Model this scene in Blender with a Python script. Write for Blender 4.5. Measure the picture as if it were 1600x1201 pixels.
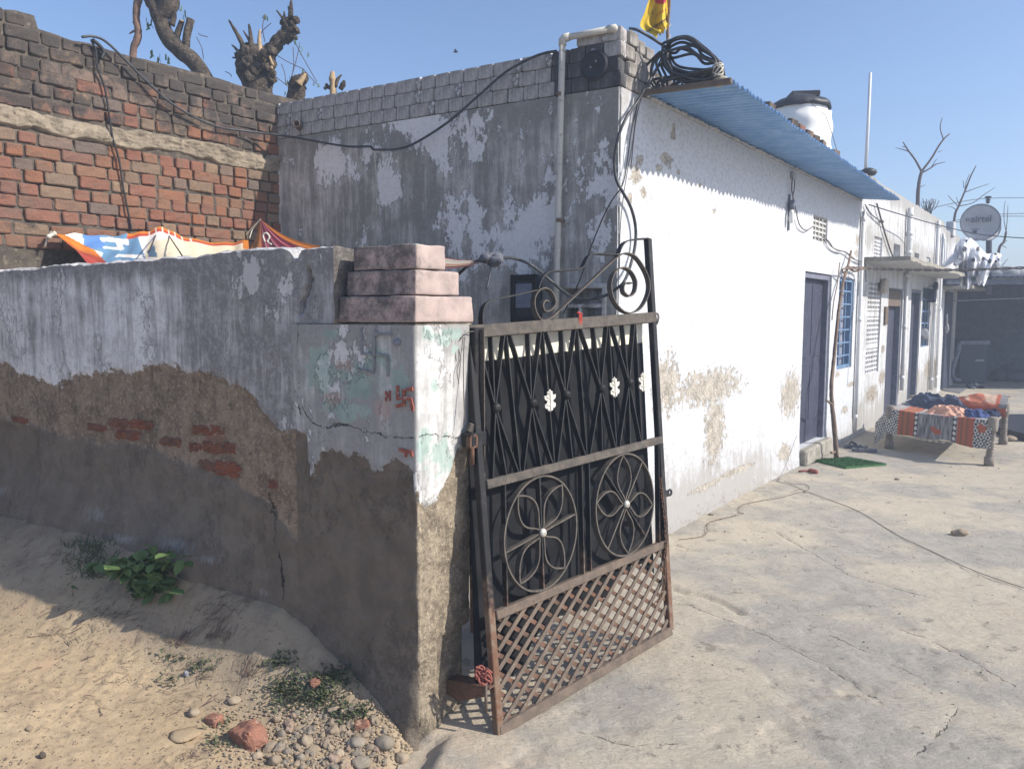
import bpy, bmesh, math, random
import numpy as np
from mathutils import Vector, Matrix

random.seed(7)
rng = np.random.default_rng(11)
scene = bpy.context.scene
for o in list(bpy.data.objects):
    bpy.data.objects.remove(o)
COL = scene.collection
R = math.radians

# ------------------------------------------------------------------ camera
FPX, EYE = 1200.0, 1.6
PITCH = math.atan(110.5 / FPX)
cam = bpy.data.objects.new("camera", bpy.data.cameras.new("camera"))
COL.objects.link(cam)
cam.location = (0, 0, EYE)
cam.rotation_euler = (math.pi / 2 - PITCH, 0, 0)
cam.data.sensor_width = 36
cam.data.lens = 36 * FPX / 1600
cam.data.clip_start = 0.05
cam.data.clip_end = 2000
scene.camera = cam

# ------------------------------------------------------------------ light
SUN_AZ, SUN_EL = 107.5, 36.5           # degrees clockwise from +Y, above the horizon
world = bpy.data.worlds.new("World")
scene.world = world
world.use_nodes = True
wn = world.node_tree
bg = wn.nodes["Background"]
sky = wn.nodes.new("ShaderNodeTexSky")
sky.sky_type = 'NISHITA'
sky.sun_disc = False
sky.sun_elevation = R(SUN_EL)
sky.sun_rotation = R(SUN_AZ)
sky.altitude = 200
sky.air_density = 1.0
sky.dust_density = 1.5
sky.ozone_density = 3.6
tint = wn.nodes.new("ShaderNodeMix"); tint.data_type = 'RGBA'; tint.blend_type = 'MULTIPLY'   # a slightly dusty, lavender winter sky
tint.inputs[0].default_value = 1.0
tint.inputs[7].default_value = (0.97, 0.945, 0.98, 1)
wn.links.new(sky.outputs[0], tint.inputs[6])
wn.links.new(tint.outputs[2], bg.inputs[0])
bg.inputs[1].default_value = 0.135
sd = bpy.data.lights.new("sun", 'SUN')
sd.energy = 4.25
sd.angle = R(0.5)
sd.color = (1.0, 0.93, 0.82)
sun = bpy.data.objects.new("sun", sd)
COL.objects.link(sun)
sv = Vector((math.sin(R(SUN_AZ)) * math.cos(R(SUN_EL)), math.cos(R(SUN_AZ)) * math.cos(R(SUN_EL)), math.sin(R(SUN_EL))))
sun.rotation_euler = sv.to_track_quat('Z', 'Y').to_euler()
sun.location = sv * 30
scene.view_settings.view_transform = 'Standard'
scene.view_settings.look = 'None'
scene.view_settings.exposure = 0.55
scene.view_settings.gamma = 1.0
scene.view_settings.use_curve_mapping = False
scene.cycles.use_denoising = True
scene.cycles.denoising_prefilter = 'ACCURATE'
scene.cycles.denoising_input_passes = 'RGB_ALBEDO_NORMAL'

# ------------------------------------------------------------------ survey helpers
_f = np.array([0, math.cos(PITCH), -math.sin(PITCH)])
_r = np.array([1.0, 0, 0])
_u = np.array([0, math.sin(PITCH), math.cos(PITCH)])
EYEP = np.array([0, 0, EYE])
UPV = np.array([0, 0, 1.0])


def ray(x, y):
    return _f + (x - 800) / FPX * _r + (600.5 - y) / FPX * _u


def G(x, y, z=0.0):                      # sighting -> point on a level at height z
    d = ray(x, y)
    return EYEP + d * ((z - EYE) / d[2])


def AZ(a):
    a = R(a)
    return np.array([math.sin(a), math.cos(a), 0.0])


class Plane:                             # an upright plane with its own ruler (u along it, z up, n out of it)
    def __init__(s, q, az, n_sign):
        s.o = np.array([q[0], q[1], 0.0])
        s.U = AZ(az)
        s.N = np.array([s.U[1], -s.U[0], 0.0]) * n_sign

    def hit(s, x, y, off=0.0):
        d = ray(x, y)
        t = ((s.o + s.N * off - EYEP) @ s.N) / (d @ s.N)
        return EYEP + d * t

    def uz(s, x, y, off=0.0):
        p = s.hit(x, y, off)
        return float((p - s.o) @ s.U), float(p[2])

    def at(s, u, z, off=0.0):
        return s.o + s.U * u + s.N * off + UPV * z


class TPlane:                            # a leaning plane given by two directions in it
    def __init__(s, o, U, V):
        s.o = np.asarray(o, float); s.U = U / np.linalg.norm(U)
        V = V - s.U * (V @ s.U); s.V = V / np.linalg.norm(V)
        s.N = np.cross(s.U, s.V)
        if s.N[1] > 0:
            s.N = -s.N

    def hit(s, x, y, off=0.0):
        d = ray(x, y); t = ((s.o + s.N * off - EYEP) @ s.N) / (d @ s.N)
        return EYEP + d * t

    def uz(s, x, y):
        p = s.hit(x, y) - s.o
        return float(p @ s.U), float(p @ s.V)

    def at(s, u, v, off=0.0):
        return s.o + s.U * u + s.V * v + s.N * off


def D(x, y, Y):                          # a sighting at distance Y
    d = ray(x, y)
    return EYEP + d * (Y / d[1])


# ------------------------------------------------------------------ noise
def _h(ix, iy, s):
    with np.errstate(over='ignore'):
        n = (ix.astype(np.int64) * 374761393 + iy.astype(np.int64) * 668265263 + s * 1442695041) & 0xffffffff
        n = ((n ^ (n >> 13)) * 1274126177) & 0xffffffff
        n = (n ^ (n >> 16)) & 0xffffffff
    return n / 4294967295.0


def vn(x, y, s=0):
    x = np.asarray(x, float); y = np.asarray(y, float)
    ix = np.floor(x); iy = np.floor(y)
    fx = x - ix; fy = y - iy
    fx = fx * fx * (3 - 2 * fx); fy = fy * fy * (3 - 2 * fy)
    a = _h(ix, iy, s); b = _h(ix + 1, iy, s); c = _h(ix, iy + 1, s); d = _h(ix + 1, iy + 1, s)
    return (a + (b - a) * fx) * (1 - fy) + (c + (d - c) * fx) * fy - 0.5


def fbm(x, y, s=0, o=4):
    t = 0; a = 1.0; n = 0
    for i in range(o):
        t = t + a * vn(x * 2 ** i, y * 2 ** i, s + i * 17); n += a; a *= 0.55
    return t / n * 2


def sstep(a, b, x):
    t = np.clip((x - a) / (b - a), 0, 1)
    return t * t * (3 - 2 * t)


def crom(pts, n=6, closed=False):
    P = [np.asarray(p, float) for p in pts]
    if closed:
        P = [P[-1]] + P + [P[0], P[1]]
    else:
        P = [2 * P[0] - P[1]] + P + [2 * P[-1] - P[-2]]
    out = []
    for i in range(1, len(P) - 2):
        for k in range(n):
            t = k / n
            out.append(0.5 * ((2 * P[i]) + (-P[i - 1] + P[i + 1]) * t + (2 * P[i - 1] - 5 * P[i] + 4 * P[i + 1] - P[i + 2]) * t * t
                              + (-P[i - 1] + 3 * P[i] - 3 * P[i + 1] + P[i + 2]) * t ** 3))
    if not closed:
        out.append(P[-2])
    return out


def unit(v):
    v = np.asarray(v, float)
    return v / (np.linalg.norm(v) + 1e-12)


# ------------------------------------------------------------------ mesh builder
class MB:
    def __init__(s):
        s.v = []; s.f = []; s.sm = []; s.mi = []; s.at = {}; s.n = 0

    def add(s, verts, faces, smooth=False, mi=0, attrs=None):
        b = s.n
        s.v.extend([tuple(map(float, p)) for p in verts])
        k = len(verts)
        for f in faces:
            s.f.append([i + b for i in f]); s.sm.append(smooth); s.mi.append(mi)
        for a in (attrs or {}):
            s.at.setdefault(a, []).append((b, np.asarray(attrs[a], float).ravel()))
        s.n += k
        return s

    def box(s, c, ax, ay, az, ch=0.0, jit=0.0, mi=0, smooth=False):
        """c centre; ax, ay, az half-extent vectors; ch chamfer in metres"""
        c = np.asarray(c, float); A = [np.asarray(a, float) for a in (ax, ay, az)]
        if ch <= 0:
            vs = [c + sx * A[0] + sy * A[1] + sz * A[2] for sx in (-1, 1) for sy in (-1, 1) for sz in (-1, 1)]
            if jit:
                vs = [p + rng.normal(0, jit, 3) for p in vs]
            fs = [(0, 1, 3, 2), (4, 6, 7, 5), (0, 4, 5, 1), (2, 3, 7, 6), (0, 2, 6, 4), (1, 5, 7, 3)]
            if np.dot(np.cross(A[0], A[1]), A[2]) < 0:
                fs = [f[::-1] for f in fs]
            return s.add(vs, fs, smooth, mi)
        L = [np.linalg.norm(a) for a in A]
        K = [a * max(0.0, 1 - ch / l) for a, l in zip(A, L)]
        vs = []; idx = {}
        for sx in (-1, 1):
            for sy in (-1, 1):
                for sz in (-1, 1):
                    sg = (sx, sy, sz)
                    j = rng.normal(0, jit, 3) if jit else 0
                    for a in range(3):
                        p = c + sum((A[q] if q == a else K[q]) * sg[q] for q in range(3)) + j
                        idx[(sg, a)] = len(vs); vs.append(p)
        fs = []
        for a in range(3):
            b, d = (a + 1) % 3, (a + 2) % 3
            for q in (-1, 1):
                def g(sb, sdd):
                    t = [0, 0, 0]; t[a] = q; t[b] = sb; t[d] = sdd
                    return idx[(tuple(t), a)]
                f = [g(-1, -1), g(1, -1), g(1, 1), g(-1, 1)]
                fs.append(f if q > 0 else f[::-1])
        for a in range(3):                # edges along axis a
            b, d = (a + 1) % 3, (a + 2) % 3
            for sb in (-1, 1):
                for sdd in (-1, 1):
                    def g(sa, w):
                        t = [0, 0, 0]; t[a] = sa; t[b] = sb; t[d] = sdd
                        return idx[(tuple(t), w)]
                    f = [g(-1, b), g(1, b), g(1, d), g(-1, d)]
                    fs.append(f if sb * sdd < 0 else f[::-1])
        for sg in [(x, y, z) for x in (-1, 1) for y in (-1, 1) for z in (-1, 1)]:
            f = [idx[(sg, 0)], idx[(sg, 1)], idx[(sg, 2)]]
            fs.append(f if sg[0] * sg[1] * sg[2] > 0 else f[::-1])
        if np.dot(np.cross(A[0], A[1]), A[2]) < 0:
            fs = [f[::-1] for f in fs]
        return s.add(vs, fs, smooth, mi)

    def bar(s, p0, p1, n, w, d, ch=0.0, mi=0):
        """rectangular bar p0->p1; n = outward direction; d thickness along n, w width across"""
        p0 = np.asarray(p0, float); p1 = np.asarray(p1, float)
        t = unit(p1 - p0); n = unit(np.asarray(n, float) - t * (np.asarray(n, float) @ t)); sd_ = np.cross(n, t)
        return s.box((p0 + p1) / 2, t * np.linalg.norm(p1 - p0) / 2, sd_ * w / 2, n * d / 2, ch, 0, mi)

    def tube(s, pts, r, n=8, cap=True, mi=0, wob=0.0, smooth=True):
        P = [np.asarray(p, float) for p in pts]
        m = len(P)
        rr = np.full(m, r, float) if np.isscalar(r) else np.asarray(r, float)
        T = [unit(P[min(i + 1, m - 1)] - P[max(i - 1, 0)]) for i in range(m)]
        ref = np.array([0, 0, 1.0]) if abs(T[0][2]) < 0.9 else np.array([1.0, 0, 0])
        a = unit(np.cross(T[0], ref))
        vs = []
        for i in range(m):
            a = unit(a - T[i] * (a @ T[i])); b = np.cross(T[i], a)
            for k in range(n):
                th = 2 * math.pi * k / n
                q = rr[i] * (1 + (rng.uniform(-wob, wob) if wob else 0))
                vs.append(P[i] + (a * math.cos(th) + b * math.sin(th)) * q)
        fs = [(i * n + k, i * n + (k + 1) % n, (i + 1) * n + (k + 1) % n, (i + 1) * n + k) for i in range(m - 1) for k in range(n)]
        if cap:
            fs.append(tuple(range(n))[::-1]); fs.append(tuple(range((m - 1) * n, m * n)))
        return s.add(vs, fs, smooth, mi)

    def ring(s, pts, r, n=6, mi=0):       # closed tube
        P = [np.asarray(p, float) for p in pts]; m = len(P); vs = []
        c = sum(P) / m
        nn = unit(sum(np.cross(P[i] - c, P[(i + 1) % m] - c) for i in range(m)))
        for i in range(m):
            t = unit(P[(i + 1) % m] - P[i - 1]); b = unit(np.cross(nn, t)); q = np.cross(t, b)
            for k in range(n):
                th = 2 * math.pi * k / n
                vs.append(P[i] + (b * math.cos(th) + q * math.sin(th)) * r)
        fs = [(i * n + k, i * n + (k + 1) % n, ((i + 1) % m) * n + (k + 1) % n, ((i + 1) % m) * n + k) for i in range(m) for k in range(n)]
        return s.add(vs, fs, True, mi)

    def strip(s, pts, n, w, th, mi=0, closed=False):
        """flat iron bent along pts: w is its depth along n, th its thickness in the plane"""
        P = [np.asarray(p, float) for p in pts]; m = len(P); n = unit(n); vs = []
        for i in range(m):
            if closed:
                t = unit(P[(i + 1) % m] - P[i - 1])
            else:
                t = unit(P[min(i + 1, m - 1)] - P[max(i - 1, 0)])
            b = unit(np.cross(n, t))
            for (x, y) in ((-1, -1), (1, -1), (1, 1), (-1, 1)):
                vs.append(P[i] + b * x * th / 2 + n * y * w / 2)
        rows = m if closed else m - 1
        fs = [(i * 4 + k, i * 4 + (k + 1) % 4, ((i + 1) % m) * 4 + (k + 1) % 4, ((i + 1) % m) * 4 + k) for i in range(rows) for k in range(4)]
        if not closed:
            fs += [(3, 2, 1, 0), tuple((m - 1) * 4 + k for k in range(4))]
        return s.add(vs, fs, False, mi)

    def lathe(s, prof, o, ax=None, n=16, mi=0, smooth=True):
        o = np.asarray(o, float)
        w = unit(ax) if ax is not None else UPV
        a = unit(np.cross(w, [0, 0, 1.0] if abs(w[2]) < 0.9 else [1.0, 0, 0])); b = np.cross(w, a)
        vs = []
        for (r_, z_) in prof:
            for k in range(n):
                th = 2 * math.pi * k / n
                vs.append(o + (a * math.cos(th) + b * math.sin(th)) * r_ + w * z_)
        m = len(prof)
        fs = [(i * n + k, i * n + (k + 1) % n, (i + 1) * n + (k + 1) % n, (i + 1) * n + k) for i in range(m - 1) for k in range(n)]
        fs.append(tuple(range(n))[::-1]); fs.append(tuple(range((m - 1) * n, m * n)))
        return s.add(vs, fs, smooth, mi)

    def prism(s, P, off, mi=0, smooth=False):
        """polygon of 3D points P (counter-clockwise seen from +off side), extruded by -off"""
        P = [np.asarray(p, float) for p in P]; off = np.asarray(off, float); n = len(P)
        vs = P + [p - off for p in P]
        fs = [tuple(range(n)), tuple(range(n, 2 * n))[::-1]] + [(i, i + n, (i + 1) % n + n, (i + 1) % n) for i in range(n)]
        return s.add(vs, fs, smooth, mi)

    def grid(s, P, attrs=None, smooth=True, mi=0, keep=None, flip=False):
        P = np.asarray(P, float); m, n = P.shape[:2]
        i, j = np.meshgrid(np.arange(m - 1), np.arange(n - 1), indexing='ij')
        a = (i * n + j).ravel(); q = np.stack([a, a + 1, a + n + 1, a + n], 1)
        if flip:
            q = q[:, ::-1]
        if keep is not None:
            q = q[np.asarray(keep).ravel()]
        return s.add(P.reshape(-1, 3), q.tolist(), smooth, mi, attrs)

    def blob(s, c, r, seed=0, sub=2, amp=0.25, sc=(1, 1, 1), rot=None, mi=0, smooth=True, freq=1.3):
        bm = bmesh.new(); bmesh.ops.create_icosphere(bm, subdivisions=sub, radius=1.0)
        V = np.array([v.co[:] for v in bm.verts]); F = [[v.index for v in f.verts] for f in bm.faces]; bm.free()
        k = 1 + amp * (fbm(V[:, 0] * freq + seed * 3.1 + V[:, 2] * .7, V[:, 1] * freq - V[:, 2] * .9 + seed, seed, 3))
        V = V * k[:, None] * np.asarray(sc) * r
        if rot is not None:
            V = V @ np.array(rot).T
        return s.add(V + np.asarray(c, float), F, smooth, mi)

    def mesh(s, name, mats):
        me = bpy.data.meshes.new(name)
        me.from_pydata(s.v, [], s.f)
        me.polygons.foreach_set("use_smooth", s.sm)
        me.polygons.foreach_set("material_index", s.mi)
        for m in (mats if isinstance(mats, (list, tuple)) else [mats]):
            me.materials.append(m)
        for a, chunks in s.at.items():
            arr = np.zeros(s.n)
            for b, vals in chunks:
                arr[b:b + len(vals)] = vals
            at = me.attributes.new(a, 'FLOAT', 'POINT'); at.data.foreach_set("value", arr)
        me.update()
        return me

    def build(s, name, mats, parent=None, label=None):
        o = bpy.data.objects.new(name, s.mesh(name, mats))
        COL.objects.link(o)
        if parent is not None:
            adopt(o, parent)
        if label:
            o["label"] = label
        return o


def adopt(o, parent):
    o.parent = parent
    o.matrix_parent_inverse = INV.get(parent.name, Matrix.Identity(4))


INV = {}


def thing(name, label, cat, loc=(0, 0, 0), group=None):
    o = bpy.data.objects.new(name, None)
    o.empty_display_size = 0.05
    o.location = [float(c) for c in loc]
    COL.objects.link(o)
    INV[o.name] = Matrix.Translation(o.location).inverted()
    return tag(o, label, cat, group)


def tag(o, label, cat, group=None, kind=None):
    if label:
        o["label"] = label
    if cat:
        o["category"] = cat
    if group:
        o["group"] = group
    if kind:
        o["kind"] = kind
    if o.name not in INV:
        INV[o.name] = Matrix.Translation(o.location).inverted()
    return o


def struct(o, label=None):
    o["kind"] = "structure"
    if label:
        o["label"] = label
    INV[o.name] = Matrix.Identity(4)
    return o


def part_copy(src, parent, mesh=None):
    c = src.copy()
    if mesh:
        c.data = mesh
    COL.objects.link(c)
    adopt(c, parent)
    return c
# ------------------------------------------------------------------ materials
class T:
    """small node-tree helper"""
    def __init__(s, name):
        s.m = bpy.data.materials.new(name); s.m.use_nodes = True
        s.nt = s.m.node_tree; s.b = s.nt.nodes["Principled BSDF"]
        s.b.inputs["Roughness"].default_value = 0.85
        s.b.inputs["Specular IOR Level"].default_value = 0.3
        g = s.nt.nodes.new("ShaderNodeTexCoord"); s.co = g.outputs["Object"]
        s.geo = s.nt.nodes.new("ShaderNodeNewGeometry")
        s.oi = None

    def put(s, sock, v):
        if isinstance(v, bpy.types.NodeSocket):
            s.nt.links.new(v, sock)
        elif isinstance(v, (tuple, list)) and len(v) == 3 and sock.type == 'RGBA':
            sock.default_value = (*v, 1)
        else:
            sock.default_value = v

    def rnd(s):
        if s.oi is None:
            s.oi = s.nt.nodes.new("ShaderNodeObjectInfo")
        return s.oi.outputs["Random"]

    def map(s, scale=(1, 1, 1), co=None, rot=(0, 0, 0), loc=(0, 0, 0)):
        n = s.nt.nodes.new("ShaderNodeMapping"); n.inputs["Scale"].default_value = scale
        n.inputs["Rotation"].default_value = rot; n.inputs["Location"].default_value = loc
        s.put(n.inputs["Vector"], co or s.co); return n.outputs[0]

    def noise(s, scale, co=None, detail=4, rough=0.6, dist=0.0):
        n = s.nt.nodes.new("ShaderNodeTexNoise"); n.inputs["Scale"].default_value = scale
        n.inputs["Detail"].default_value = detail; n.inputs["Roughness"].default_value = rough
        n.inputs["Distortion"].default_value = dist
        s.put(n.inputs["Vector"], co or s.co); return n.outputs["Fac"]

    def voro(s, scale, co=None, feature='F1', out="Distance"):
        n = s.nt.nodes.new("ShaderNodeTexVoronoi"); n.feature = feature; n.inputs["Scale"].default_value = scale
        s.put(n.inputs["Vector"], co or s.co); return n.outputs[out]

    def attr(s, a):
        n = s.nt.nodes.new("ShaderNodeAttribute"); n.attribute_name = a; return n.outputs["Fac"]

    def vcol(s, a):
        n = s.nt.nodes.new("ShaderNodeAttribute"); n.attribute_name = a; return n.outputs["Color"]

    def math(s, op, a, b=0.0, clamp=False):
        n = s.nt.nodes.new("ShaderNodeMath"); n.operation = op; n.use_clamp = clamp
        s.put(n.inputs[0], a); s.put(n.inputs[1], b); return n.outputs[0]

    def ss(s, x, a, b, lo=0.0, hi=1.0):
        n = s.nt.nodes.new("ShaderNodeMapRange"); n.interpolation_type = 'SMOOTHSTEP'
        s.put(n.inputs["Value"], x)
        n.inputs["From Min"].default_value = a; n.inputs["From Max"].default_value = b
        n.inputs["To Min"].default_value = lo; n.inputs["To Max"].default_value = hi
        return n.outputs["Result"]

    def mix(s, f, a, b, mode='MIX'):
        n = s.nt.nodes.new("ShaderNodeMix"); n.data_type = 'RGBA'; n.blend_type = mode
        s.put(n.inputs[0], f); s.put(n.inputs[6], a); s.put(n.inputs[7], b); return n.outputs[2]

    def ramp(s, f, stops):
        n = s.nt.nodes.new("ShaderNodeValToRGB"); e = n.color_ramp.elements
        while len(e) < len(stops):
            e.new(0.5)
        for k, (p, c) in enumerate(stops):
            e[k].position = p; e[k].color = (*c, 1) if len(c) == 3 else c
        s.put(n.inputs[0], f); return n.outputs[0]

    def z(s):
        n = s.nt.nodes.new("ShaderNodeSeparateXYZ"); s.put(n.inputs[0], s.geo.outputs["Position"]); return n.outputs[2]

    def bump(s, h, strength=0.4, dist=0.01, nrm=None):
        n = s.nt.nodes.new("ShaderNodeBump"); n.inputs["Strength"].default_value = strength
        n.inputs["Distance"].default_value = dist; s.put(n.inputs["Height"], h)
        if nrm:
            s.put(n.inputs["Normal"], nrm)
        return n.outputs[0]

    def out(s, col, nrm=None, rough=None, metal=None):
        s.put(s.b.inputs["Base Color"], col)
        if nrm is not None:
            s.put(s.b.inputs["Normal"], nrm)
        if rough is not None:
            s.put(s.b.inputs["Roughness"], rough)
        if metal is not None:
            s.put(s.b.inputs["Metallic"], metal)
        return s.m


def speckle(name, c1, c2, scale=20, rough=0.85, bump=0.3, bd=0.004, c3=None, s3=60, spread=0.18, metal=0.0, rnd=0.0):
    t = T(name)
    n1 = t.noise(scale, detail=6, rough=0.65)
    c = t.mix(t.ss(n1, 0.5 - spread, 0.5 + spread), c1, c2)
    if c3:
        n2 = t.noise(s3, detail=4, rough=0.7)
        c = t.mix(t.ss(n2, 0.56, 0.68), c, c3)
    if rnd:
        c = t.mix(t.ss(t.rnd(), 0, 1, 0, rnd), c, tuple(k * 0.35 for k in c1))
    nr = t.bump(t.noise(scale * 3, detail=5, rough=0.7), bump, bd)
    return t.out(c, nr, rough, metal)


M = {}
# --- weathered lime-washed plaster, driven by fields stored on the wall meshes
def plaster(name, white=(0.55, 0.55, 0.54), stain=(0.17, 0.17, 0.18), mud=(0.20, 0.165, 0.13), stain_amt=0.5, flake=0.0,
            green=False, low=False, streak=1.0, mud2=(0.17, 0.155, 0.135), pn=0.20, fth=0.535):
    t = T(name)
    fine = t.noise(34, detail=6, rough=0.7)
    mid = t.noise(9, detail=6, rough=0.65)
    big = t.noise(2.2, detail=4, rough=0.55)
    st = t.noise(1.0, t.map((13, 13, 1.1)), detail=6, rough=0.7)
    sfine = t.noise(1.0, t.map((60, 60, 7)), detail=4, rough=0.7)
    stf = t.attr("stain")
    f = t.math('ADD', t.math('MULTIPLY', st, 0.9 * streak), t.math('MULTIPLY', mid, 0.55))
    f = t.math('ADD', f, t.math('MULTIPLY', big, 0.5))
    f = t.math('ADD', f, t.math('MULTIPLY', stf, 0.6))
    f = t.math('ADD', f, t.math('MULTIPLY', sfine, 0.35))
    k = t.ss(f, 1.33 - stain_amt * 0.7, 1.66 - stain_amt * 0.5)
    c = t.mix(k, white, stain)
    grain = t.noise(95, detail=4, rough=0.8)
    dirt = t.math('MAXIMUM', t.ss(fine, 0.47, 0.64, 0, 0.6), t.ss(grain, 0.53, 0.64, 0, 0.6))
    c = t.mix(dirt, c, tuple(a * 0.55 for a in white))
    hgt = t.math('MULTIPLY', fine, 0.35)
    if flake:
        # lighter whitewash left on the grey cement render in ragged islands
        fl = t.math('ADD', t.math('MULTIPLY', t.noise(3.4, t.map((1.3, 1.3, 0.75)), detail=11, rough=0.78), 1.0), t.math('MULTIPLY', t.attr("flk"), 0.22))
        fk = t.ss(fl, fth, fth + 0.02)
        c = t.mix(t.math('MULTIPLY', fk, flake), c, t.mix(dirt, (0.74, 0.735, 0.73), (0.56, 0.555, 0.55)))
        hgt = t.math('ADD', hgt, t.math('MULTIPLY', fk, 0.5))
    if green:
        g = t.math('ADD', t.attr("green"), t.math('MULTIPLY', t.noise(14, detail=8, rough=0.75), 1.3))
        gk = t.ss(g, 0.80, 0.92)
        gc = t.mix(t.ss(mid, 0.35, 0.65), (0.20, 0.33, 0.29), (0.34, 0.48, 0.43))
        c = t.mix(t.math('MULTIPLY', gk, 0.62), c, gc)
        rk = t.ss(t.math('ADD', t.attr("pink"), t.math('MULTIPLY', t.noise(22, detail=7, rough=0.75), 1.2)), 0.75, 0.85)
        c = t.mix(t.math('MULTIPLY', rk, 0.6), c, (0.42, 0.30, 0.26))
    # lost plaster: mud / brick backing showing
    p = t.math('ADD', t.math('SUBTRACT', t.attr("peel"), 10.0), t.math('MULTIPLY', t.math('SUBTRACT', t.noise(19, detail=9, rough=0.76), 0.5), pn))
    pk = t.ss(p, -0.002, 0.003)
    mc = t.mix(t.ss(t.noise(11, detail=9, rough=0.78), 0.40, 0.60), tuple(a * 1.12 for a in mud), tuple(a * 0.66 for a in mud))
    mc = t.mix(t.ss(t.noise(60, detail=4, rough=0.8), 0.53, 0.64), mc, tuple(a * 1.5 for a in mud))
    mc = t.mix(t.ss(t.noise(44, t.map((1, 1, 1), loc=(3, 7, 1)), detail=5, rough=0.8), 0.57, 0.64, 0, 0.8), mc, tuple(a * 0.35 for a in mud))
    mh = t.math('ADD', t.math('MULTIPLY', t.noise(45, detail=6, rough=0.75), 2.6), t.math('MULTIPLY', t.noise(14, detail=5, rough=0.7), 2.0))
    if low:
        lo = t.math('ADD', t.attr("low"), t.math('MULTIPLY', t.math('SUBTRACT', t.noise(12, detail=6, rough=0.7), 0.5), 0.12))
        lk = t.ss(lo, -0.005, 0.01)
        mc = t.mix(lk, mc, t.mix(t.ss(mid, 0.3, 0.7), mud2, tuple(a * 0.7 for a in mud2)))
        rd = t.math('ADD', t.attr("red"), t.math('MULTIPLY', t.noise(18, t.map((1, 1, 1.3)), detail=7, rough=0.75), 1.0))
        mc = t.mix(t.ss(rd, 0.78, 0.90, 0, 0.55), mc, (0.26, 0.105, 0.07))
        ef = t.math('ADD', t.attr("eff"), t.math('MULTIPLY', t.noise(1.0, t.map((55, 55, 10)), detail=6, rough=0.75), 1.2))
        mc = t.mix(t.ss(ef, 0.78, 1.08, 0, 0.42), mc, (0.46, 0.46, 0.47))
    c = t.mix(pk, c, mc)
    hgt = t.math('ADD', hgt, t.math('MULTIPLY', t.math('SUBTRACT', 1.0, pk), 2.6))
    hgt = t.math('ADD', hgt, t.math('MULTIPLY', mh, pk))
    # cracks: signed distance fields
    for a in ("crk", "crk2"):
        q = t.math('ABSOLUTE', t.math('ADD', t.math('SUBTRACT', t.attr(a), 10.0), t.math('MULTIPLY', t.math('SUBTRACT', t.noise(17, detail=6, rough=0.75), 0.5), 0.075)))
        q = t.math('MULTIPLY', q, t.ss(t.noise(5, detail=3), 0.36, 0.62, 0.45, 1.8))
        ck = t.math('MULTIPLY', t.ss(q, 0.0008, 0.0042, 1, 0), t.ss(t.noise(7, detail=4, rough=0.7), 0.40, 0.52))
        c = t.mix(t.math('MULTIPLY', ck, 0.85), c, (0.03, 0.028, 0.026))
        hgt = t.math('SUBTRACT', hgt, t.math('MULTIPLY', ck, 1.5))
    nr = t.bump(hgt, 0.9, 0.007)
    return t.out(c, nr, 0.92)


M['bwall'] = plaster('limewash_boundary', white=(0.74, 0.735, 0.74), stain=(0.215, 0.21, 0.21), mud=(0.33, 0.258, 0.19), stain_amt=0.54, mud2=(0.265, 0.222, 0.175), low=True, flake=0.55, fth=0.555)
M['pillar'] = plaster('limewash_pillar', white=(0.66, 0.66, 0.645), stain=(0.29, 0.285, 0.28), mud=(0.34, 0.285, 0.21), mud2=(0.245, 0.205, 0.162), stain_amt=0.48, flake=0.75, fth=0.545, green=True, low=True)
M['fwall'] = plaster('cement_render', white=(0.62, 0.60, 0.565), stain=(0.235, 0.225, 0.205), mud=(0.25, 0.22, 0.19), stain_amt=0.50, flake=0.9, fth=0.515, streak=1.2)
M['wwall'] = plaster('whitewash', white=(0.585, 0.605, 0.635), stain=(0.36, 0.345, 0.325), mud=(0.475, 0.435, 0.375), stain_amt=0.17, streak=0.6, pn=0.42)
M['h2wall'] = plaster('whitewash_streaked', white=(0.60, 0.615, 0.64), stain=(0.34, 0.33, 0.31), mud=(0.36, 0.32, 0.27), stain_amt=0.22, streak=1.3)
M['parapet'] = plaster('limewash_parapet', white=(0.46, 0.44, 0.42), stain=(0.14, 0.13, 0.125), mud=(0.2, 0.19, 0.18), stain_amt=0.58, flake=0.8, fth=0.53)
M['parapet_sooty'] = plaster('sooty_parapet', white=(0.17, 0.17, 0.18), stain=(0.04, 0.04, 0.045), mud=(0.2, 0.19, 0.18), stain_amt=0.8)


def pinkmat():
    t = T('pink_distemper')
    z = t.noise(14, detail=7, rough=0.7)
    blk = t.noise(7, detail=8, rough=0.75)
    c = t.mix(t.ss(z, 0.35, 0.7), (0.46, 0.365, 0.335), (0.33, 0.27, 0.25))
    c = t.mix(t.ss(t.noise(5, t.map((1, 1, 2)), detail=6, rough=0.7), 0.60, 0.68, 0, 0.6), c, (0.42, 0.55, 0.50))
    c = t.mix(t.ss(blk, 0.56, 0.70, 0, 0.5), c, (0.10, 0.09, 0.085))
    # dark blotches
    sx = t.nt.nodes.new("ShaderNodeSeparateXYZ"); t.put(sx.inputs[0], t.geo.outputs["Normal"])
    lf = t.math('ADD', t.math('MULTIPLY', sx.outputs[0], -0.22), t.math('MULTIPLY', sx.outputs[2], 0.10))
    lk = t.ss(t.math('ADD', t.noise(12, detail=9, rough=0.82), lf), 0.50, 0.72, 0, 0.85)
    c = t.mix(lk, c, (0.075, 0.07, 0.068))
    return t.out(c, t.bump(t.noise(40, detail=6, rough=0.75), 0.6, 0.006), 0.9)


M['pink'] = pinkmat()


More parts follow.
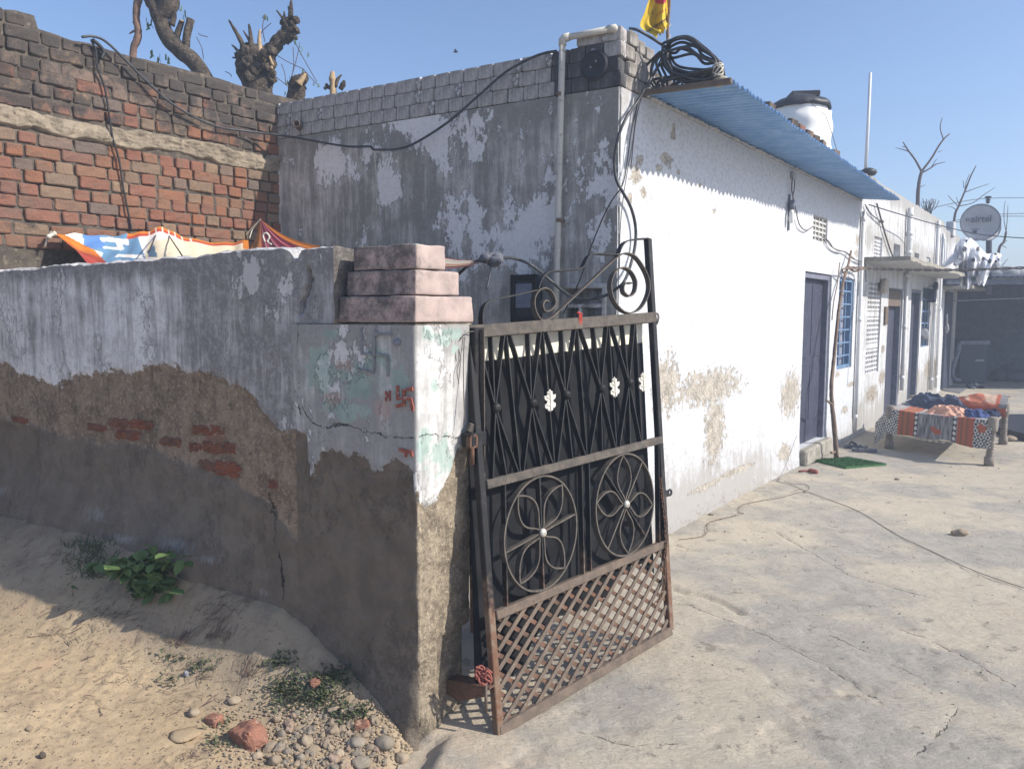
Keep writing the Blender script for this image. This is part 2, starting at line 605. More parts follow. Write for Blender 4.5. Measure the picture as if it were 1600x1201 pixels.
def brickmat(name, ca, cb, cc, soot=0.0):
    t = T(name)
    r_ = t.rnd()
    c = t.ramp(r_, [(0.0, ca), (0.5, cb), (1.0, cc)])
    big = t.noise(9, t.map((1, 1, 1), t.geo.outputs["Position"]), detail=5, rough=0.7)
    fine = t.noise(70, detail=4, rough=0.75)
    c = t.mix(t.ss(big, 0.46, 0.66, 0, 0.6), c, (0.15, 0.11, 0.085))
    c = t.mix(t.ss(fine, 0.55, 0.72, 0, 0.5), c, tuple(min(1, a * 1.5) for a in cb))
    blk = t.noise(4.0, t.map((1, 1, 1), t.geo.outputs["Position"], loc=(3, 1, 5)), detail=6, rough=0.7)
    zz = t.ss(t.z(), 2.55, 3.35, -0.09, 0.18)
    c = t.mix(t.ss(t.math('ADD', blk, t.math('ADD', zz, soot)), 0.50, 0.64, 0, 0.88), c, (0.055, 0.05, 0.047))
    c = t.mix(t.ss(t.noise(30, detail=6, rough=0.75), 0.64, 0.72, 0, 0.5), c, (0.42, 0.37, 0.30))
    return t.out(c, t.bump(t.math('ADD', t.noise(55, detail=6, rough=0.75), t.noise(18, detail=5, rough=0.7)), 0.9, 0.008), 0.93)


M['brick_red'] = brickmat('brick_red', (0.20, 0.092, 0.064), (0.225, 0.108, 0.075), (0.18, 0.10, 0.076))
M['brick_worn'] = brickmat('brick_worn', (0.25, 0.092, 0.055), (0.22, 0.095, 0.06), (0.20, 0.095, 0.065), -0.1)
M['brick_orange'] = brickmat('brick_orange', (0.245, 0.112, 0.066), (0.215, 0.11, 0.07), (0.21, 0.122, 0.082))
M['brick_buff'] = brickmat('brick_buff', (0.235, 0.165, 0.11), (0.21, 0.145, 0.10), (0.18, 0.135, 0.10))
M['brick_soot'] = brickmat('brick_soot', (0.13, 0.105, 0.092), (0.17, 0.125, 0.10), (0.20, 0.14, 0.11), -0.02)
M['mortar'] = speckle('old_mortar', (0.125, 0.105, 0.085), (0.07, 0.06, 0.052), 12, 0.95, 0.9, 0.012, c3=(0.20, 0.17, 0.13), s3=30)
M['band'] = speckle('cement_band', (0.33, 0.275, 0.205), (0.19, 0.16, 0.12), 9, 0.95, 1.0, 0.02, c3=(0.12, 0.10, 0.08), s3=22)
M['slab'] = speckle('cement_ledge', (0.36, 0.34, 0.29), (0.22, 0.21, 0.18), 9, 0.92, 0.5, 0.006, c3=(0.12, 0.11, 0.10), s3=26)


def iron():
    t = T('worn_black_iron')
    z = t.z()
    n1 = t.noise(26, detail=7, rough=0.72); n2 = t.noise(8, detail=5, rough=0.6)
    c = t.mix(t.ss(n1, 0.35, 0.7), (0.010, 0.0105, 0.0125), (0.022, 0.022, 0.024))
    dust = t.math('ADD', t.math('MULTIPLY', n2, 0.9), t.math('MULTIPLY', n1, 0.5))
    c = t.mix(t.ss(dust, 0.70, 1.0, 0, 0.5), c, (0.10, 0.09, 0.08))
    ru = t.math('ADD', t.ss(z, 0.25, 0.85, 0.42, -0.12), t.math('ADD', t.math('MULTIPLY', n1, 0.6), t.math('MULTIPLY', n2, 0.5)))
    c = t.mix(t.ss(ru, 0.62, 0.86, 0, 0.85), c, t.mix(t.ss(n1, 0.4, 0.65), (0.17, 0.085, 0.050), (0.22, 0.165, 0.12)))
    return t.out(c, t.bump(t.noise(120, detail=4, rough=0.8), 0.5, 0.002), t.ss(n1, 0.3, 0.7, 0.45, 0.75), 0.0)


M['iron'] = iron()
M['rail'] = speckle('dusty_rail', (0.070, 0.062, 0.055), (0.125, 0.108, 0.090), 22, 0.8, 0.5, 0.002, c3=(0.045, 0.042, 0.04), s3=70)
M['rust'] = speckle('rusty_iron', (0.16, 0.085, 0.055), (0.09, 0.06, 0.045), 24, 0.85, 0.5, 0.003, c3=(0.22, 0.14, 0.09), s3=70)
M['rustrail'] = speckle('rusty_rail', (0.17, 0.13, 0.10), (0.11, 0.088, 0.072), 20, 0.85, 0.5, 0.003, c3=(0.10, 0.07, 0.05), s3=55)
M['sheet'] = speckle('black_sheet', (0.010, 0.0105, 0.0125), (0.020, 0.0205, 0.023), 7, 0.75, 0.25, 0.004)
M['sheet'].node_tree.nodes['Principled BSDF'].inputs['Specular IOR Level'].default_value = 0.12
M['cream'] = speckle('cream_board', (0.78, 0.74, 0.60), (0.72, 0.68, 0.55), 14, 0.8, 0.2, 0.002)
M['silver'] = speckle('silver_paint', (0.62, 0.60, 0.54), (0.52, 0.50, 0.44), 40, 0.45, 0.3, 0.002, metal=0.25)
M['pvc'] = speckle('grey_pvc', (0.56, 0.54, 0.48), (0.46, 0.45, 0.41), 9, 0.55, 0.1, 0.001, c3=(0.34, 0.31, 0.26), s3=30)
M['pvcw'] = speckle('white_pvc', (0.70, 0.71, 0.72), (0.62, 0.63, 0.64), 9, 0.5, 0.1, 0.001)
M['cable'] = speckle('black_cable', (0.018, 0.019, 0.022), (0.035, 0.036, 0.04), 60, 0.45, 0.1, 0.001)
M['hose'] = speckle('dusty_black_pipe', (0.030, 0.032, 0.036), (0.070, 0.073, 0.08), 30, 0.42, 0.1, 0.001)
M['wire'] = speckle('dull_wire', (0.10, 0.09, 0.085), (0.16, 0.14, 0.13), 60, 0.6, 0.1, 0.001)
M['white_thread'] = speckle('pale_twine', (0.6, 0.57, 0.5), (0.5, 0.47, 0.4), 60, 0.9)
M['red_thread'] = speckle('red_thread', (0.55, 0.09, 0.06), (0.42, 0.06, 0.05), 60, 0.9)
M['red_rag'] = speckle('faded_red_rag', (0.31, 0.10, 0.08), (0.22, 0.075, 0.06), 50, 0.9, 0.5, 0.004)


def awning():
    t = T('blue_corrugated_sheet')
    n = t.noise(5, t.map((1, 1, 3)), detail=6, rough=0.7)
    c = t.mix(t.ss(n, 0.35, 0.68), (0.15, 0.30, 0.56), (0.24, 0.40, 0.64))
    c = t.mix(t.ss(t.noise(14, detail=7, rough=0.75), 0.60, 0.70, 0, 0.6), c, (0.32, 0.34, 0.36))
    c = t.mix(t.ss(t.noise(7, t.map((1, 1, 2)), detail=8, rough=0.8), 0.62, 0.70, 0, 0.75), c, (0.20, 0.12, 0.08))
    return t.out(c, t.bump(n, 0.2, 0.003), 0.5)


M['awning'] = awning()
M['door'] = speckle('slate_blue_door', (0.038, 0.043, 0.072), (0.052, 0.058, 0.09), 6, 0.55, 0.15, 0.002, c3=(0.12, 0.12, 0.15), s3=30)
M['frame'] = speckle('grey_frame', (0.20, 0.21, 0.26), (0.14, 0.15, 0.2), 14, 0.6, 0.2, 0.002)
M['bluewin'] = speckle('blue_window_paint', (0.15, 0.25, 0.40), (0.11, 0.19, 0.31), 18, 0.5, 0.2, 0.001, c3=(0.3, 0.32, 0.36), s3=50)
M['curtain'] = speckle('pale_curtain', (0.34, 0.36, 0.42), (0.22, 0.24, 0.32), 8, 0.9, 0.3, 0.004)
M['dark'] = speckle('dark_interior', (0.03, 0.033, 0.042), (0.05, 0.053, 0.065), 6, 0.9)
M['shed'] = speckle('veiled_shed', (0.12, 0.135, 0.18), (0.075, 0.085, 0.12), 8, 0.9, 0.5, 0.01)  # bluish cast of lens veil and shade mixed into the shed's colour
M['tank'] = speckle('white_plastic', (0.82, 0.81, 0.77), (0.76, 0.76, 0.73), 5, 0.38, 0.05, 0.001)
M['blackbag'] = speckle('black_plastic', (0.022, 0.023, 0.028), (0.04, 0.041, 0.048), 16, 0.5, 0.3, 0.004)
M['fillet'] = speckle('white_mortar', (0.58, 0.58, 0.57), (0.42, 0.42, 0.41), 20, 0.95, 0.8, 0.006)
M['greyrag'] = speckle('grey_rag', (0.10, 0.105, 0.13), (0.17, 0.17, 0.19), 40, 0.95, 0.5, 0.004)
M['wood'] = speckle('dry_stick', (0.23, 0.165, 0.125), (0.14, 0.10, 0.08), 20, 0.9, 0.6, 0.004, c3=(0.32, 0.25, 0.19), s3=44)
M['cotleg'] = speckle('weathered_cot_wood', (0.27, 0.235, 0.20), (0.19, 0.165, 0.145), 16, 0.85, 0.5, 0.004, c3=(0.36, 0.33, 0.29), s3=40)
M['cord'] = speckle('cot_webbing', (0.5, 0.46, 0.40), (0.38, 0.34, 0.3), 40, 0.95, 0.6, 0.004)
M['bark'] = speckle('rough_bark', (0.17, 0.135, 0.10), (0.05, 0.04, 0.034), 16, 0.95, 1.0, 0.05, c3=(0.27, 0.22, 0.165), s3=30)
M['barkred'] = speckle('reddish_bark', (0.26, 0.16, 0.12), (0.17, 0.11, 0.085), 13, 0.95, 0.8, 0.02)
M['cutwood'] = speckle('cut_wood', (0.46, 0.34, 0.20), (0.30, 0.215, 0.135), 22, 0.9, 0.5, 0.005)
M['twig'] = speckle('dark_twig', (0.09, 0.06, 0.06), (0.13, 0.085, 0.08), 30, 0.9)
M['dish'] = speckle('grey_dish', (0.42, 0.43, 0.45), (0.37, 0.38, 0.40), 7, 0.6, 0.05, 0.001)
M['print'] = speckle('faded_print', (0.10, 0.105, 0.13), (0.08, 0.085, 0.11), 9, 0.7)
M['redpaint'] = speckle('rust_red_paint', (0.33, 0.105, 0.075), (0.25, 0.085, 0.065), 45, 0.9, 0.3, 0.002, c3=(0.40, 0.36, 0.36), s3=38)
M['scar'] = speckle('incised_plaster', (0.27, 0.28, 0.29), (0.18, 0.19, 0.20), 45, 0.95, 0.4, 0.003)
M['bulb'] = speckle('frosted_bulb', (0.75, 0.75, 0.74), (0.68, 0.68, 0.68), 12, 0.25)
M['mask'] = speckle('soot_black', (0.018, 0.02, 0.028), (0.03, 0.033, 0.043), 20, 0.6, 0.3, 0.004)
M['eye'] = speckle('pale_spot', (0.24, 0.25, 0.29), (0.16, 0.17, 0.2), 60, 0.6)
M['rubber'] = speckle('grey_rubber', (0.17, 0.18, 0.21), (0.11, 0.115, 0.14), 30, 0.7)
M['mat'] = speckle('green_turf', (0.085, 0.20, 0.08), (0.05, 0.135, 0.055), 60, 0.95, 0.8, 0.01)
M['matgrey'] = speckle('grey_mat', (0.20, 0.20, 0.21), (0.14, 0.14, 0.15), 20, 0.95)
M['stone_a'] = speckle('grey_stone', (0.29, 0.25, 0.20), (0.215, 0.19, 0.15), 14, 0.9, 0.5, 0.004, c3=(0.44, 0.38, 0.30), s3=30, rnd=0.25)
M['stone_b'] = speckle('tan_stone', (0.35, 0.285, 0.21), (0.265, 0.21, 0.15), 12, 0.9, 0.5, 0.004, rnd=0.3)
M['stone_c'] = speckle('pinkish_stone', (0.34, 0.26, 0.205), (0.27, 0.20, 0.155), 12, 0.88, 0.4, 0.004, rnd=0.25)
M['redlump'] = speckle('broken_brick', (0.32, 0.15, 0.10), (0.25, 0.125, 0.09), 14, 0.95, 0.7, 0.006, c3=(0.42, 0.30, 0.22), s3=24)
M['straw'] = speckle('dry_stalks', (0.30, 0.24, 0.16), (0.20, 0.155, 0.11), 30, 0.95)


def leafmat(name, a, b):
    t = T(name)
    c = t.mix(t.rnd(), a, b)
    t.b.inputs["Subsurface Weight"].default_value = 0.0
    t.b.inputs["Specular IOR Level"].default_value = 0.12
    return t.out(c, None, 0.9)


M['leaf'] = leafmat('weed_leaf', (0.085, 0.145, 0.05), (0.155, 0.215, 0.085))
M['weedlow'] = speckle('dusty_weed', (0.06, 0.085, 0.045), (0.10, 0.115, 0.06), 20, 0.9)


def clothmat(name, cattr='Col', rough=0.85, gain=1.0, bump=0.25, sheen=0.0, sc=60):
    t = T(name)
    c = t.vcol(cattr)
    n = t.noise(sc, detail=5, rough=0.7)
    c = t.mix(t.ss(n, 0.45, 0.75, 0, 0.25), c, t.mix(0.5, c, (0.1, 0.09, 0.08)))
    return t.out(c, t.bump(t.noise(sc * .6, detail=4), bump, 0.004), rough)


M['print_cloth'] = clothmat('printed_banner', rough=0.5, bump=0.12, sc=30)
M['blanket'] = clothmat('woven_blanket', rough=0.95, bump=0.5)
M['dots'] = clothmat('spotted_plastic', rough=0.45, bump=0.15, sc=20)
M['flagcloth'] = clothmat('flag_cloth', rough=0.8, bump=0.2)
M['bluecloth'] = speckle('blue_cloth', (0.075, 0.095, 0.15), (0.05, 0.065, 0.11), 12, 0.95, 0.4, 0.006)
M['navycloth'] = speckle('navy_cloth', (0.025, 0.032, 0.075), (0.018, 0.024, 0.05), 12, 0.95, 0.4, 0.006)
M['royal'] = speckle('royal_blue_cloth', (0.06, 0.09, 0.22), (0.045, 0.07, 0.17), 12, 0.9, 0.3, 0.006)
M['peach'] = speckle('peach_cloth', (0.68, 0.40, 0.29), (0.55, 0.30, 0.21), 16, 0.9, 0.4, 0.006, c3=(0.75, 0.58, 0.48), s3=30)
M['sack'] = speckle('pale_sack', (0.30, 0.31, 0.33), (0.2, 0.21, 0.23), 9, 0.9, 0.4, 0.01)


def dirtmat():
    t = T('sandy_dirt')
    big = t.noise(1.3, detail=5, rough=0.6); mid = t.noise(9, detail=7, rough=0.7); fine = t.noise(70, detail=5, rough=0.8)
    c = t.mix(t.ss(big, 0.35, 0.68), (0.46, 0.36, 0.235), (0.38, 0.29, 0.185))
    c = t.mix(t.ss(mid, 0.48, 0.66, 0, 0.75), c, (0.29, 0.22, 0.15))
    c = t.mix(t.ss(fine, 0.54, 0.66, 0, 0.65), c, (0.25, 0.19, 0.135))
    c = t.mix(t.ss(t.noise(110, detail=3, rough=0.7), 0.66, 0.72, 0, 0.5), c, (0.60, 0.52, 0.42))
    c = t.mix(t.ss(t.noise(3.2, t.map((1, 1, 1), loc=(7, 2, 0)), detail=6, rough=0.7), 0.58, 0.68, 0, 0.35), c, (0.40, 0.25, 0.165))
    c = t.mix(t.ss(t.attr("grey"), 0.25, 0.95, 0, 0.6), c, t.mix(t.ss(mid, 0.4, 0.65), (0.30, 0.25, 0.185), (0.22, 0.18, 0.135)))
    h = t.math('ADD', t.math('MULTIPLY', t.noise(30, detail=6, rough=0.75), 1.0), t.math('MULTIPLY', fine, 0.8))
    return t.out(c, t.bump(h, 0.7, 0.006), 0.97)


def concmat():
    t = T('worn_concrete')
    big = t.noise(0.9, detail=6, rough=0.62); mid = t.noise(5, detail=8, rough=0.72); fine = t.noise(60, detail=6, rough=0.78)
    st = t.noise(1.0, t.map((2.2, 7, 1), rot=(0, 0, R(-20))), detail=7, rough=0.7)
    c = t.mix(t.ss(mid, 0.36, 0.68), (0.485, 0.43, 0.34), (0.42, 0.373, 0.298))
    c = t.mix(t.ss(big, 0.45, 0.56, 0, 0.9), c, t.mix(t.ss(mid, 0.4, 0.6), (0.37, 0.345, 0.30), (0.305, 0.288, 0.255)))
    c = t.mix(t.ss(st, 0.58, 0.70, 0, 0.6), c, (0.22, 0.20, 0.17))
    sand = t.math('ADD', t.attr("sand"), t.math('MULTIPLY', t.noise(2.4, detail=6, rough=0.65), 1.1))
    c = t.mix(t.ss(sand, 0.58, 0.85, 0, 0.8), c, (0.50, 0.415, 0.31))
    c = t.mix(t.ss(t.noise(8, t.map((1, 1, 1), loc=(4, 9, 0)), detail=8, rough=0.8), 0.575, 0.62, 0, 0.75), c, (0.20, 0.18, 0.15))
    c = t.mix(t.ss(fine, 0.53, 0.70, 0, 0.3), c, (0.23, 0.205, 0.17))
    c = t.mix(t.ss(t.noise(130, detail=3, rough=0.8), 0.58, 0.72, 0, 0.2), c, (0.52, 0.48, 0.42))
    c = t.mix(t.ss(t.noise(24, detail=5, rough=0.75), 0.66, 0.70, 0, 0.55), c, (0.15, 0.135, 0.115))
    h = t.math('ADD', t.math('MULTIPLY', mid, 1.1), t.math('MULTIPLY', fine, 0.22))
    h = t.math('ADD', h, t.math('MULTIPLY', st, 0.5))
    h = t.math('ADD', h, t.math('MULTIPLY', t.ss(t.noise(20, t.map((1, 2.2, 1)), detail=6, rough=0.75), 0.40, 0.62), 0.25))
    q = t.math('ABSOLUTE', t.math('ADD', t.math('SUBTRACT', t.attr("crk"), 10.0), t.math('MULTIPLY', t.math('SUBTRACT', t.noise(14, detail=5, rough=0.7), 0.5), 0.07)))
    ck = t.math('MULTIPLY', t.ss(q, 0.0005, 0.0045, 1, 0), t.ss(t.noise(9, detail=4), 0.42, 0.55))
    c = t.mix(t.math('MULTIPLY', ck, 0.9), c, (0.075, 0.065, 0.055))
    h = t.math('SUBTRACT', h, t.math('MULTIPLY', ck, 1.2))
    return t.out(c, t.bump(h, 0.75, 0.013), 0.93)


M['dirt'] = dirtmat()
M['conc'] = concmat()
M['grime'] = speckle('dark_earth', (0.075, 0.06, 0.05), (0.10, 0.08, 0.06), 30, 0.95)
# ------------------------------------------------------------------ survey of the place
P0 = np.array([-0.35, 2.79, 0.0])                 # gate pillar corner
BW = Plane(P0, -60, 1)                            # boundary wall, u runs to the left
BW.N = -BW.N if BW.N[1] > 0 else BW.N
PR = Plane(P0, 38, 1)                             # right face of the pillar
WW = Plane(G(1050, 828), 37, 1)                   # long white wall
HC = WW.hit(968, 300)
HC[2] = 0
WW.o = HC.copy()
FW = Plane(HC, -60.3, 1)                            # shaded house front, u runs to the left
FW.N = -FW.N if FW.N[1] > 0 else FW.N
KJ = FW.hit(437, 300); KJ[2] = 0
KW = Plane(KJ, 37.5 + 180, -1)                    # rear brick wall, u runs towards the left of the view
if KW.N[0] < 0:
    KW.N = -KW.N


def patches(pl, U, Z, lst):
    f = np.full(U.shape, -3.0)
    for (x, y, rx, ry) in lst:
        u, z = pl.uz(x, y); u2, _ = pl.uz(x + rx, y); _, z2 = pl.uz(x, y - ry)
        ru = abs(u2 - u) + 1e-4; rz = abs(z2 - z) + 1e-4
        f = np.maximum(f, 1 - np.sqrt(((U - u) / ru) ** 2 + ((Z - z) / rz) ** 2))
    return f


def contour(pl, pts):
    q = sorted(pl.uz(*p) for p in pts)
    return np.array([a for a, b in q]), np.array([b for a, b in q])


# ------------------------------------------------------------------ ground
def base_u(u):
    return np.interp(u, [-0.5, -0.02, 0.06, 0.25, 0.70, 1.7, 2.9, 5, 9], [-0.03, -0.01, 0.02, 0.11, 0.36, 0.52, 0.50, 0.42, 0.3])


def ground_h(x, y, sunk=False):
    x = np.asarray(x, float); y = np.asarray(y, float)
    dx, dy = x - P0[0], y - P0[1]
    u = dx * BW.U[0] + dy * BW.U[1]; v = dx * BW.N[0] + dy * BW.N[1]
    b = base_u(u)
    wv = np.interp(u, [0.2, 0.8, 1.6, 2.6], [0.13, 0.18, 0.34, 0.44])
    fl_ = np.interp(u, [0.3, 1.2, 2.4], [0.12, 0.30, 0.42])
    fall = fl_ + (1 - fl_) * np.exp(-(np.maximum(v, 0) / wv) ** 2)
    h = np.where(b > 0, b * fall, b)
    behind = sstep(-0.02, -0.10, v)
    w = sstep(-0.05, 0.12, u)
    h = h + w * (0.030 * fbm(x * 1.3, y * 1.3, 3, 3) + 0.006 * fbm(x * 6, y * 6, 5, 4))
    h = h + 0.018 * sstep(0.0, 0.3, v - 0.2) * sstep(0.25, 0.0, np.abs(u)) 
    h = h - 0.09 * (1 - w)
    return h * (1 - behind) - 0.12 * behind if sunk else h


def make_ground():
    # far sheet to the horizon
    mb = MB()
    ring = [(-160, -105), (160, -105), (160, 215), (-160, 215)]
    mb.add([(x, y, -0.25) for x, y in ring], [(0, 1, 2, 3)])
    xs = np.concatenate([np.linspace(-14, -3.4, 24)[:-1], np.arange(-3.4, 0.25, 0.0125), np.linspace(0.25, 30, 12)])
    ys = np.concatenate([np.linspace(-6, 1.5, 16)[:-1], np.arange(1.5, 4.4, 0.0125), np.linspace(4.4, 40, 24)])
    X, Y = np.meshgrid(xs, ys)
    H = ground_h(X, Y, True)
    near = (X > -3.4) & (X < 0.3) & (Y > 1.5) & (Y < 4.4)
    clod = np.maximum(0, fbm(X * 26, Y * 26, 9, 3) - .05) * 0.009 + np.maximum(0, fbm(X * 48, Y * 48, 12, 3) - 0.10) * 0.018 * sstep(-.2, .2, fbm(X * 3, Y * 3, 14, 3))
    H = H + np.where(near, clod - 0.004, 0)
    dx, dy = X - P0[0], Y - P0[1]
    v = dx * BW.N[0] + dy * BW.N[1]
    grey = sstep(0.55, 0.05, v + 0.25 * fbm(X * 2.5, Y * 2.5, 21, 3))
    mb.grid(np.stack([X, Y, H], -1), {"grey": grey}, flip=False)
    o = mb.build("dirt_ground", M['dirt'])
    struct(o, "sandy dirt ground banked up against the boundary wall")
    # courtyard screed
    mb = MB()
    ys = [1.2]
    while ys[-1] < 26:
        ys.append(ys[-1] + max(0.012, 0.0055 * ys[-1]))
    ys = np.array(ys)
    xs = np.concatenate([np.arange(-0.42, 2.6, 0.016), np.linspace(2.6, 7, 150)[1:], np.linspace(7, 18, 90)[1:]])
    X, Y = np.meshgrid(xs, ys)
    xe = -0.33 + 0.05 * fbm(Y * 5, Y * 0 + 3, 31, 3)
    xe = np.where(Y < 2.8, xe, -0.40)
    edge = sstep(0.0, 0.10, X - xe)
    H = 0.006 * fbm(X * 0.8, Y * 0.8, 40, 3) + 0.0030 * fbm(X * 4, Y * 4, 44, 4)
    pit = sstep(0.18, 0.34, fbm(X * 2.2, Y * 3.2, 48, 4)) * sstep(-0.1, 0.2, fbm(X * 9, Y * 14, 50, 3))
    H = H - pit * 0.008 + 0.004 * np.abs(fbm(X * 14, Y * 22, 52, 3)) - (1 - edge) * 0.06
    sand = 0.25 * sstep(0.9, 0.0, X - xe) * sstep(3.6, 2.2, Y) + 0.22 * sstep(2.6, 2.1, Y) - 0.12 * sstep(3, 8, Y)
    # cracks followed across the floor
    lines = [[(1054, 842), (1098, 836), (1106, 818), (1150, 804), (1158, 790), (1215, 775), (1262, 760), (1240, 750)],
             [(1050, 922), (1090, 930), (1125, 940), (1155, 955)],
             [(1500, 1105), (1470, 1145), (1430, 1180)], [(1290, 990), (1380, 1030), (1440, 1060)], [(1060, 940), (1180, 985), (1290, 1040), (1380, 1100)], [(1400, 980), (1480, 1010), (1590, 1075)], [(1330, 745), (1440, 770), (1560, 790)], [(1210, 830), (1330, 900), (1460, 935)], [(900, 1140), (985, 1165), (1060, 1160)]]
    crk = np.full(X.shape, 5.0)
    for L in lines:
        q = np.array([G(*p)[:2] for p in L])
        for a, b in zip(q[:-1], q[1:]):
            d = b - a; l = np.linalg.norm(d); d = d / l
            t = (X - a[0]) * d[0] + (Y - a[1]) * d[1]
            s_ = (X - a[0]) * -d[1] + (Y - a[1]) * d[0]
            m = (t > -0.005) & (t < l + 0.005) & (np.abs(s_) < 0.08)
            crk = np.where(m & (np.abs(s_) < np.abs(crk)), s_, crk)
    H = H - 0.006 * np.exp(-(crk / 0.012) ** 2) * sstep(-.25, .15, fbm(X * 6, Y * 6, 57, 3))
    trench = np.full(X.shape, 5.0)
    q = np.array([G(*p)[:2] for p in [(1050, 918), (1075, 926), (1100, 930), (1125, 940), (1158, 958)]])
    for a, b in zip(q[:-1], q[1:]):
        d = b - a; l = np.linalg.norm(d); d = d / l
        t = np.clip((X - a[0]) * d[0] + (Y - a[1]) * d[1], 0, l)
        trench = np.minimum(trench, np.hypot(X - a[0] - d[0] * t, Y - a[1] - d[1] * t))
    H = H - 0.022 * np.exp(-((trench + .012 * fbm(X * 18, Y * 18, 58, 3)) / 0.022) ** 2)
    mb.grid(np.stack([X, Y, H], -1), {"sand": sand, "crk": crk + 10})
    struct(mb.build("courtyard_paving", M['conc']), "worn grey concrete courtyard with sand on it")


make_ground()


def wall_grid(mb, pl, us, zs, off=0.0, disp=None, attrs=None, keep=None, topz=None, boty=None):
    """a face of a wall standing in plane pl; disp(U,Z) moves it out of the plane"""
    U, Z = np.meshgrid(np.asarray(us, float), np.asarray(zs, float))
    if topz is not None:                              # ragged top: stretch the upper rows
        z1 = zs[-1]
        Z = np.where(Z > z1 - 0.25, Z + (topz(U) - z1) * (Z - (z1 - 0.25)) / 0.25, Z)
    dd = disp(U, Z) if disp else np.zeros(U.shape)
    Pp = pl.o + U[..., None] * pl.U + Z[..., None] * UPV + (dd + off)[..., None] * pl.N
    A = {k: f(U, Z) for k, f in (attrs or {}).items()}
    fl = np.dot(np.cross(pl.U, UPV), pl.N) < 0
    kp = None
    if keep is not None:
        uc = (U[:-1, :-1] + U[1:, 1:]) / 2; zc = (Z[:-1, :-1] + Z[1:, 1:]) / 2
        kp = keep(uc, zc)
    mb.grid(Pp, A, keep=kp, flip=fl)
    return Pp


# ------------------------------------------------------------------ boundary wall
def px_contour(pl, pts):
    a, b = contour(pl, pts)
    return lambda U: np.interp(U, a, b)


mud_line = px_contour(BW, [(-200, 600), (-60, 560), (0, 568), (40, 585), (85, 606), (100, 592), (125, 586), (165, 578), (205, 586), (235, 574), (272, 572), (300, 584),
                           (340, 585), (365, 598), (398, 618), (412, 650), (440, 670), (478, 677), (484, 745), (500, 712), (530, 702), (548, 712), (570, 712), (585, 740), (600, 735), (612, 712), (645, 735)])
low_line = px_contour(BW, [(-200, 640), (0, 652), (60, 662), (100, 682), (200, 694), (300, 722), (350, 752), (420, 782), (470, 860), (560, 1000), (640, 1090)])
RED_SPOTS = [(150, 668, 40, 14), (195, 672, 60, 24), (265, 690, 30, 16), (325, 680, 55, 26), (345, 728, 60, 24), (425, 757, 20, 16), (30, 655, 30, 9)]
EFF_SPOTS = [(165, 800, 50, 28), (215, 835, 60, 16), (290, 845, 60, 24), (340, 870, 40, 14), (420, 925, 30, 16), (10, 765, 20, 20)]
GASH = [(477, 420, 4), (480, 437, 7), (476, 455, 8), (470, 470, 7), (468, 490, 5)]


def b_disp(U, Z):
    pe = mud_line(U) - Z + 0.035 * fbm(U * 9, Z * 9, 61, 4)
    pk = sstep(-0.004, 0.012, pe)
    d = 0.006 * fbm(U * 2.2, Z * 2.2, 63, 3) + 0.0022 * fbm(U * 14, Z * 14, 65, 3)
    d = d - 0.009 * pk + pk * 0.006 * fbm(U * 10, Z * 10, 67, 4) - 0.012 * sstep(0.66, 0.60, U)
    lo = sstep(-0.01, 0.03, low_line(U) - Z + 0.03 * fbm(U * 7, Z * 7, 69, 3))
    d = d + 0.010 * lo + lo * 0.012 * fbm(U * 5, Z * 5, 70, 4)
    d = d + 0.09 * sstep(0.50, -0.05, Z - base_u(U) * 1.0) ** 3 * sstep(0.62, 1.3, U)          # the render slumps out at its foot
    uL, zL = BW.uz(60, 672)
    d = d - 0.022 * sstep(-0.008, 0.008, U - uL + 0.03 * fbm(Z * 9, Z * 0 + 2, 72, 3)) * sstep(0.03, -0.02, Z - zL - 0.02 * fbm(U * 12, U * 0, 74, 3))
    uR, zR = BW.uz(428, 800)
    d = d - 0.020 * sstep(0.022, 0.004, np.abs(U - uR + 0.02 * fbm(Z * 12, Z * 0 + 7, 76, 3))) * sstep(0.09, 0.0, np.abs(Z - zR))
    for i in range(len(GASH) - 1):
        (x0, y0, w0), (x1, y1, w1) = GASH[i], GASH[i + 1]
        u0, z0 = BW.uz(x0, y0); u1, z1 = BW.uz(x1, y1)
        t = np.clip((Z - z0) / (z1 - z0), 0, 1)
        ins = (Z <= z0 + .003) & (Z >= z1 - .003)
        uc = u0 + (u1 - u0) * t; w = (w0 + (w1 - w0) * t) / 1200 * 3.3 * 0.6
        d = d - np.where(ins, 0.06 * sstep(w * 1.15, w * 0.8, np.abs(U - uc)), 0)
    return d


def crack_field(pl, pts, vertical):
    q = [pl.uz(*p) for p in pts]
    if vertical:
        q = sorted(q, key=lambda p: p[1]); zz = [p[1] for p in q]; uu = [p[0] for p in q]
        return lambda U, Z: 10 + np.where((Z > zz[0]) & (Z < zz[-1]), U - np.interp(Z, zz, uu), 3.0)
    q = sorted(q); uu = [p[0] for p in q]; zz = [p[1] for p in q]
    return lambda U, Z: 10 + np.where((U > uu[0]) & (U < uu[-1]), Z - np.interp(U, uu, zz), 3.0)


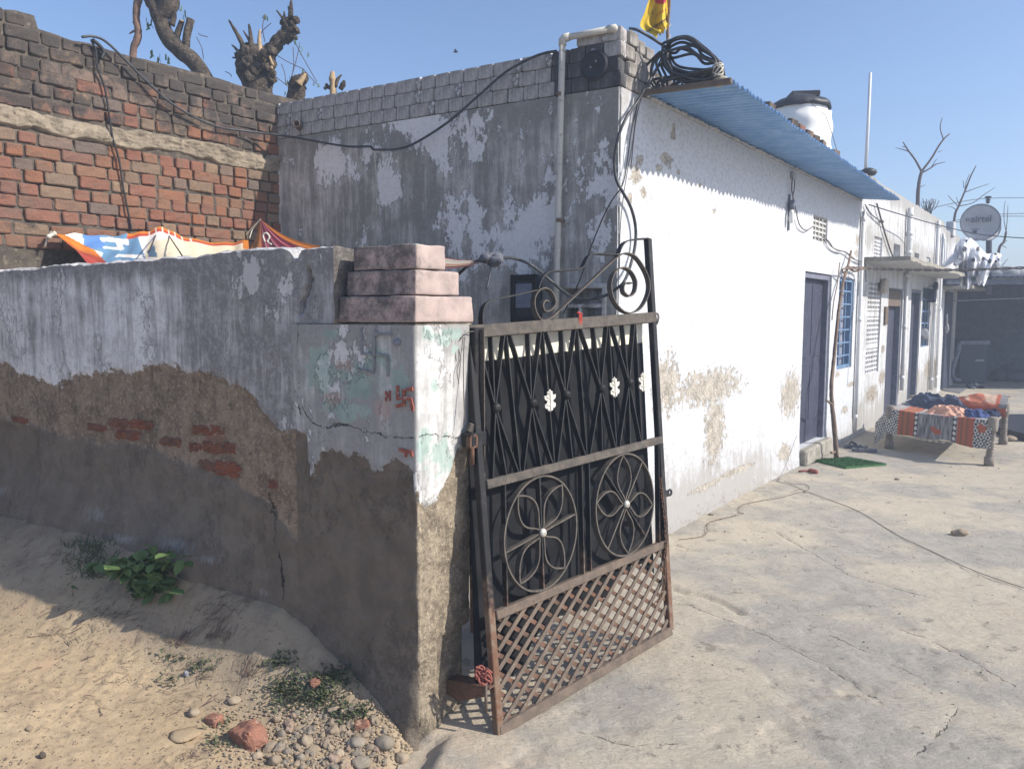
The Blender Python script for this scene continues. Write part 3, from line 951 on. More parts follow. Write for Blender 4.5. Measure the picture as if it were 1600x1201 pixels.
b_attrs = {
    "peel": lambda U, Z: 10 + mud_line(U) - Z + 0.02 * fbm(U * 9, Z * 9, 61, 4),
    "low": lambda U, Z: low_line(U) - Z + 0.03 * fbm(U * 7, Z * 7, 69, 3),
    "red": lambda U, Z: np.maximum(patches(BW, U, Z, RED_SPOTS), 0) * 0.55 - 0.02,
    "eff": lambda U, Z: np.maximum(patches(BW, U, Z, EFF_SPOTS), 0) * 0.55 - 0.1,
    "stain": lambda U, Z: 0.55 * sstep(1.70, 1.87, Z) + 0.30 * sstep(0.75, 0.35, np.abs(U - 0.72)) - 0.3 * sstep(1.45, 1.15, Z) * sstep(1.0, 1.3, U),
    "crk": crack_field(BW, [(418, 770), (424, 800), (432, 830), (430, 850), (440, 880), (446, 905), (444, 940)], True),
    "crk2": lambda U, Z: 13 + 0 * U,
}


def boundary_wall():
    t = thing("boundary_wall", "long shaded boundary wall with grey limewash on top and bare mud plaster below", "wall", BW.at(1.8, 0.3))
    mb = MB()
    top = lambda U: 1.862 - 0.014 * U + 0.012 * fbm(U * 4, U * 0, 71, 3) + 0.010 * np.abs(fbm(U * 18, U * 0, 73, 2)) - 0.045 * np.exp(-((U - 0.60) / 0.02) ** 2)
    us = np.arange(0.55, 4.6, 0.011)
    zs = np.arange(-0.10, 1.856, 0.011)
    Pp = wall_grid(mb, BW, us, zs, 0, b_disp, b_attrs, topz=top)
    # top of the wall, folded back from the front edge
    TH = 0.15
    rows = []
    for k, dpt in enumerate([0.0, 0.012, 0.05, 0.09, 0.13, TH, TH, TH]):
        q = Pp[-1] - BW.N * dpt
        zz = [0.0, 0.006, 0.010, 0.012, 0.008, 0.0, -0.5, -1.9][k]
        q = q + UPV * (zz + (0.012 * fbm(us * 14, us * 0 + dpt * 40, 75, 3)[:, None] if 0 < k < 6 else 0))
        rows.append(q)
    fl = np.dot(np.cross(BW.U, UPV), BW.N) < 0
    U = np.tile(us, (8, 1))
    mb.grid(np.array(rows), {"peel": np.full(U.shape, 9.0), "crk": np.full(U.shape, 13.), "crk2": np.full(U.shape, 13.), "stain": np.full(U.shape, 0.1)}, flip=fl)
    # the raised end of the wall that stands behind the pillar steps
    us2 = np.arange(0.385, 0.612, 0.011); zs2 = np.arange(1.555, 1.857, 0.011)
    Q = wall_grid(mb, BW, us2, zs2, 0, b_disp, b_attrs, topz=top)
    U2 = np.tile(us2, (5, 1))
    rows = [Q[-1] - BW.N * d + UPV * (z + (0.008 * fbm(us2 * 14, us2 * 0 + d * 40, 75, 3)[:, None] if d else 0)) for d, z in ((0, 0), (0.012, 0.005), (0.06, 0.0), (0.11, -0.012), (TH, -0.02))]
    mb.grid(np.array(rows), {"peel": np.full(U2.shape, 9.0), "crk": np.full(U2.shape, 13.), "crk2": np.full(U2.shape, 13.)}, flip=fl)
    mb.build("wall_face", M['bwall'], t)
    # lit end face
    mb = MB()
    EP = Plane(BW.at(0.385, 0), 38, 1)
    if EP.N[0] < 0:
        EP.N = -EP.N
    ws = np.linspace(0, TH, 15); ze = np.arange(1.555, 1.86, 0.0105)
    wall_grid(mb, EP, ws, ze, 0, lambda U, Z: 0.006 * fbm(U * 18, Z * 18, 77, 3) - 0.012 * sstep(TH - .02, TH, U) - 0.006 * sstep(0.012, 0, U),
              {"peel": lambda U, Z: np.full(U.shape, 10.0) - 0.03 + 0.06 * fbm(U * 20, Z * 14, 78, 3), "stain": lambda U, Z: 0 * U + 0.45, "crk": lambda U, Z: 13 + 0 * U, "crk2": lambda U, Z: 13 + 0 * U,
               "green": lambda U, Z: 0 * U - 2, "pink": lambda U, Z: 0 * U - 2},
              topz=lambda U: 1.862 - 0.10 * U + 0.0 * U)
    mb.build("wall_end", M['parapet2'], t)
    # bricks laid bare in the lost plaster
    spots = [(150, 668, 30, 10), (183, 660, 34, 13), (218, 663, 36, 12), (197, 680, 38, 13), (262, 690, 34, 13), (312, 672, 28, 13), (338, 672, 22, 12),
             (302, 699, 22, 13), (330, 700, 30, 16), (357, 700, 20, 15), (322, 727, 28, 15), (355, 733, 40, 20), (425, 756, 14, 12), (30, 656, 26, 8)]
    for i, (x, y, w, h) in enumerate(spots):
        u, z = BW.uz(x, y); u1, _ = BW.uz(x + w / 2, y); _, z1 = BW.uz(x, y - h / 2)
        du = abs(u1 - u) * 1.05; dz = abs(z1 - z) * 1.2
        m = MB()
        c = BW.at(u, z, float(b_disp(np.array(u), np.array(z))) - 0.036)
        nu, nz = 9, 6
        V = []
        for b in np.linspace(-1, 1, nz):
            for a in np.linspace(-1, 1, nu):
                e = sstep(1.02, 0.75, max(abs(a), abs(b)))
                V.append(c + BW.U * du * a * (1 + 0.05 * rng.normal()) + UPV * dz * b * (1 + .05 * rng.normal())
                         + BW.N * (0.0425 - 0.008 * (1 - e) + 0.0045 * rng.normal()))
        V = np.array(V).reshape(nz, nu, 3)
        m.grid(V, flip=fl, smooth=False)
        m.box(c, BW.U * du * .98, UPV * dz * .98, BW.N * 0.028)
        m.build("brick", M['brick_worn'], t)


M['parapet2'] = plaster('limewash_wall_end', white=(0.46, 0.43, 0.39), stain=(0.10, 0.092, 0.085), mud=(0.34, 0.28, 0.22), stain_amt=0.75)
boundary_wall()

# ------------------------------------------------------------------ gate pillar
PH = 1.565
PWL, PWR, RC = 0.62, 0.30, 0.014


def gate_pillar():
    t = thing("gate_pillar", "square gate pillar with flaking white and green paint, bare mortar below and a stepped pink cap", "gate pillar", P0)
    # left face (u), rounded corner, right face (w): one skin
    sL = np.arange(-PWL, -RC, 0.0105); sR = np.arange(RC, PWR + 1e-6, 0.0105)
    path = [(BW.U * -s, BW.N, s) for s in sL]
    Nr = PR.N if PR.N[0] > 0 else -PR.N
    for k in range(5):
        a = k / 4
        n = unit(BW.N * (1 - a) + Nr * a)
        p = BW.U * RC * (1 - a) ** 1.6 + PR.U * RC * a ** 1.6
        path.append((p, n, -RC + 2 * RC * a))
    path += [(PR.U * s, Nr, s) for s in sR]
    S = np.array([p[2] for p in path]); Pxy = np.array([p[0] for p in path]); Nn = np.array([p[1] for p in path])
    zs = np.arange(-0.08, PH + 0.001, 0.0105)
    SS, Z = np.meshgrid(S, zs)
    Lm = SS < 0
    ml_r = px_contour(PR, [(650, 770), (662, 795), (680, 786), (690, 770), (700, 745), (708, 720), (716, 700), (735, 690)])
    ml = np.where(Lm, mud_line(-SS), ml_r(SS))
    ml = np.where(np.abs(SS) < 0.02, np.minimum(ml, 0.93), ml)
    pe = ml - Z + 0.03 * fbm(SS * 9, Z * 9, 81, 4)
    pk = sstep(-0.004, 0.012, pe)
    d = 0.004 * fbm(SS * 4, Z * 4, 83, 3) + 0.0018 * fbm(SS * 16, Z * 16, 85, 3) - 0.007 * pk + pk * 0.007 * fbm(SS * 12, Z * 12, 87, 4)
    d = d + pk * 0.004 * fbm(SS * 40, Z * 40, 88, 2)
    d = d + np.where(Lm, 0.032 * sstep(0.35, 0.0, Z) ** 2 * sstep(-0.45, -0.1, SS), 0.02 * sstep(0.30, 0.0, Z) ** 2)
    # ragged lower quoin, and a recess shaped where the gate's shadow falls
    d = d - 0.035 * sstep(0.05, 0.0, np.abs(SS)) * sstep(0.42, 0.30, Z) * (0.5 + 1.2 * fbm(SS * 0 + 3, Z * 12, 89, 2))
    d = d - 0.11 * sstep(0.10, 0.16, SS) * sstep(0.36, 0.30, Z + 0.03 * fbm(SS * 12, Z * 12, 90, 2))
    Pp = P0 + Pxy[None] + Z[..., None] * UPV + Nn[None] * d[..., None]
    gl = patches(BW, -SS, Z, [(505, 590, 40, 55), (560, 600, 55, 45), (540, 640, 60, 30), (500, 555, 25, 25), (590, 560, 35, 35), (520, 520, 30, 18), (625, 600, 25, 60)])
    gr = patches(PR, SS, Z, [(668, 520, 25, 25), (700, 525, 30, 20), (660, 690, 20, 50), (690, 710, 40, 45), (680, 600, 8, 22), (712, 545, 14, 14)])
    green = np.where(Lm, np.maximum(gl, -0.9) * 0.42, np.maximum(gr, -1.2) * 0.42)
    pink = np.where(Lm, np.maximum(patches(BW, -SS, Z, [(520, 625, 25, 25), (600, 640, 30, 30), (540, 570, 20, 20), (640, 705, 20, 12)]), -1) * 0.4, -1.0)
    cl = crack_field(BW, [(468, 625), (474, 640), (488, 660), (505, 668), (530, 662), (560, 672), (600, 680), (648, 683)], False)(-SS, Z)
    cr = crack_field(PR, [(650, 683), (668, 678), (685, 684), (700, 680), (716, 684), (735, 680)], False)(SS, Z)
    c2 = crack_field(BW, [(468, 500), (464, 545), (466, 600), (470, 650)], True)(-SS, Z)
    stain = np.where(Lm, 0.40 + 0.25 * sstep(1.45, 1.56, Z), 0.05 + 0.35 * sstep(1.40, 1.56, Z) + 0.25 * sstep(0.2, 0.3, SS))
    mb = MB()
    mb.grid(Pp, {"peel": 10 + ml - Z + 0.02 * fbm(SS * 9, Z * 9, 81, 4), "green": green, "pink": pink, "crk": np.where(Lm, cl, cr), "crk2": c2, "stain": stain,
                 "low": np.where(Lm, 1.0, -1.0), "red": -0.4 + 0 * SS, "eff": -0.1 + 0 * SS})
    # closing box inside and the flat top
    cen = P0 + BW.U * (PWL / 2 - .01) + PR.U * (PWR / 2) 
    mb.box(cen + UPV * (PH / 2 - 0.012), BW.U * (PWL / 2 - 0.03), PR.U * (PWR / 2 - 0.035), UPV * (PH / 2 - .0))
    tp = [P0 + BW.U * 0.008 + PR.U * 0.008 + UPV * (PH - .002), P0 + PR.U * (PWR + .01) + UPV * (PH - .002), P0 + PR.U * PWR + BW.U * PWL + UPV * (PH - .002), P0 + BW.U * PWL + PR.U * .01 + UPV * (PH - .002)]
    mb.prism(tp, UPV * 0.006)
    mb.v = [tuple(p) for p in mb.v]
    k = mb.n
    for a in ("peel", "crk", "crk2"):
        pass
    sh = mb.build("shaft", M['pillar'], t)
    for a, v in (("peel", 11.0), ("crk", 13.0), ("crk2", 13.0)):
        at = sh.data.attributes[a]
        n0 = len(zs) * len(S)
        for i in range(n0, mb.n):
            at.data[i].value = v
    # stepped cap: three courses (left width, right width, inset from the corner on both)
    z = PH + 0.002
    for (iu, iw, lu, lw, h) in ((0.006, 0.010, 0.375, 0.31, 0.098), (0.022, 0.030, 0.335, 0.245, 0.092), (0.028, 0.040, 0.300, 0.155, 0.090)):
        m = MB()
        rounding = 0.006
        nu, nw, nz = 22, 18, 9
        a0, a1, b0, b1 = iu, iu + lu, iw, iw + lw
        c = P0 + BW.U * (a0 + a1) / 2 + PR.U * (b0 + b1) / 2 + UPV * (z + h / 2)
        # a rounded, uneven block: subdivided box pushed by noise
        bm = bmesh.new(); bmesh.ops.create_cube(bm, size=2.0)
        bmesh.ops.subdivide_edges(bm, edges=bm.edges[:], cuts=11, use_grid_fill=True)
        V = np.array([v.co[:] for v in bm.verts]); F = [[v.index for v in f.verts] for f in bm.faces]; bm.free()
        hs = np.array([lu / 2, lw / 2, h / 2])
        for a in range(3):
            k_ = (np.abs(V[:, a]) > .80) & (np.abs(V[:, a]) < .9)
            V[k_, a] = np.sign(V[k_, a]) * (1 - rounding / hs[a])
        Q = V * hs
        inner = np.clip(Q, -(hs - rounding), hs - rounding)
        dv = Q - inner; ln = np.linalg.norm(dv, axis=1, keepdims=True)
        Q = inner + dv / np.maximum(ln, 1e-9) * np.minimum(ln, rounding)
        nz_ = 0.011 * fbm(Q[:, 0] * 17 + Q[:, 2] * 9 + z * 31, Q[:, 1] * 14 + Q[:, 2] * 5, 95, 4)
        Q = Q * (1 + nz_[:, None] / np.maximum(np.linalg.norm(Q, axis=1, keepdims=True), .05))
        W_ = c + Q[:, :1] * BW.U + Q[:, 1:2] * PR.U + Q[:, 2:] * UPV
        m.add(W_, [f[::-1] for f in F], True)
        m.build("cap_step", M['pink'], t)
        z += h + 0.004

    # painted signs and the older ones cut in the plaster
    def stroke(m, pts, w, pl, off, dep, seed):
        q = [pl.uz(*p) for p in pts]
        for (a, b) in zip(q[:-1], q[1:]):
            a = np.array(a); b = np.array(b); dd = b - a; l = np.linalg.norm(dd); dd = dd / l; s_ = np.array([-dd[1], dd[0]])
            n = max(2, int(l / 0.012))
            ed = []
            for k in range(n + 1):
                c_ = a + dd * (l * k / n + (-w * .35 if k == 0 else w * .35 if k == n else 0))
                ww = w * (0.5 + 0.16 * random.uniform(-1, 1))
                ed.append((c_ + s_ * ww, c_ - s_ * ww))
            ring = [e[0] for e in ed] + [e[1] for e in ed[::-1]]
            P3 = [pl.at(x, zz, off) for x, zz in ring]
            nrm = np.cross(P3[1] - P3[0], P3[n + 2] - P3[0])
            if nrm @ pl.N < 0:
                P3 = P3[::-1]
            m.prism(P3, pl.N * dep)
            off += 0.0006
    m = MB()
    stroke(m, [(622, 604), (622, 622), (641, 622)], 0.0125, BW, 0.0055, 0.006, 1)
    stroke(m, [(632, 632), (632, 609), (645, 607)], 0.0125, BW, 0.0075, 0.006, 2)
    stroke(m, [(622, 634), (632, 631)], 0.0125, BW, 0.0090, 0.006, 3)
    stroke(m, [(631, 622), (644, 623), (647, 640)], 0.0125, BW, 0.0100, 0.006, 4)
    m.build("painted_swastika", M['redpaint'], t, "red painted swastika, a Hindu good luck sign")
    m = MB()
    stroke(m, [(604, 612), (604, 625)], 0.008, BW, 0.0055, 0.006, 5)
    stroke(m, [(610, 611), (610, 625)], 0.008, BW, 0.0055, 0.006, 6)
    stroke(m, [(604, 613), (607, 619), (610, 613)], 0.005, BW, 0.0070, 0.006, 7)
    m.build("painted_mark", M['redpaint'], t, "small red painted mark")
    m = MB()
    stroke(m, [(624, 702), (644, 706)], 0.011, BW, 0.0055, 0.006, 8)
    stroke(m, [(636, 704), (634, 712)], 0.009, BW, 0.0065, 0.006, 9)
    stroke(m, [(643, 705), (645, 712)], 0.009, BW, 0.0065, 0.006, 9)
    m.build("painted_mark", M['redpaint'], t, "worn remains of a red painted mark")
    m = MB()
    stroke(m, [(565, 514), (566, 552), (606, 556), (607, 586)], 0.010, BW, 0.0040, 0.005, 10)
    stroke(m, [(560, 577), (585, 582), (586, 522), (612, 522)], 0.010, BW, 0.0055, 0.005, 11)
    m.build("incised_swastika", M['scar'], t, "older swastika scored in grey plaster")
    m = MB()
    cc = BW.at(*BW.uz(622, 535), 0.004)
    m.blob(cc, 0.018, 5, 2, 0.3, (1, 0.5, 0.75))
    m.build("plaster_lump", M['eye'], t)


gate_pillar()
# ------------------------------------------------------------------ bricks
def brick_mesh(l, h, d, seed, name="brick", chip=1.0):
    """a hand-made brick: front at +y, chipped edges; about 60 faces"""
    r_ = np.random.default_rng(seed)
    e_ = .007 / (l / 2)
    us = np.array([-1, -1 + e_, -.45, .05, .5, 1 - e_, 1]) if l > .15 else np.array([-1, -1 + e_, -.1, 1 - e_, 1])
    zs = np.array([-1, -.80, .05, .80, 1]); nu, nz = len(us), len(zs)
    sk = r_.uniform(-0.05, 0.05, 4)
    front = np.zeros((nz, nu, 3)); mid = np.zeros((nz, nu, 3))
    ox, oz = r_.uniform(0, 50, 2)
    for j, b in enumerate(zs):
        for i, a in enumerate(us):
            edge = max(abs(a), abs(b))
            ch = (0.004 + 0.014 * max(0, vn(ox + a * 2.2, oz + b * 2.2, seed))) * chip
            yy = d / 2 + 0.009 * chip * vn(ox + a * 3, oz + b * 3, seed + 3) - (ch if edge > .99 else 0)
            crn = abs(a) > .99 and abs(b) > .99
            sh = 1 - (0.05 if crn else 0) + 0.03 * vn(ox + a * 4, oz + b * 4, seed + 9)
            front[j, i] = (a * l / 2 * sh + sk[0] * b * h * .3, yy - (0.007 * chip if crn else 0), b * h / 2 * sh + sk[1] * a * h * .4)
    mb = MB()
    mb.grid(front, flip=True, smooth=False)
    ringi = [(0, i) for i in range(nu)] + [(j, nu - 1) for j in range(1, nz)] + [(nz - 1, i) for i in range(nu - 2, -1, -1)] + [(j, 0) for j in range(nz - 2, 0, -1)]
    n = len(ringi)
    A = [front[j, i] for j, i in ringi]
    B = [np.array([p[0] * 1.03, d / 2 - 0.022, p[2] * 1.04]) for p in A]
    C = [np.array([p[0], -d / 2, p[2]]) for p in B]
    mb.add(A + B + C, [(k, (k + 1) % n, (k + 1) % n + n, k + n) for k in range(n)] + [(k + n, (k + 1) % n + n, (k + 1) % n + 2 * n, k + 2 * n) for k in range(n)] + [tuple(range(2 * n, 3 * n))])
    return mb.mesh(name, M['brick_red'])


BR_S = [brick_mesh(0.205, 0.074, 0.10, 100 + k) for k in range(9)]
BR_P = [brick_mesh(0.205, 0.074, 0.10, 300 + k, chip=.35) for k in range(6)]
BR_Q = [brick_mesh(0.100, 0.074, 0.10, 400 + k, chip=.35) for k in range(6)]
BR_H = [brick_mesh(0.100, 0.074, 0.10, 200 + k) for k in range(9)]


def place_brick(parent, me, pl, u, z, off, mat, su=1.0, sz=1.0, tilt=0.0, name="brick"):
    o = bpy.data.objects.new(name, me)
    COL.objects.link(o)
    X = pl.U; Yv = pl.N
    if np.dot(np.cross(X, Yv), UPV) < 0:
        X = -X
    Mx = Matrix(((X[0], Yv[0], 0), (X[1], Yv[1], 0), (0, 0, 1))).to_4x4()
    Mx = Mx @ Matrix.Rotation(tilt, 4, 'Y') @ Matrix.Rotation(random.uniform(-.03, .03), 4, 'Z') @ Matrix.Diagonal((su, 1, sz, 1))
    p = pl.at(u, z, off)
    Mx.translation = Vector(p)
    o.material_slots[0].link = 'OBJECT'
    o.material_slots[0].material = mat
    if parent is not None:
        adopt(o, parent)
    o.matrix_basis = Mx
    return o


def set_child_world(o, Mx):
    o.matrix_basis = Mx          # parents carry pure translations that are undone by the parent inverse


# ------------------------------------------------------------------ rear brick wall
def brick_wall():
    t = thing("brick_wall", "tall old red brick wall with sooty top rows and a rough cement band", "brick wall", KW.at(1.2, 0))
    tp = [(0, 5), (25, 7), (60, 18), (61, 36), (111, 54), (144, 60), (195, 78), (226, 85), (278, 98), (325, 110), (388, 130), (437, 143)]
    q = sorted(KW.uz(*p) for p in tp)
    tu = [a for a, b in q]; tz = [b for a, b in q]
    topf = lambda u: np.interp(u, [-2.0] + tu + [4.0], [tz[0]] + tz + [tz[-1] + 0.05])
    zb0 = np.mean([KW.uz(0, 200)[1], KW.uz(390, 262)[1]])
    zb1 = np.mean([KW.uz(0, 164)[1], KW.uz(390, 232)[1]])
    # backing of mortar
    mb = MB()
    us = np.arange(-1.8, 3.2, 0.022); zs = np.arange(-0.1, 3.30, 0.022)
    U, Z = np.meshgrid(us, zs)
    tt = topf(us) - 0.03
    Z = np.where(Z > 2.6, 2.6 + (Z - 2.6) * (tt - 2.6)[None, :] / (zs[-1] - 2.6), Z)
    dd = -0.016 + 0.016 * fbm(U * 14, Z * 14, 110, 4)
    Pp = KW.o + U[..., None] * KW.U + Z[..., None] * UPV + dd[..., None] * KW.N
    mb.grid(Pp, flip=np.dot(np.cross(KW.U, UPV), KW.N) < 0)
    top = np.stack([Pp[-1], Pp[-1] - KW.N * 0.12, Pp[-1] - KW.N * 0.20, Pp[-1] - KW.N * 0.20 - UPV * 3], 0)
    mb.grid(top, flip=np.dot(np.cross(KW.U, UPV), KW.N) < 0)
    mb.build("mortar_bed", M['mortar'], t)
    # cement band
    mb = MB()
    us = np.arange(-0.05, 3.0, 0.013)
    rr = np.linspace(0, 1, 26)
    U, RR = np.meshgrid(us, rr)
    lo = zb0 + 0.034 * fbm(us * 5, us * 0, 111, 5); hi = zb1 + 0.030 * fbm(us * 5, us * 0 + 5, 113, 5)
    Z = lo[None] + (hi - lo)[None] * RR
    dd = 0.002 + 0.030 * fbm(U * 8, Z * 13, 115, 5) + 0.020 * np.abs(fbm(U * 24, Z * 30, 116, 3)) - 0.03 * sstep(0.14, 0, RR) - 0.03 * sstep(0.86, 1.0, RR)
    Pp = KW.o + U[..., None] * KW.U + Z[..., None] * UPV + dd[..., None] * KW.N
    mb.grid(Pp, flip=np.dot(np.cross(KW.U, UPV), KW.N) < 0)
    mb.build("cement_band", M['band'], t)
    # courses
    PITCHZ = 0.0795
    rows = []
    z = zb1 + 0.043
    while z < 3.75:
        rows.append(z); z += PITCHZ
    z = zb0 - 0.040
    while z > 1.86:
        rows.append(z); z -= PITCHZ
    cnt = 0
    for zi, z in enumerate(rows):
        u = -0.02 - random.uniform(0, .12)
        hdr = (zi % 2 == 0)
        while u < 2.62:
            long_ = random.random() < (0.30 if z > zb1 else (0.42 if u > 1.1 else 0.18))
            l = (0.203 if long_ else 0.106) * random.uniform(0.94, 1.06)
            uc = u + l / 2
            tz_ = float(topf(uc))
            if z + 0.030 < tz_ + 0.012:
                wav = 0.010 * float(vn(uc * 1.4, zi * 3.3, 120)) * 2
                if uc > 2.36 or z < 2.0 or uc < -.16:
                    u += l + .011
                    continue
                hz = z + wav
                if z > 3.2 + 0.1 * random.uniform(-1, 1) or (z > 3.0 and random.random() < .55) or random.random() < 0.06:
                    mat = M['brick_soot']
                else:
                    mat = M[random.choices(['brick_red', 'brick_orange', 'brick_buff'], [4, 4, 2.4] if z < zb1 else [3, 3, 3.4])[0]]
                me = random.choice(BR_S if long_ else BR_H)
                topmost = hz + 0.10 > tz_
                o = place_brick(t, me, KW, uc, hz, -0.050 + random.uniform(-.007, .007) - (0.004 if topmost else 0), mat,
                                (l - 0.006 + random.uniform(-.003, .003)) / (0.205 if long_ else 0.100), random.uniform(0.92, 1.01), random.uniform(-.025, .025))
                cnt += 1
            u += l + random.uniform(0.006, 0.013)
    print("bricks in rear wall", cnt)


brick_wall()

# ------------------------------------------------------------------ the plastered house
S_END = 6.20
AW_Z = 3.02


def openings_keep(rects):
    def k(U, Z):
        m = np.ones(U.shape, bool)
        for (a, b, c, d) in rects:
            m &= ~((U > a) & (U < b) & (Z > c) & (Z < d))
        return m
    return k


def snap_axis(lo, hi, step, marks):
    xs = [lo, hi] + [m for m in marks if lo < m < hi]
    xs = sorted(set(round(x, 5) for x in xs)); out = [xs[0]]
    for a, b in zip(xs[:-1], xs[1:]):
        n = max(1, int(round((b - a) / step)))
        out += list(np.linspace(a, b, n + 1)[1:])
    return np.array(out)


def reveal(mb, pl, r, depth, mi=0):
    """the four sides of an opening, set back into the wall"""
    a, b, c, d = r
    for (p, q) in (((a, c), (a, d)), ((a, d), (b, d)), ((b, d), (b, c)), ((b, c), (a, c))):
        A = pl.at(p[0], p[1], 0.0); B = pl.at(q[0], q[1], 0.0)
        mb.add([A, B, B - pl.N * depth, A - pl.N * depth], [(0, 1, 2, 3)], False, mi, None)


def fill_attr(o, defaults):
    me = o.data
    for k, v in defaults.items():
        if k in me.attributes:
            at = me.attributes[k]
            arr = np.zeros(len(me.vertices)); at.data.foreach_get("value", arr)
            arr[arr == 0] = v
            at.data.foreach_set("value", arr)
        else:
            at = me.attributes.new(k, 'FLOAT', 'POINT'); at.data.foreach_set("value", np.full(len(me.vertices), v))


NONE = {"peel": 9.0, "crk": 13.0, "crk2": 13.0, "green": -2.0, "pink": -2.0, "red": -1.0, "eff": -1.0, "low": -1.0}

dS0, dZ1 = WW.uz(1258, 424); dS1, _ = WW.uz(1300, 430)
DOOR = (dS0, dS1, 0.17, 2.04)
wS0 = WW.uz(1312, 432)[0]; wS1 = WW.uz(1339, 436)[0]
WIN = (wS0, wS1 - 0.12, 0.93, 2.03)


def house():
    t = thing("house", "single storey plastered house with a blue corrugated awning and a slate blue door", "house", HC)
    # ---- shaded front
    mb = MB()
    us = np.arange(0.0, 3.05, 0.02); zs = np.arange(-0.05, 3.001, 0.02)
    f_at = {
        "peel": lambda U, Z: 10 - 0.10 + 0.0 * U,
        "flk": lambda U, Z: np.maximum(patches(FW, U, Z, [(760, 365, 75, 60), (605, 275, 22, 50), (520, 260, 50, 40), (700, 210, 60, 50), (940, 250, 30, 110), (850, 270, 30, 40), (650, 190, 70, 25), (830, 350, 60, 60)]), -0.6) * 0.42,
        "stain": lambda U, Z: 0.35 * sstep(2.7, 3.0, Z) + 0.3 * sstep(0.25, 0.02, U) + 0.25 * np.exp(-((U - 1.55) / 0.15) ** 2),
        "crk": lambda U, Z: 13 + 0 * U, "crk2": lambda U, Z: 13 + 0 * U,
    }
    niche = FW.uz(884, 451) + FW.uz(941, 500)
    NI = (min(niche[0], niche[2]), max(niche[0], niche[2]), niche[3], niche[1])
    us = snap_axis(0.0, 3.05, 0.02, NI[:2]); zs = snap_axis(-0.05, 3.0, 0.02, NI[2:])
    wall_grid(mb, FW, us, zs, 0, lambda U, Z: 0.005 * fbm(U * 2, Z * 2, 130, 3) + 0.0025 * fbm(U * 9, Z * 9, 131, 4) - 0.01 * sstep(0.02, 0, U), f_at, keep=openings_keep([NI]))
    o = mb.build("front_wall", M['fwall'], t)
    mb = MB(); reveal(mb, FW, NI, 0.14)
    mb.add([FW.at(NI[0], NI[2], -.139), FW.at(NI[1], NI[2], -.139), FW.at(NI[1], NI[3], -.139), FW.at(NI[0], NI[3], -.139)], [(0, 1, 2, 3)])
    um = (NI[0] + NI[1]) / 2; zm = NI[2] + (NI[3] - NI[2]) * 0.45
    mb.box(FW.at(um, zm, -0.07), FW.U * (NI[1] - NI[0]) / 2 * .99, UPV * 0.012, FW.N * 0.065)
    mb.box(FW.at(um + 0.03, NI[2] + (zm - NI[2]) / 2, -0.07), FW.U * 0.012, UPV * (zm - NI[2] - .03) / 2, FW.N * 0.06)
    o = mb.build("niche", M['fwall'], t); fill_attr(o, NONE)
    mb = MB()
    for (a, b, c, d) in ((NI[0] - .03, NI[1] + .03, NI[3], NI[3] + .03), (NI[0] - .03, NI[0], NI[2], NI[3]), (NI[1], NI[1] + .03, NI[2], NI[3])):
        mb.box(FW.at((a + b) / 2, (c + d) / 2, 0.004), FW.U * (b - a) / 2, UPV * (d - c) / 2, FW.N * 0.010, 0.004)
    o = mb.build("niche_surround", M['fwall'], t); fill_attr(o, NONE)
    # ---- sunlit long wall
    mb = MB()
    VENT = WW.uz(1271, 335) + WW.uz(1292, 380)
    VE = (VENT[0], VENT[2], VENT[3], VENT[1])
    us = snap_axis(0.0, S_END, 0.022, DOOR[:2] + WIN[:2] + VE[:2]); zs = snap_axis(-0.05, 3.0, 0.022, DOOR[2:] + WIN[2:] + VE[2:])
    low = [(1043, 600, 30, 70), (1110, 605, 70, 42), (1117, 665, 22, 80), (1235, 615, 22, 50),
           (1052, 210, 7, 12), (1042, 250, 14, 18), (1030, 262, 10, 8), (1060, 268, 4, 8), (1094, 290, 5, 6), (993, 275, 14, 22), (1006, 300, 8, 14), (1030, 235, 4, 4), (1115, 330, 4, 8), (985, 310, 5, 12), (1000, 250, 8, 14),
           (1053, 200, 4, 14), (1340, 375, 5, 14), (1338, 395, 4, 10), (1330, 600, 10, 6), (1100, 760, 30, 6), (1150, 735, 40, 6), (1225, 705, 12, 16), (1320, 640, 6, 8), (1308, 585, 6, 8)]
    w_at = {
        "peel": lambda U, Z: 10 - 0.06 + np.maximum(patches(WW, U, Z, low), -0.25) * 0.15 + 0.05 * sstep(0.25, 0.0, Z) + 0.02 * sstep(0.9, 0.3, Z),
        "stain": lambda U, Z: 0.75 * sstep(0.75, 0.0, Z) + 0.35 * sstep(1.0, 0.5, Z) * sstep(3.4, 2.0, U) + 0.5 * sstep(2.75, 3.0, Z) * sstep(0.9, 0.3, U) + 0.35 * sstep(0.35, 0.12, U) * sstep(2.2, 2.9, Z),
        "crk": lambda U, Z: 13 + 0 * U, "crk2": lambda U, Z: 13 + 0 * U,
    }
    wall_grid(mb, WW, us, zs, 0, lambda U, Z: 0.006 * fbm(U * 1.2, Z * 1.2, 140, 3) + 0.003 * fbm(U * 8, Z * 8, 141, 4) + 0.02 * sstep(0.35, 0, Z) - 0.01 * sstep(0.02, 0, U),
              w_at, keep=openings_keep([DOOR, WIN, VE]))
    mb.build("long_wall", M['wwall'], t)
    mb = MB(); reveal(mb, WW, DOOR, 0.13); reveal(mb, WW, WIN, 0.12); reveal(mb, WW, VE, 0.05)
    o = mb.build("opening_reveals", M['wwall'], t); fill_attr(o, NONE)
    # ---- body behind the faces and roof slab
    mb = MB()
    c0 = HC - WW.N * 0.14 - FW.N * 0.14
    P4 = [c0 + WW.U * .02, c0 + WW.U * (S_END - .1), c0 + WW.U * (S_END - .1) + FW.U * 2.8, c0 + FW.U * 2.8]
    mb.prism([p + UPV * 2.95 for p in P4], UPV * 2.95)
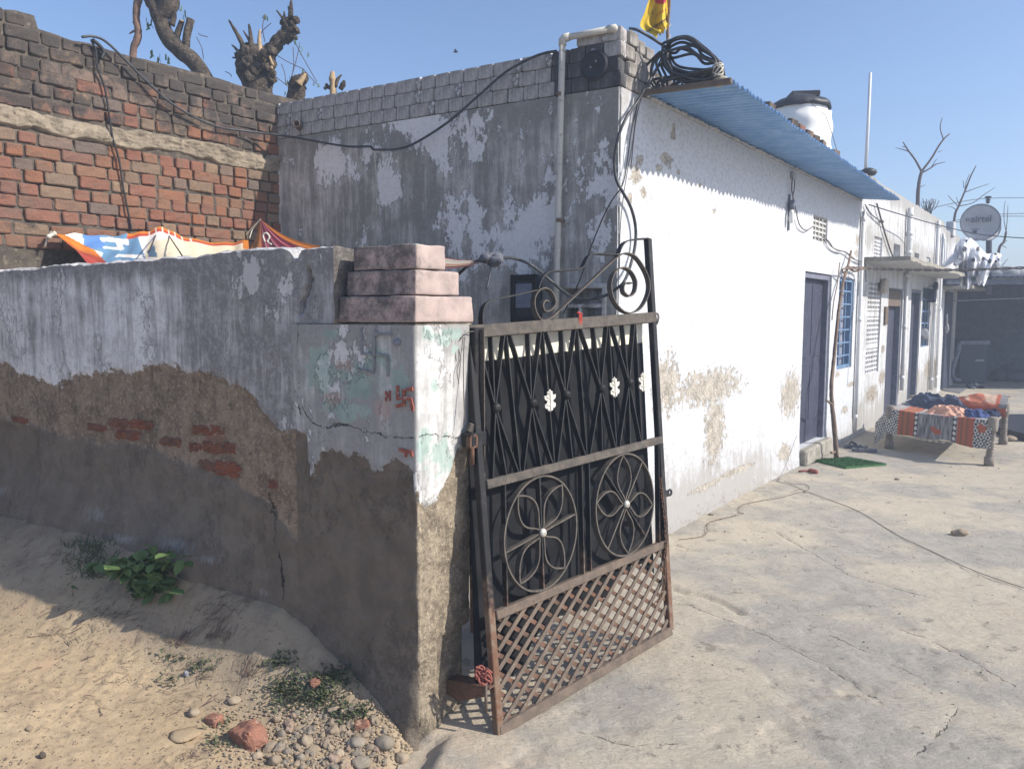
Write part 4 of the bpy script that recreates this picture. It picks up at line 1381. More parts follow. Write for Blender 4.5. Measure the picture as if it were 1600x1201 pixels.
    c1 = HC - WW.N * 0.012 - FW.N * 0.012
    P5 = [c1, c1 + WW.U * (S_END - .01), c1 + WW.U * (S_END - .01) + FW.U * 3.0, c1 + FW.U * 3.0]
    mb.prism([p + UPV * 3.0 for p in P5], UPV * 0.12)
    mb.build("roof_slab", M['slab'], t)
    # ---- parapet bricks on the front, thinly limewashed
    zb = 3.005
    for r_ in range(3):
        u = 0.02 if r_ % 2 else 0.0
        while u < 2.98:
            long_ = random.random() < (0.45 if r_ == 1 else 0.08)
            l = (0.222 if long_ else 0.116) * random.uniform(.96, 1.04)
            o = place_brick(t, random.choice(BR_P if long_ else BR_Q), FW, u + l / 2, zb + r_ * 0.092 + 0.045, -0.05 + random.uniform(-.003, .003), M['parapet_sooty' if abs(u + l / 2 - .30 + random.uniform(-.05, .05)) < .17 else 'parapet'],
                            (l - .003) / (0.205 if long_ else 0.100), 1.185, random.uniform(-.015, .015))
            u += l + 0.003
    for k, u in enumerate((0.06, 0.20)):
        place_brick(t, BR_P[k] if k else BR_Q[2], FW, u if k else 0.055, zb + 3 * 0.092 + 0.043, -0.05, M['parapet'], 1.0, 1.12, -0.02)
    for r_ in range(4):
        for k in range(3):
            place_brick(t, BR_H[(r_ * 3 + k) % 9], WW, 0.13 + k * 0.115 + (r_ % 2) * 0.03, zb + r_ * 0.092 + 0.043 - k * 0.006 * r_, -0.048 + random.uniform(-.008, .008),
                        M['parapet2'], 1.08, 1.12, random.uniform(-.05, .05))
    mb = MB()
    cpb = HC - FW.N * 0.07 - WW.N * 0.07
    mb.prism([cpb + UPV * 3.25, cpb + WW.U * S_END + UPV * 3.25, cpb + WW.U * S_END - WW.N * .08 + UPV * 3.25, cpb - WW.N * .08 + UPV * 3.25], UPV * 0.2)
    mb.prism([cpb + UPV * 3.26, cpb + FW.U * 2.95 + UPV * 3.26, cpb + FW.U * 2.95 - FW.N * .08 + UPV * 3.26, cpb - FW.N * .08 + UPV * 3.26], UPV * 0.25)
    mb.build("parapet_core", M['mortar'], t)
    # ---- door
    d = DOOR
    mb = MB(); w = d[1] - d[0]
    for (a, b, c, e) in ((d[0] + .004, d[0] + .06, d[2] + .004, d[3] - .004), (d[1] - .06, d[1] - .004, d[2] + .004, d[3] - .004), (d[0] + .06, d[1] - .06, d[3] - .064, d[3] - .004)):
        mb.box(WW.at((a + b) / 2, (c + e) / 2, -0.065), WW.U * (b - a) / 2, UPV * (e - c) / 2, WW.N * 0.045, 0.004)
    mb.build("door_frame", M['frame'], t)
    mb = MB()
    mb.box(WW.at((d[0] + d[1]) / 2, (d[2] + d[3]) / 2 - .03, -0.10), WW.U * (w / 2 - .062), UPV * ((d[3] - d[2]) / 2 - .034), WW.N * 0.018, 0.003)
    for a in (-1, 1):
        for (zc, hh) in ((0.55, .30), (1.35, .40)):
            mb.box(WW.at((d[0] + d[1]) / 2 + a * (w / 4 - .02), d[2] + zc, -0.081), WW.U * (w / 4 - .07), UPV * hh, WW.N * 0.006, 0.004)
    mb.build("door", M['door'], t)
    mb = MB()
    mb.box(WW.at(d[0] + w / 2, 0.078, -0.02), WW.U * (w / 2 + .02), UPV * 0.088, WW.N * 0.10, 0.02, 0.006)
    mb.build("door_step", M['slab'], t)
    # ---- window
    v = WIN; w = v[1] - v[0]; h = v[3] - v[2]
    fr = None
    mb = MB()
    for (a, b, c, e) in ((v[0] + .003, v[0] + .04, v[2] + .003, v[3] - .003), (v[1] - .04, v[1] - .003, v[2] + .003, v[3] - .003), (v[0] + .04, v[1] - .04, v[3] - .043, v[3] - .003), (v[0] + .04, v[1] - .04, v[2] + .003, v[2] + .04)):
        mb.box(WW.at((a + b) / 2, (c + e) / 2, -0.05), WW.U * (b - a) / 2, UPV * (e - c) / 2, WW.N * 0.03, 0.003)
    fr = mb.build("window", M['bluewin'], t)
    for k in range(1, 3):
        mb = MB(); uu = v[0] + w * k / 3
        mb.box(WW.at(uu, v[2] + h / 2, -0.045), WW.U * 0.012, UPV * (h / 2 - .045), WW.N * 0.012, 0.002); mb.build("mullion", M['bluewin'], fr)
    for k in range(1, 7):
        mb = MB(); zz = v[2] + h * k / 7
        mb.box(WW.at(v[0] + w / 2, zz, -0.030), WW.U * (w / 2 - .042), UPV * 0.010, WW.N * 0.006, 0.002); mb.build("grille_bar", M['bluewin'], fr)
    mb = MB()
    us = np.linspace(v[0] + .03, v[1] - .03, 60); zs = np.linspace(v[2] + .03, v[3] - .03, 6)
    wall_grid(mb, WW, us, zs, -0.10, lambda U, Z: 0.014 * np.sin(U * 70 + 2 * fbm(U * 3, Z, 3, 2)))
    mb.build("curtain", M['curtain'], fr)
    # ---- precast vent
    mb = MB(); v = VE; n = 4; m = 5
    for k in range(n + 1):
        uu = v[0] + (v[1] - v[0]) * k / n
        mb.box(WW.at(uu, (v[2] + v[3]) / 2, -0.025), WW.U * 0.012, UPV * (v[3] - v[2]) / 2, WW.N * 0.012)
    for k in range(m + 1):
        zz = v[2] + (v[3] - v[2]) * k / m
        mb.box(WW.at((v[0] + v[1]) / 2, zz, -0.025), WW.U * (v[1] - v[0]) / 2, UPV * 0.010, WW.N * 0.010)
    mb.add([WW.at(v[0], v[2], -.030), WW.at(v[1], v[2], -.030), WW.at(v[1], v[3], -.030), WW.at(v[0], v[3], -.030)], [(0, 1, 2, 3)], False, 1)
    mb.build("vent_block", [M['fillet'], M['slab']], t)
    # ---- corrugated awning
    mb = MB()
    s = np.arange(0.28, S_END + 0.05, 0.0095)
    r2 = np.linspace(-0.05, 1, 9)
    ovh = np.interp(s, [0.28, S_END], [0.60, 0.43])
    ph = s / 0.076 * 2 * math.pi
    S, Q = np.meshgrid(s, r2)
    off = ovh[None] * Q
    Z = AW_Z + 0.018 - 0.045 * Q + 0.015 * np.sin(ph)[None] + 0.012 * fbm(S * 1.3, Q * 1.3, 150, 3) + 0.006 * fbm(S * 14, Q * 0.5, 151, 2) * Q + 0.006 * (np.floor(S / 0.79) % 2)
    off = off + 0.012 * fbm(S * 7, Q * 0, 152, 2) * (Q > .99)
    Pp = WW.o + S[..., None] * WW.U + off[..., None] * WW.N + Z[..., None] * UPV
    mb.grid(Pp); mb.grid(Pp + UPV * 0.0015, flip=True)
    mb.build("corrugated_awning", M['awning'], t)
    mb = MB()
    a = WW.at(0.275, AW_Z + .0, 0.0); b = WW.at(0.275, AW_Z - 0.03, 0.60)
    mb.bar(a, b, UPV, 0.03, 0.035, 0.004)
    mb.build("awning_batten", M['rustrail'], t)
    # mortar fillet under the sheet
    mb = MB()
    for sx in np.arange(0.35, S_END, 0.05):
        mb.blob(WW.at(sx, AW_Z - 0.012 + 0.006 * random.random(), 0.004), 0.026 * random.uniform(.6, 1.1), int(sx * 100), 1, .4, (1.3, 1, .6))
    f_ = mb.build("mortar_fillet", M['fillet'], t); f_["kind"] = "stuff"


house()


# ------------------------------------------------------------------ bricks holding the sheet down
def loose_bricks():
    g = "bricks weighing down the awning sheet"
    lab = ["sooty loose brick at the near end of the row on the blue awning", "loose brick on the awning edge in front of the water tank", "reddish loose brick lying on the awning below the tank",
           "loose brick on the awning touching the reddish one", "dull brown loose brick on the awning sheet right of the reddish one", "grey brown loose brick on the awning under the tank's right side", "dark loose brick farthest along the blue awning"]
    for k, (px, py) in enumerate([(1200, 175), (1234, 201), (1247, 208), (1259, 215), (1270, 222), (1281, 230), (1302, 245)]):
        s0 = np.interp(px, [1120, 1400], [0.0, 1.0])
        # walk along the awning edge to the sighting
        best = min(np.arange(0.3, S_END, 0.03), key=lambda s: abs(px - proj(WW.at(s, AW_Z, np.interp(s, [0.28, S_END], [0.60, 0.43]) - 0.09))[0]))
        off = np.interp(best, [0.28, S_END], [0.60, 0.43]) - 0.10
        o = bpy.data.objects.new("brick", BR_H[k]); COL.objects.link(o)
        Mx = Matrix(((WW.U[0], WW.N[0], 0), (WW.U[1], WW.N[1], 0), (0, 0, 1))).to_4x4()
        Mx = Mx @ Matrix.Rotation(random.uniform(-.15, .15), 4, 'Z') @ Matrix.Diagonal((1.25, 1.0, 0.95, 1))
        Mx.translation = Vector(WW.at(best, AW_Z + 0.030, off))
        o.matrix_world = Mx
        o.material_slots[0].link = 'OBJECT'; o.material_slots[0].material = M[['brick_soot', 'brick_buff', 'brick_red', 'brick_buff', 'brick_buff', 'brick_soot', 'brick_soot'][k]]
        tag(o, lab[k], "brick", g)


def proj(P):
    d = np.asarray(P) - EYEP; c = d @ _f
    return 800 + FPX * (d @ _r) / c, 600.5 - FPX * (d @ _u) / c


loose_bricks()


# ------------------------------------------------------------------ second house, farther along the same line
def far_house():
    s0, s1 = S_END + 0.02, WW.uz(1474, 400)[0]
    H2 = 3.37
    t = thing("house", "farther white house with rain streaked parapet, lattice vents and two dark doorways", "house", WW.at(s0, 0))

    def rc(x0, y0, x1, y1):
        xm, ym = (x0 + x1) / 2, (y0 + y1) / 2
        a, _ = WW.uz(x0, ym); b, _ = WW.uz(x1, ym); _, c = WW.uz(xm, y1); _, d = WW.uz(xm, y0)
        return (a, b, c, d)
    D1 = rc(1385, 450, 1406, 632); D1 = (D1[0], D1[1], 0.06, D1[3])
    D2 = rc(1421, 452, 1436, 612); D2 = (D2[0], D2[1], 0.06, D2[3])
    W2 = rc(1440, 449, 1453, 541)
    J1 = rc(1354, 440, 1375, 582)
    J2 = rc(1366, 370, 1378, 405)
    N1 = rc(1396, 381, 1406, 411)
    N2 = rc(1428.5, 395, 1436, 418)
    J3 = rc(1447, 402, 1453.5, 420)
    ops = [D1, D2, W2, J1, J2, N1, N2, J3]
    mb = MB()
    us = snap_axis(s0, s1, 0.05, [x for r in ops for x in r[:2]]); zs = snap_axis(-0.05, H2, 0.05, [x for r in ops for x in r[2:]])
    at = {"peel": lambda U, Z: 10 - 0.10 + np.maximum(patches(WW, U, Z, [(1362, 615, 22, 35), (1378, 590, 12, 30), (1455, 575, 25, 40), (1410, 580, 10, 60), (1432, 590, 10, 40), (1380, 545, 8, 15)]), -0.3) * 0.16 + 0.07 * sstep(0.3, 0.0, Z),
          "stain": lambda U, Z: 0.55 * sstep(3.05, 3.37, Z) + 0.55 * sstep(0.7, 0.1, Z) + 0.35 * sstep(2.30, 2.6, Z) * sstep(2.9, 2.6, Z), "crk": lambda U, Z: 13 + 0 * U, "crk2": lambda U, Z: 13 + 0 * U}
    Pw = wall_grid(mb, WW, us, zs, 0, lambda U, Z: 0.006 * fbm(U * 2, Z * 2, 160, 3), at, keep=openings_keep(ops), topz=lambda U: H2 + 0.015 * fbm(U * 4, U * 0, 161, 3))
    top = np.stack([Pw[-1], Pw[-1] - WW.N * 0.11, Pw[-1] - WW.N * .11 - UPV * 0.3], 0)
    mb.grid(top)
    mb.add([WW.at(s0, -.05, 0), WW.at(s0, H2 + .0, 0), WW.at(s0, H2, -.11), WW.at(s0, -.05, -.11)], [(0, 1, 2, 3)])
    mb.add([WW.at(s1, -.05, 0), WW.at(s1, H2 + .0, 0), WW.at(s1, H2, -.3), WW.at(s1, -.05, -.3)], [(0, 1, 2, 3)])
    for r in ops:
        reveal(mb, WW, r, 0.12)
    o = mb.build("wall", M['h2wall'], t); fill_attr(o, NONE)
    mb = MB()
    a, b = WW.at(s0, 0, -.13), WW.at(s1 - .05, 0, -.13)
    mb.prism([a + UPV * 3.1, b + UPV * 3.1, b - WW.N * 3 + UPV * 3.1, a - WW.N * 3 + UPV * 3.1], UPV * 3.1)
    mb.build("roof", M['slab'], t)

    def jali(r, nu, nz, gaps=()):
        mb = MB(); w = (r[1] - r[0]) / nu; h = (r[3] - r[2]) / nz
        for k in range(nu + 1):
            mb.box(WW.at(r[0] + w * k, (r[2] + r[3]) / 2, -0.03), WW.U * w * 0.19, UPV * (r[3] - r[2]) / 2, WW.N * 0.010)
        for k in range(nz + 1):
            mb.box(WW.at((r[0] + r[1]) / 2, r[2] + h * k, -0.03), WW.U * (r[1] - r[0]) / 2, UPV * h * (0.5 if k in gaps else 0.24), WW.N * 0.011)
        f = mb.build("lattice_vent", M['h2wall'], t); fill_attr(f, NONE)
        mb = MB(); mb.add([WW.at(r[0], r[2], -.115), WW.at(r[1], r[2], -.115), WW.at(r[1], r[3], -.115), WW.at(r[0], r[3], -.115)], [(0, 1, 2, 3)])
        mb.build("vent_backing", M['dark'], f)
    jali(J1, 8, 20, (6, 13)); jali(J2, 5, 6); jali(J3, 5, 6)
    for r in (N1, N2):
        mb = MB(); mb.box(WW.at((r[0] + r[1]) / 2, (r[2] + r[3]) / 2, -0.10), WW.U * (r[1] - r[0]) / 2, UPV * (r[3] - r[2]) / 2, WW.N * 0.012)
        o = mb.build("niche", M['h2wall'], t); fill_attr(o, {**NONE, "stain": 0.3})
    for i, r in enumerate((D1, D2)):
        mb = MB()
        for (a, b, c, e) in ((r[0] + .004, r[0] + .05, r[2], r[3] - .004), (r[1] - .05, r[1] - .004, r[2], r[3] - .004), (r[0] + .05, r[1] - .05, r[3] - .05, r[3] - .004)):
            mb.box(WW.at((a + b) / 2, (c + e) / 2, -0.05), WW.U * (b - a) / 2, UPV * (e - c) / 2, WW.N * 0.04)
        mb.build("door_frame", M['frame'], t)
        mb = MB(); mb.box(WW.at((r[0] + r[1]) / 2, (r[2] + r[3]) / 2, -0.10), WW.U * (r[1] - r[0]) / 2, UPV * (r[3] - r[2]) / 2, WW.N * 0.012)
        mb.build("door", M['door'], t)
    # window with blue bars
    r = W2
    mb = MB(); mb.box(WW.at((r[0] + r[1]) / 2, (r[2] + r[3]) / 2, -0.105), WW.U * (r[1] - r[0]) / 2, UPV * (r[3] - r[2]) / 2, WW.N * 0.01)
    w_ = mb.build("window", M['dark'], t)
    mb = MB()
    for k in range(4):
        mb.box(WW.at(r[0] + (r[1] - r[0]) * k / 3, (r[2] + r[3]) / 2, -0.05), WW.U * 0.014, UPV * (r[3] - r[2]) / 2, WW.N * 0.012)
    for k in range(6):
        mb.box(WW.at((r[0] + r[1]) / 2, r[2] + (r[3] - r[2]) * k / 5, -0.035), WW.U * (r[1] - r[0]) / 2, UPV * 0.013, WW.N * 0.006)
    mb.build("window_grille", M['bluewin'], w_)
    # concrete ledge over the doors
    zc = 2.29
    mb = MB(); L0, L1 = s0 + 0.16, WW.uz(1462, 430)[0]
    n = 60
    V = []
    for k in range(n + 1):
        s = L0 + (L1 - L0) * k / n
        e = 0.018 * float(fbm(s * 4, 0.3, 170, 3))
        for (o_, z_) in ((-.02, 0.035), (0.55 + e, 0.022), (0.555 + e, -0.034 + e), (-.02, -0.035)):
            V.append(WW.at(s, zc + z_, o_))
    mb.add(V, [(k * 4 + i, k * 4 + (i + 1) % 4, k * 4 + 4 + (i + 1) % 4, k * 4 + 4 + i) for k in range(n) for i in range(4)] + [(0, 1, 2, 3), tuple(n * 4 + i for i in (3, 2, 1, 0))])
    ldg = mb.build("door_ledge", [M['slab'], M['fillet']], t)
    for pl_ in ldg.data.polygons:
        if pl_.normal.z < -.8 or pl_.normal.z > .8 and False:
            pl_.material_index = 1
    # flat pilaster between the doors
    # plank over first door
    mb = MB(); r = D1
    mb.box(WW.at((r[0] + r[1]) / 2, r[3] - .14, -0.03), WW.U * (r[1] - r[0]) / 2 * .9, UPV * 0.13, WW.N * 0.02, 0.004)
    mb.build("lintel_board", M['rustrail'], t)
    return t, s1


H2T, H2END = far_house()


def third_house():
    s0 = H2END + 0.03; s1 = WW.uz(1502, 400)[0]
    HH = 3.28
    t = thing("house", "last white house of the row, narrow and streaked, beside the dark shed", "house", WW.at(s0, 0))
    mb = MB()
    us = np.linspace(s0, s1, 40); zs = np.linspace(-0.05, HH, 40)
    at = {"peel": lambda U, Z: 9.9 + 0.05 * sstep(0.7, 0.0, Z), "stain": lambda U, Z: 0.6 * sstep(2.9, 3.3, Z) + 0.4 * fbm(U * 2, Z * 0, 3, 2), "crk": lambda U, Z: 13 + 0 * U, "crk2": lambda U, Z: 13 + 0 * U}
    Pw = wall_grid(mb, WW, us, zs, -0.04, None, at, topz=lambda U: HH + 0.05 * fbm(U * 2, U * 0, 171, 3))
    mb.grid(np.stack([Pw[-1], Pw[-1] - WW.N * .2, Pw[-1] - WW.N * .2 - UPV * 3], 0))
    o = mb.build("wall", M['h2wall'], t); fill_attr(o, NONE)
    mb = MB()
    a, b = WW.at(s0, 0, -.25), WW.at(s1, 0, -.25)
    mb.prism([a + UPV * 2.9, b + UPV * 2.9, b - WW.N * 3 + UPV * 2.9, a - WW.N * 3 + UPV * 2.9], UPV * 2.9)
    mb.build("roof", M['slab'], t)
    mb = MB(); c = WW.at(WW.uz(1491, 357)[0], WW.uz(1491, 358)[1], -0.06)
    mb.box(c, WW.U * 0.16, WW.N * 0.07, UPV * 0.15, .01); o = mb.build("chimney_stub", M['h2wall'], t); fill_attr(o, NONE)
    # lower ledge
    mb = MB(); L0, L1 = WW.uz(1477, 448)[0], WW.uz(1503, 452)[0]
    mb.box(WW.at((L0 + L1) / 2, 2.13, 0.22), WW.U * (L1 - L0) / 2, WW.N * 0.26, UPV * 0.035, .008)
    mb.build("door_ledge", M['slab'], t)
    # doorway
    a = WW.uz(1477, 520)[0]; b = WW.uz(1486, 520)[0]
    mb = MB(); mb.box(WW.at((a + b) / 2, 1.05, -0.02), WW.U * (b - a) / 2, WW.N * 0.03, UPV * 1.0, .01); d_ = mb.build("door", M['door'], t)
    return t, s1


H3T, H3END = third_house()


# ------------------------------------------------------------------ dark shed across the end of the yard
def shed():
    yF = 15.4
    t = thing("shed", "dark open fronted shed with a corrugated roof across the end of the yard", "shed", (11, yF, 0))
    zr = D(1540, 432, yF)[2]
    x0 = D(1478, 440, yF)[0]; x1 = x0 + 7.5
    mb = MB()
    xs = np.arange(x0, x1, 0.019); dd = np.linspace(0, 1, 5)
    X, Q = np.meshgrid(xs, dd)
    Z = zr + 0.0 + 0.30 * Q + 0.02 * np.sin(X / 0.13 * 2 * math.pi) + 0.015 * fbm(X * 1.2, Q, 180, 3)
    Y = yF + Q * 4.3 + 0.03 * fbm(X * 3, Q * 0, 181, 2)
    mb.grid(np.stack([X, Y, Z], -1)); mb.grid(np.stack([X, Y, Z + .003], -1), flip=True)
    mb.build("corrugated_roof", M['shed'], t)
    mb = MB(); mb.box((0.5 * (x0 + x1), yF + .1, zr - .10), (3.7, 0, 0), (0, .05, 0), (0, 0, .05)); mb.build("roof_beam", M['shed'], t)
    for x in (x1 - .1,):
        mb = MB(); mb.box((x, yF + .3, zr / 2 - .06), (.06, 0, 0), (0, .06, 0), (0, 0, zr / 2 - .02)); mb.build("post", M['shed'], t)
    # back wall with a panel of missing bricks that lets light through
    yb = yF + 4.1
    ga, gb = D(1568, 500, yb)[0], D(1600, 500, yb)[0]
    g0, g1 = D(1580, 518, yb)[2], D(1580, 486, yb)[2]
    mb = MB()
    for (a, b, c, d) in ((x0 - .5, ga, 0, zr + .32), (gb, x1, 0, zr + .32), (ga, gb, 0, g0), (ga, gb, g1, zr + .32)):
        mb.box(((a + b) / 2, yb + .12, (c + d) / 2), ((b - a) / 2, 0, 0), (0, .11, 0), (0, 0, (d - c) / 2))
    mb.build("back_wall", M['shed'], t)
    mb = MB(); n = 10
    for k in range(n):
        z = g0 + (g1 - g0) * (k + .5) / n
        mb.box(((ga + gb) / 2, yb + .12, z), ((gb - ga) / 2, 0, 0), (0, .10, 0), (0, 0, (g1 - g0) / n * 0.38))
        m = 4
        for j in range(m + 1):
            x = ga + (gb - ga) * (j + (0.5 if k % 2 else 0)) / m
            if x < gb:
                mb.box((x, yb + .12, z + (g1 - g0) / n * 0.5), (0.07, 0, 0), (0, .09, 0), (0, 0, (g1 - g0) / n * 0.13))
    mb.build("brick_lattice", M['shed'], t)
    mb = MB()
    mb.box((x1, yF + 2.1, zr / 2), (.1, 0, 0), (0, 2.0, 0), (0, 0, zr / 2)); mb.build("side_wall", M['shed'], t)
    return t, yF, zr


SHT, SHY, SHZ = shed()
# ------------------------------------------------------------------ iron gate
GA = G(779, 1146, 0.0)
GP = TPlane(GA, ray(2057, 394), D(733, 523, 3.05) - GA)     # the leaf leans back from its pushed out foot


def gp(x, y, off=0.0):
    return GP.at(*GP.uz(x, y), off)


def z2(x, y):            # points read in an enlargement of the gate's crest
    return gp(780 + x / 6.667, 360 + y / 6.667)


def z3(x, y):            # and of its lower half
    return (680 + x / 2.402, 680 + y / 2.402)


def gate():
    t = thing("gate", "rusty black iron gate leaf with scroll crest, silver leaves and two flower rings", "gate", GA)
    N = GP.N
    CL = {k: (gp(*a), gp(*b)) for k, (a, b) in dict(
        hinge=((733, 523), (779, 1146)), lock=((1012, 373), (1046, 983)),
        top=((730, 519.5), (1022, 496)), second=((757, 757), (1031, 687)), third=((772, 961), (1036, 849)), bottom=((777, 1141), (1046, 984))).items()}
    for k in ("hinge", "lock"):
        a, b = CL[k]
        m = MB(); m.bar(a, b, N, 0.032, 0.032, 0.003); m.build("stile", M['iron'], t)
    for k, w in (("top", 0.052), ("second", 0.036), ("third", 0.036), ("bottom", 0.040)):
        a, b = CL[k]
        m = MB(); m.bar(a + N * .004, b + N * .004, N, w, 0.030, 0.003)
        m.build("rail", M['rail'] if k in ("top", "second") else M['rustrail'], t)
    lerp = lambda a, b, f: a + (b - a) * f

    def frac(line, px):        # point on a rail's centre line at sighting column px
        a, b = CL[line]
        lo, hi = 0.0, 1.0
        for _ in range(30):
            mid = (lo + hi) / 2
            if proj(lerp(a, b, mid))[0] < px:
                lo = mid
            else:
                hi = mid
        return lo
    # ---- upper panel: uprights and diagonals crossing at bosses
    boss = [(771, 637), (828, 630), (881, 617), (936, 607), (980, 598)]
    apex_t = [789, 846, 900, 949, 991]
    B3 = [gp(*b) for b in boss]
    fb = [frac("top", x) for x in (766, 824, 876, 925, 971)]
    ft = [frac("top", x) for x in apex_t]
    step = (ft[-1] - ft[0]) / 4
    fts = [ft[0] - step] + ft

    def flat(p, q, off=0.0, w=0.026, th=0.006, name="bar"):
        m = MB(); m.bar(p + N * off, q + N * off, N, th, w); return m.build(name, M['iron'], t)
    for i, b in enumerate(B3):
        f0 = fb[i]
        tp = lerp(*CL["top"], f0); bt = lerp(*CL["second"], f0)
        flat(tp, b, -0.002); flat(b, bt, -0.002)
        l_ = max(0.02, fts[i]); r_ = min(0.985, fts[i + 1])
        for f in (l_, r_):
            flat(lerp(*CL["top"], f + (0.008 if f == l_ else -.008)), b, 0.002)
            flat(b, lerp(*CL["second"], f + (0.008 if f == l_ else -.008)), 0.002)
        m = MB(); m.lathe([(0.0, 0.021), (0.010, 0.019), (0.017, 0.013), (0.020, 0.004), (0.020, -0.003), (0.0, -0.004)], b + N * 0.014, N, 14)
        m.build("boss", M['iron'], t)
    for f in ft:
        flat(lerp(*CL["top"], f), lerp(*CL["second"], f), -0.004)
    # silver leaves
    outl = [(0, 1.0), (.13, .84), (.30, .80), (.24, .66), (.36, .55), (.17, .48), (.62, .56), (.60, .34), (.50, .22), (.30, .14), (.36, -.02), (.56, -.10), (.58, -.28), (.44, -.44), (.30, -.40), (.22, -.62), (.08, -.56), (0, -.70)]
    full = outl + [(-x, y) for x, y in outl[-2:0:-1]]
    for (x, y) in ((856, 629), (957, 608), (1001.5, 600)):
        c = gp(x, y); up = unit(CL["lock"][0] - CL["lock"][1]); sd_ = unit(CL["top"][1] - CL["top"][0])
        m = MB(); k = 0.058
        ring = [c + sd_ * a * k * 0.98 + up * b * k + N * 0.016 for a, b in full]
        n = len(ring)
        if np.cross(ring[1] - ring[0], ring[5] - ring[0]) @ N < 0:
            ring = ring[::-1]
        m.prism(ring, N * 0.007)
        lf = m.build("leaf_ornament", M['silver'], t)
        m = MB()
        for (a0, b0, a1, b1) in ((0, -.6, 0, .85), (0, .3, .42, .45), (0, .3, -.42, .45), (0, -.25, .42, -.12), (0, -.25, -.42, -.12), (0, .6, .2, .72), (0, .6, -.2, .72)):
            m.bar(c + sd_ * a0 * k * .98 + up * b0 * k + N * 0.018, c + sd_ * a1 * k * .98 + up * b1 * k + N * 0.018, N, 0.0035, 0.004)
        m.build("vein", M['silver'], lf)
    # ---- middle panel: two ring flowers
    upv = unit(CL["lock"][0] - CL["lock"][1]); sdv = unit(CL["second"][1] - CL["second"][0])
    for (c2, d2, rot) in (((849.5, 835), (849.5, 925), 0), ((978, 787), (978, 865), 40)):
        c = gp(*c2)
        Lo = CL["third"]; hi_ = CL["second"]
        rr = 0.205 if rot == 0 else 0.205
        f = frac("third", c2[0])
        half = np.linalg.norm(lerp(*CL["second"], f) - lerp(*CL["third"], f)) / 2 - 0.022
        c = (lerp(*CL["second"], f) + lerp(*CL["third"], f)) / 2
        rr = half
        rw = min(rr, 0.215)
        pol = lambda r_, a: c + sdv * r_ * rw / rr * math.cos(R(a)) + upv * r_ * math.sin(R(a))
        m = MB(); m.strip([pol(rr, a) for a in range(0, 360, 6)], N, 0.030, 0.007, closed=True); m.build("ring", M['rail'], t)
        for a in (90, 270, 8, 188):
            m = MB(); m.bar(pol(0.01, a + rot), pol(rr - .003, a + rot), N, 0.007, 0.026); m.build("spoke", M['rail'] if a in (8, 188) else M['iron'], t)
        for a in (50, 128, 230, 308):
            pts = []
            for k in range(13):
                q = k / 12
                r_ = 0.012 + (rr * 0.97 - .012) * q
                pts.append((r_, 33 * math.sin(math.pi * q ** 0.85) * (1 - .35 * q)))
            m = MB()
            for sg in (1, -1):
                m.strip([pol(r_, a + rot + sg * da) for r_, da in pts], N, 0.026, 0.006)
            m.build("petal", M['rail'], t)
        m = MB(); m.lathe([(0, 0.019), (0.010, 0.017), (0.017, 0.011), (0.019, 0.002), (0.0, 0.0)], c + N * 0.012, N, 14); m.build("hub", M['silver'], t)
    for px, w in ((786, .006), (906, .006), (917, .006), (1026, .006)):
        f = frac("second", px); f3 = frac("third", px + (4 if px < 1000 else 2))
        flat(lerp(*CL["second"], f), lerp(*CL["third"], f3), 0.0, 0.026)
    # ---- lattice
    q0 = gp(876, 1076); q1 = gp(972, 884)
    d = q1 - q0
    H0 = CL["bottom"]; H1 = CL["third"]
    L = np.linalg.norm(H0[1] - H0[0])
    sv_ = unit(H0[1] - H0[0])
    run = (d @ sv_) / (d @ unit(np.cross(N, sv_)) + 1e-9)
    run = abs(run) * np.linalg.norm(lerp(*H1, .5) - lerp(*H0, .5)) / L       # share of the width climbed across
    nbar = 12
    for (sg, off, nm) in ((1, 0.006, "lattice_strip"), (-1, -0.004, "lattice_strip")):
        k = -run
        while k < 1.0 + run:
            f0, f1 = (k, k + run) if sg > 0 else (k + run, k)
            # clip to the panel
            a, b = lerp(*H0, f0), lerp(*H1, f1)
            tt = [0.0, 1.0]
            if f0 != f1:
                for lim in (0.012, 0.985):
                    q = (lim - f0) / (f1 - f0)
                    if (f1 > f0) == (lim < .5):
                        tt[0] = max(tt[0], q)
                    else:
                        tt[1] = min(tt[1], q)
            if tt[1] - tt[0] > 0.04:
                p, q = lerp(a, b, tt[0]), lerp(a, b, tt[1])
                m = MB(); m.bar(p + N * off, q + N * off, N, 0.0175, 0.006); m.build(nm, M['rustrail'] if sg > 0 else M['rust'], t)
            k += 1.0 / nbar
    # ---- crest
    def S(lst, n=6):
        return crom([z2(*p) for p in lst], n)
    m = MB(); m.strip(S([(500, 745), (465, 735), (440, 780), (460, 840), (510, 840), (560, 790), (570, 730), (530, 640), (465, 605), (400, 630), (355, 710), (360, 820), (400, 910), (450, 940), (520, 915), (600, 850), (800, 665), (1000, 480), (1150, 340),
                          (1240, 265), (1310, 240), (1400, 270), (1480, 370), (1540, 500), (1550, 620), (1510, 740), (1440, 830), (1340, 862), (1250, 820), (1180, 720), (1150, 590), (1170, 480), (1220, 410), (1290, 390), (1360, 430), (1410, 520), (1410, 610),
                          (1380, 670), (1340, 685), (1290, 650), (1280, 590), (1310, 550), (1370, 552)]), N, 0.027, 0.006)
    m.build("crest_scroll", M['rail'], t)
    gl = lambda x, y: ((x - 780) * 6.667, (y - 360) * 6.667)
    m = MB(); m.strip(S([gl(752, 508), gl(752, 490), gl(757, 476), gl(768, 469.5), gl(780, 466.5), (200, 668), (380, 625)]), N, 0.027, 0.006); m.build("crest_bar", M['iron'], t)
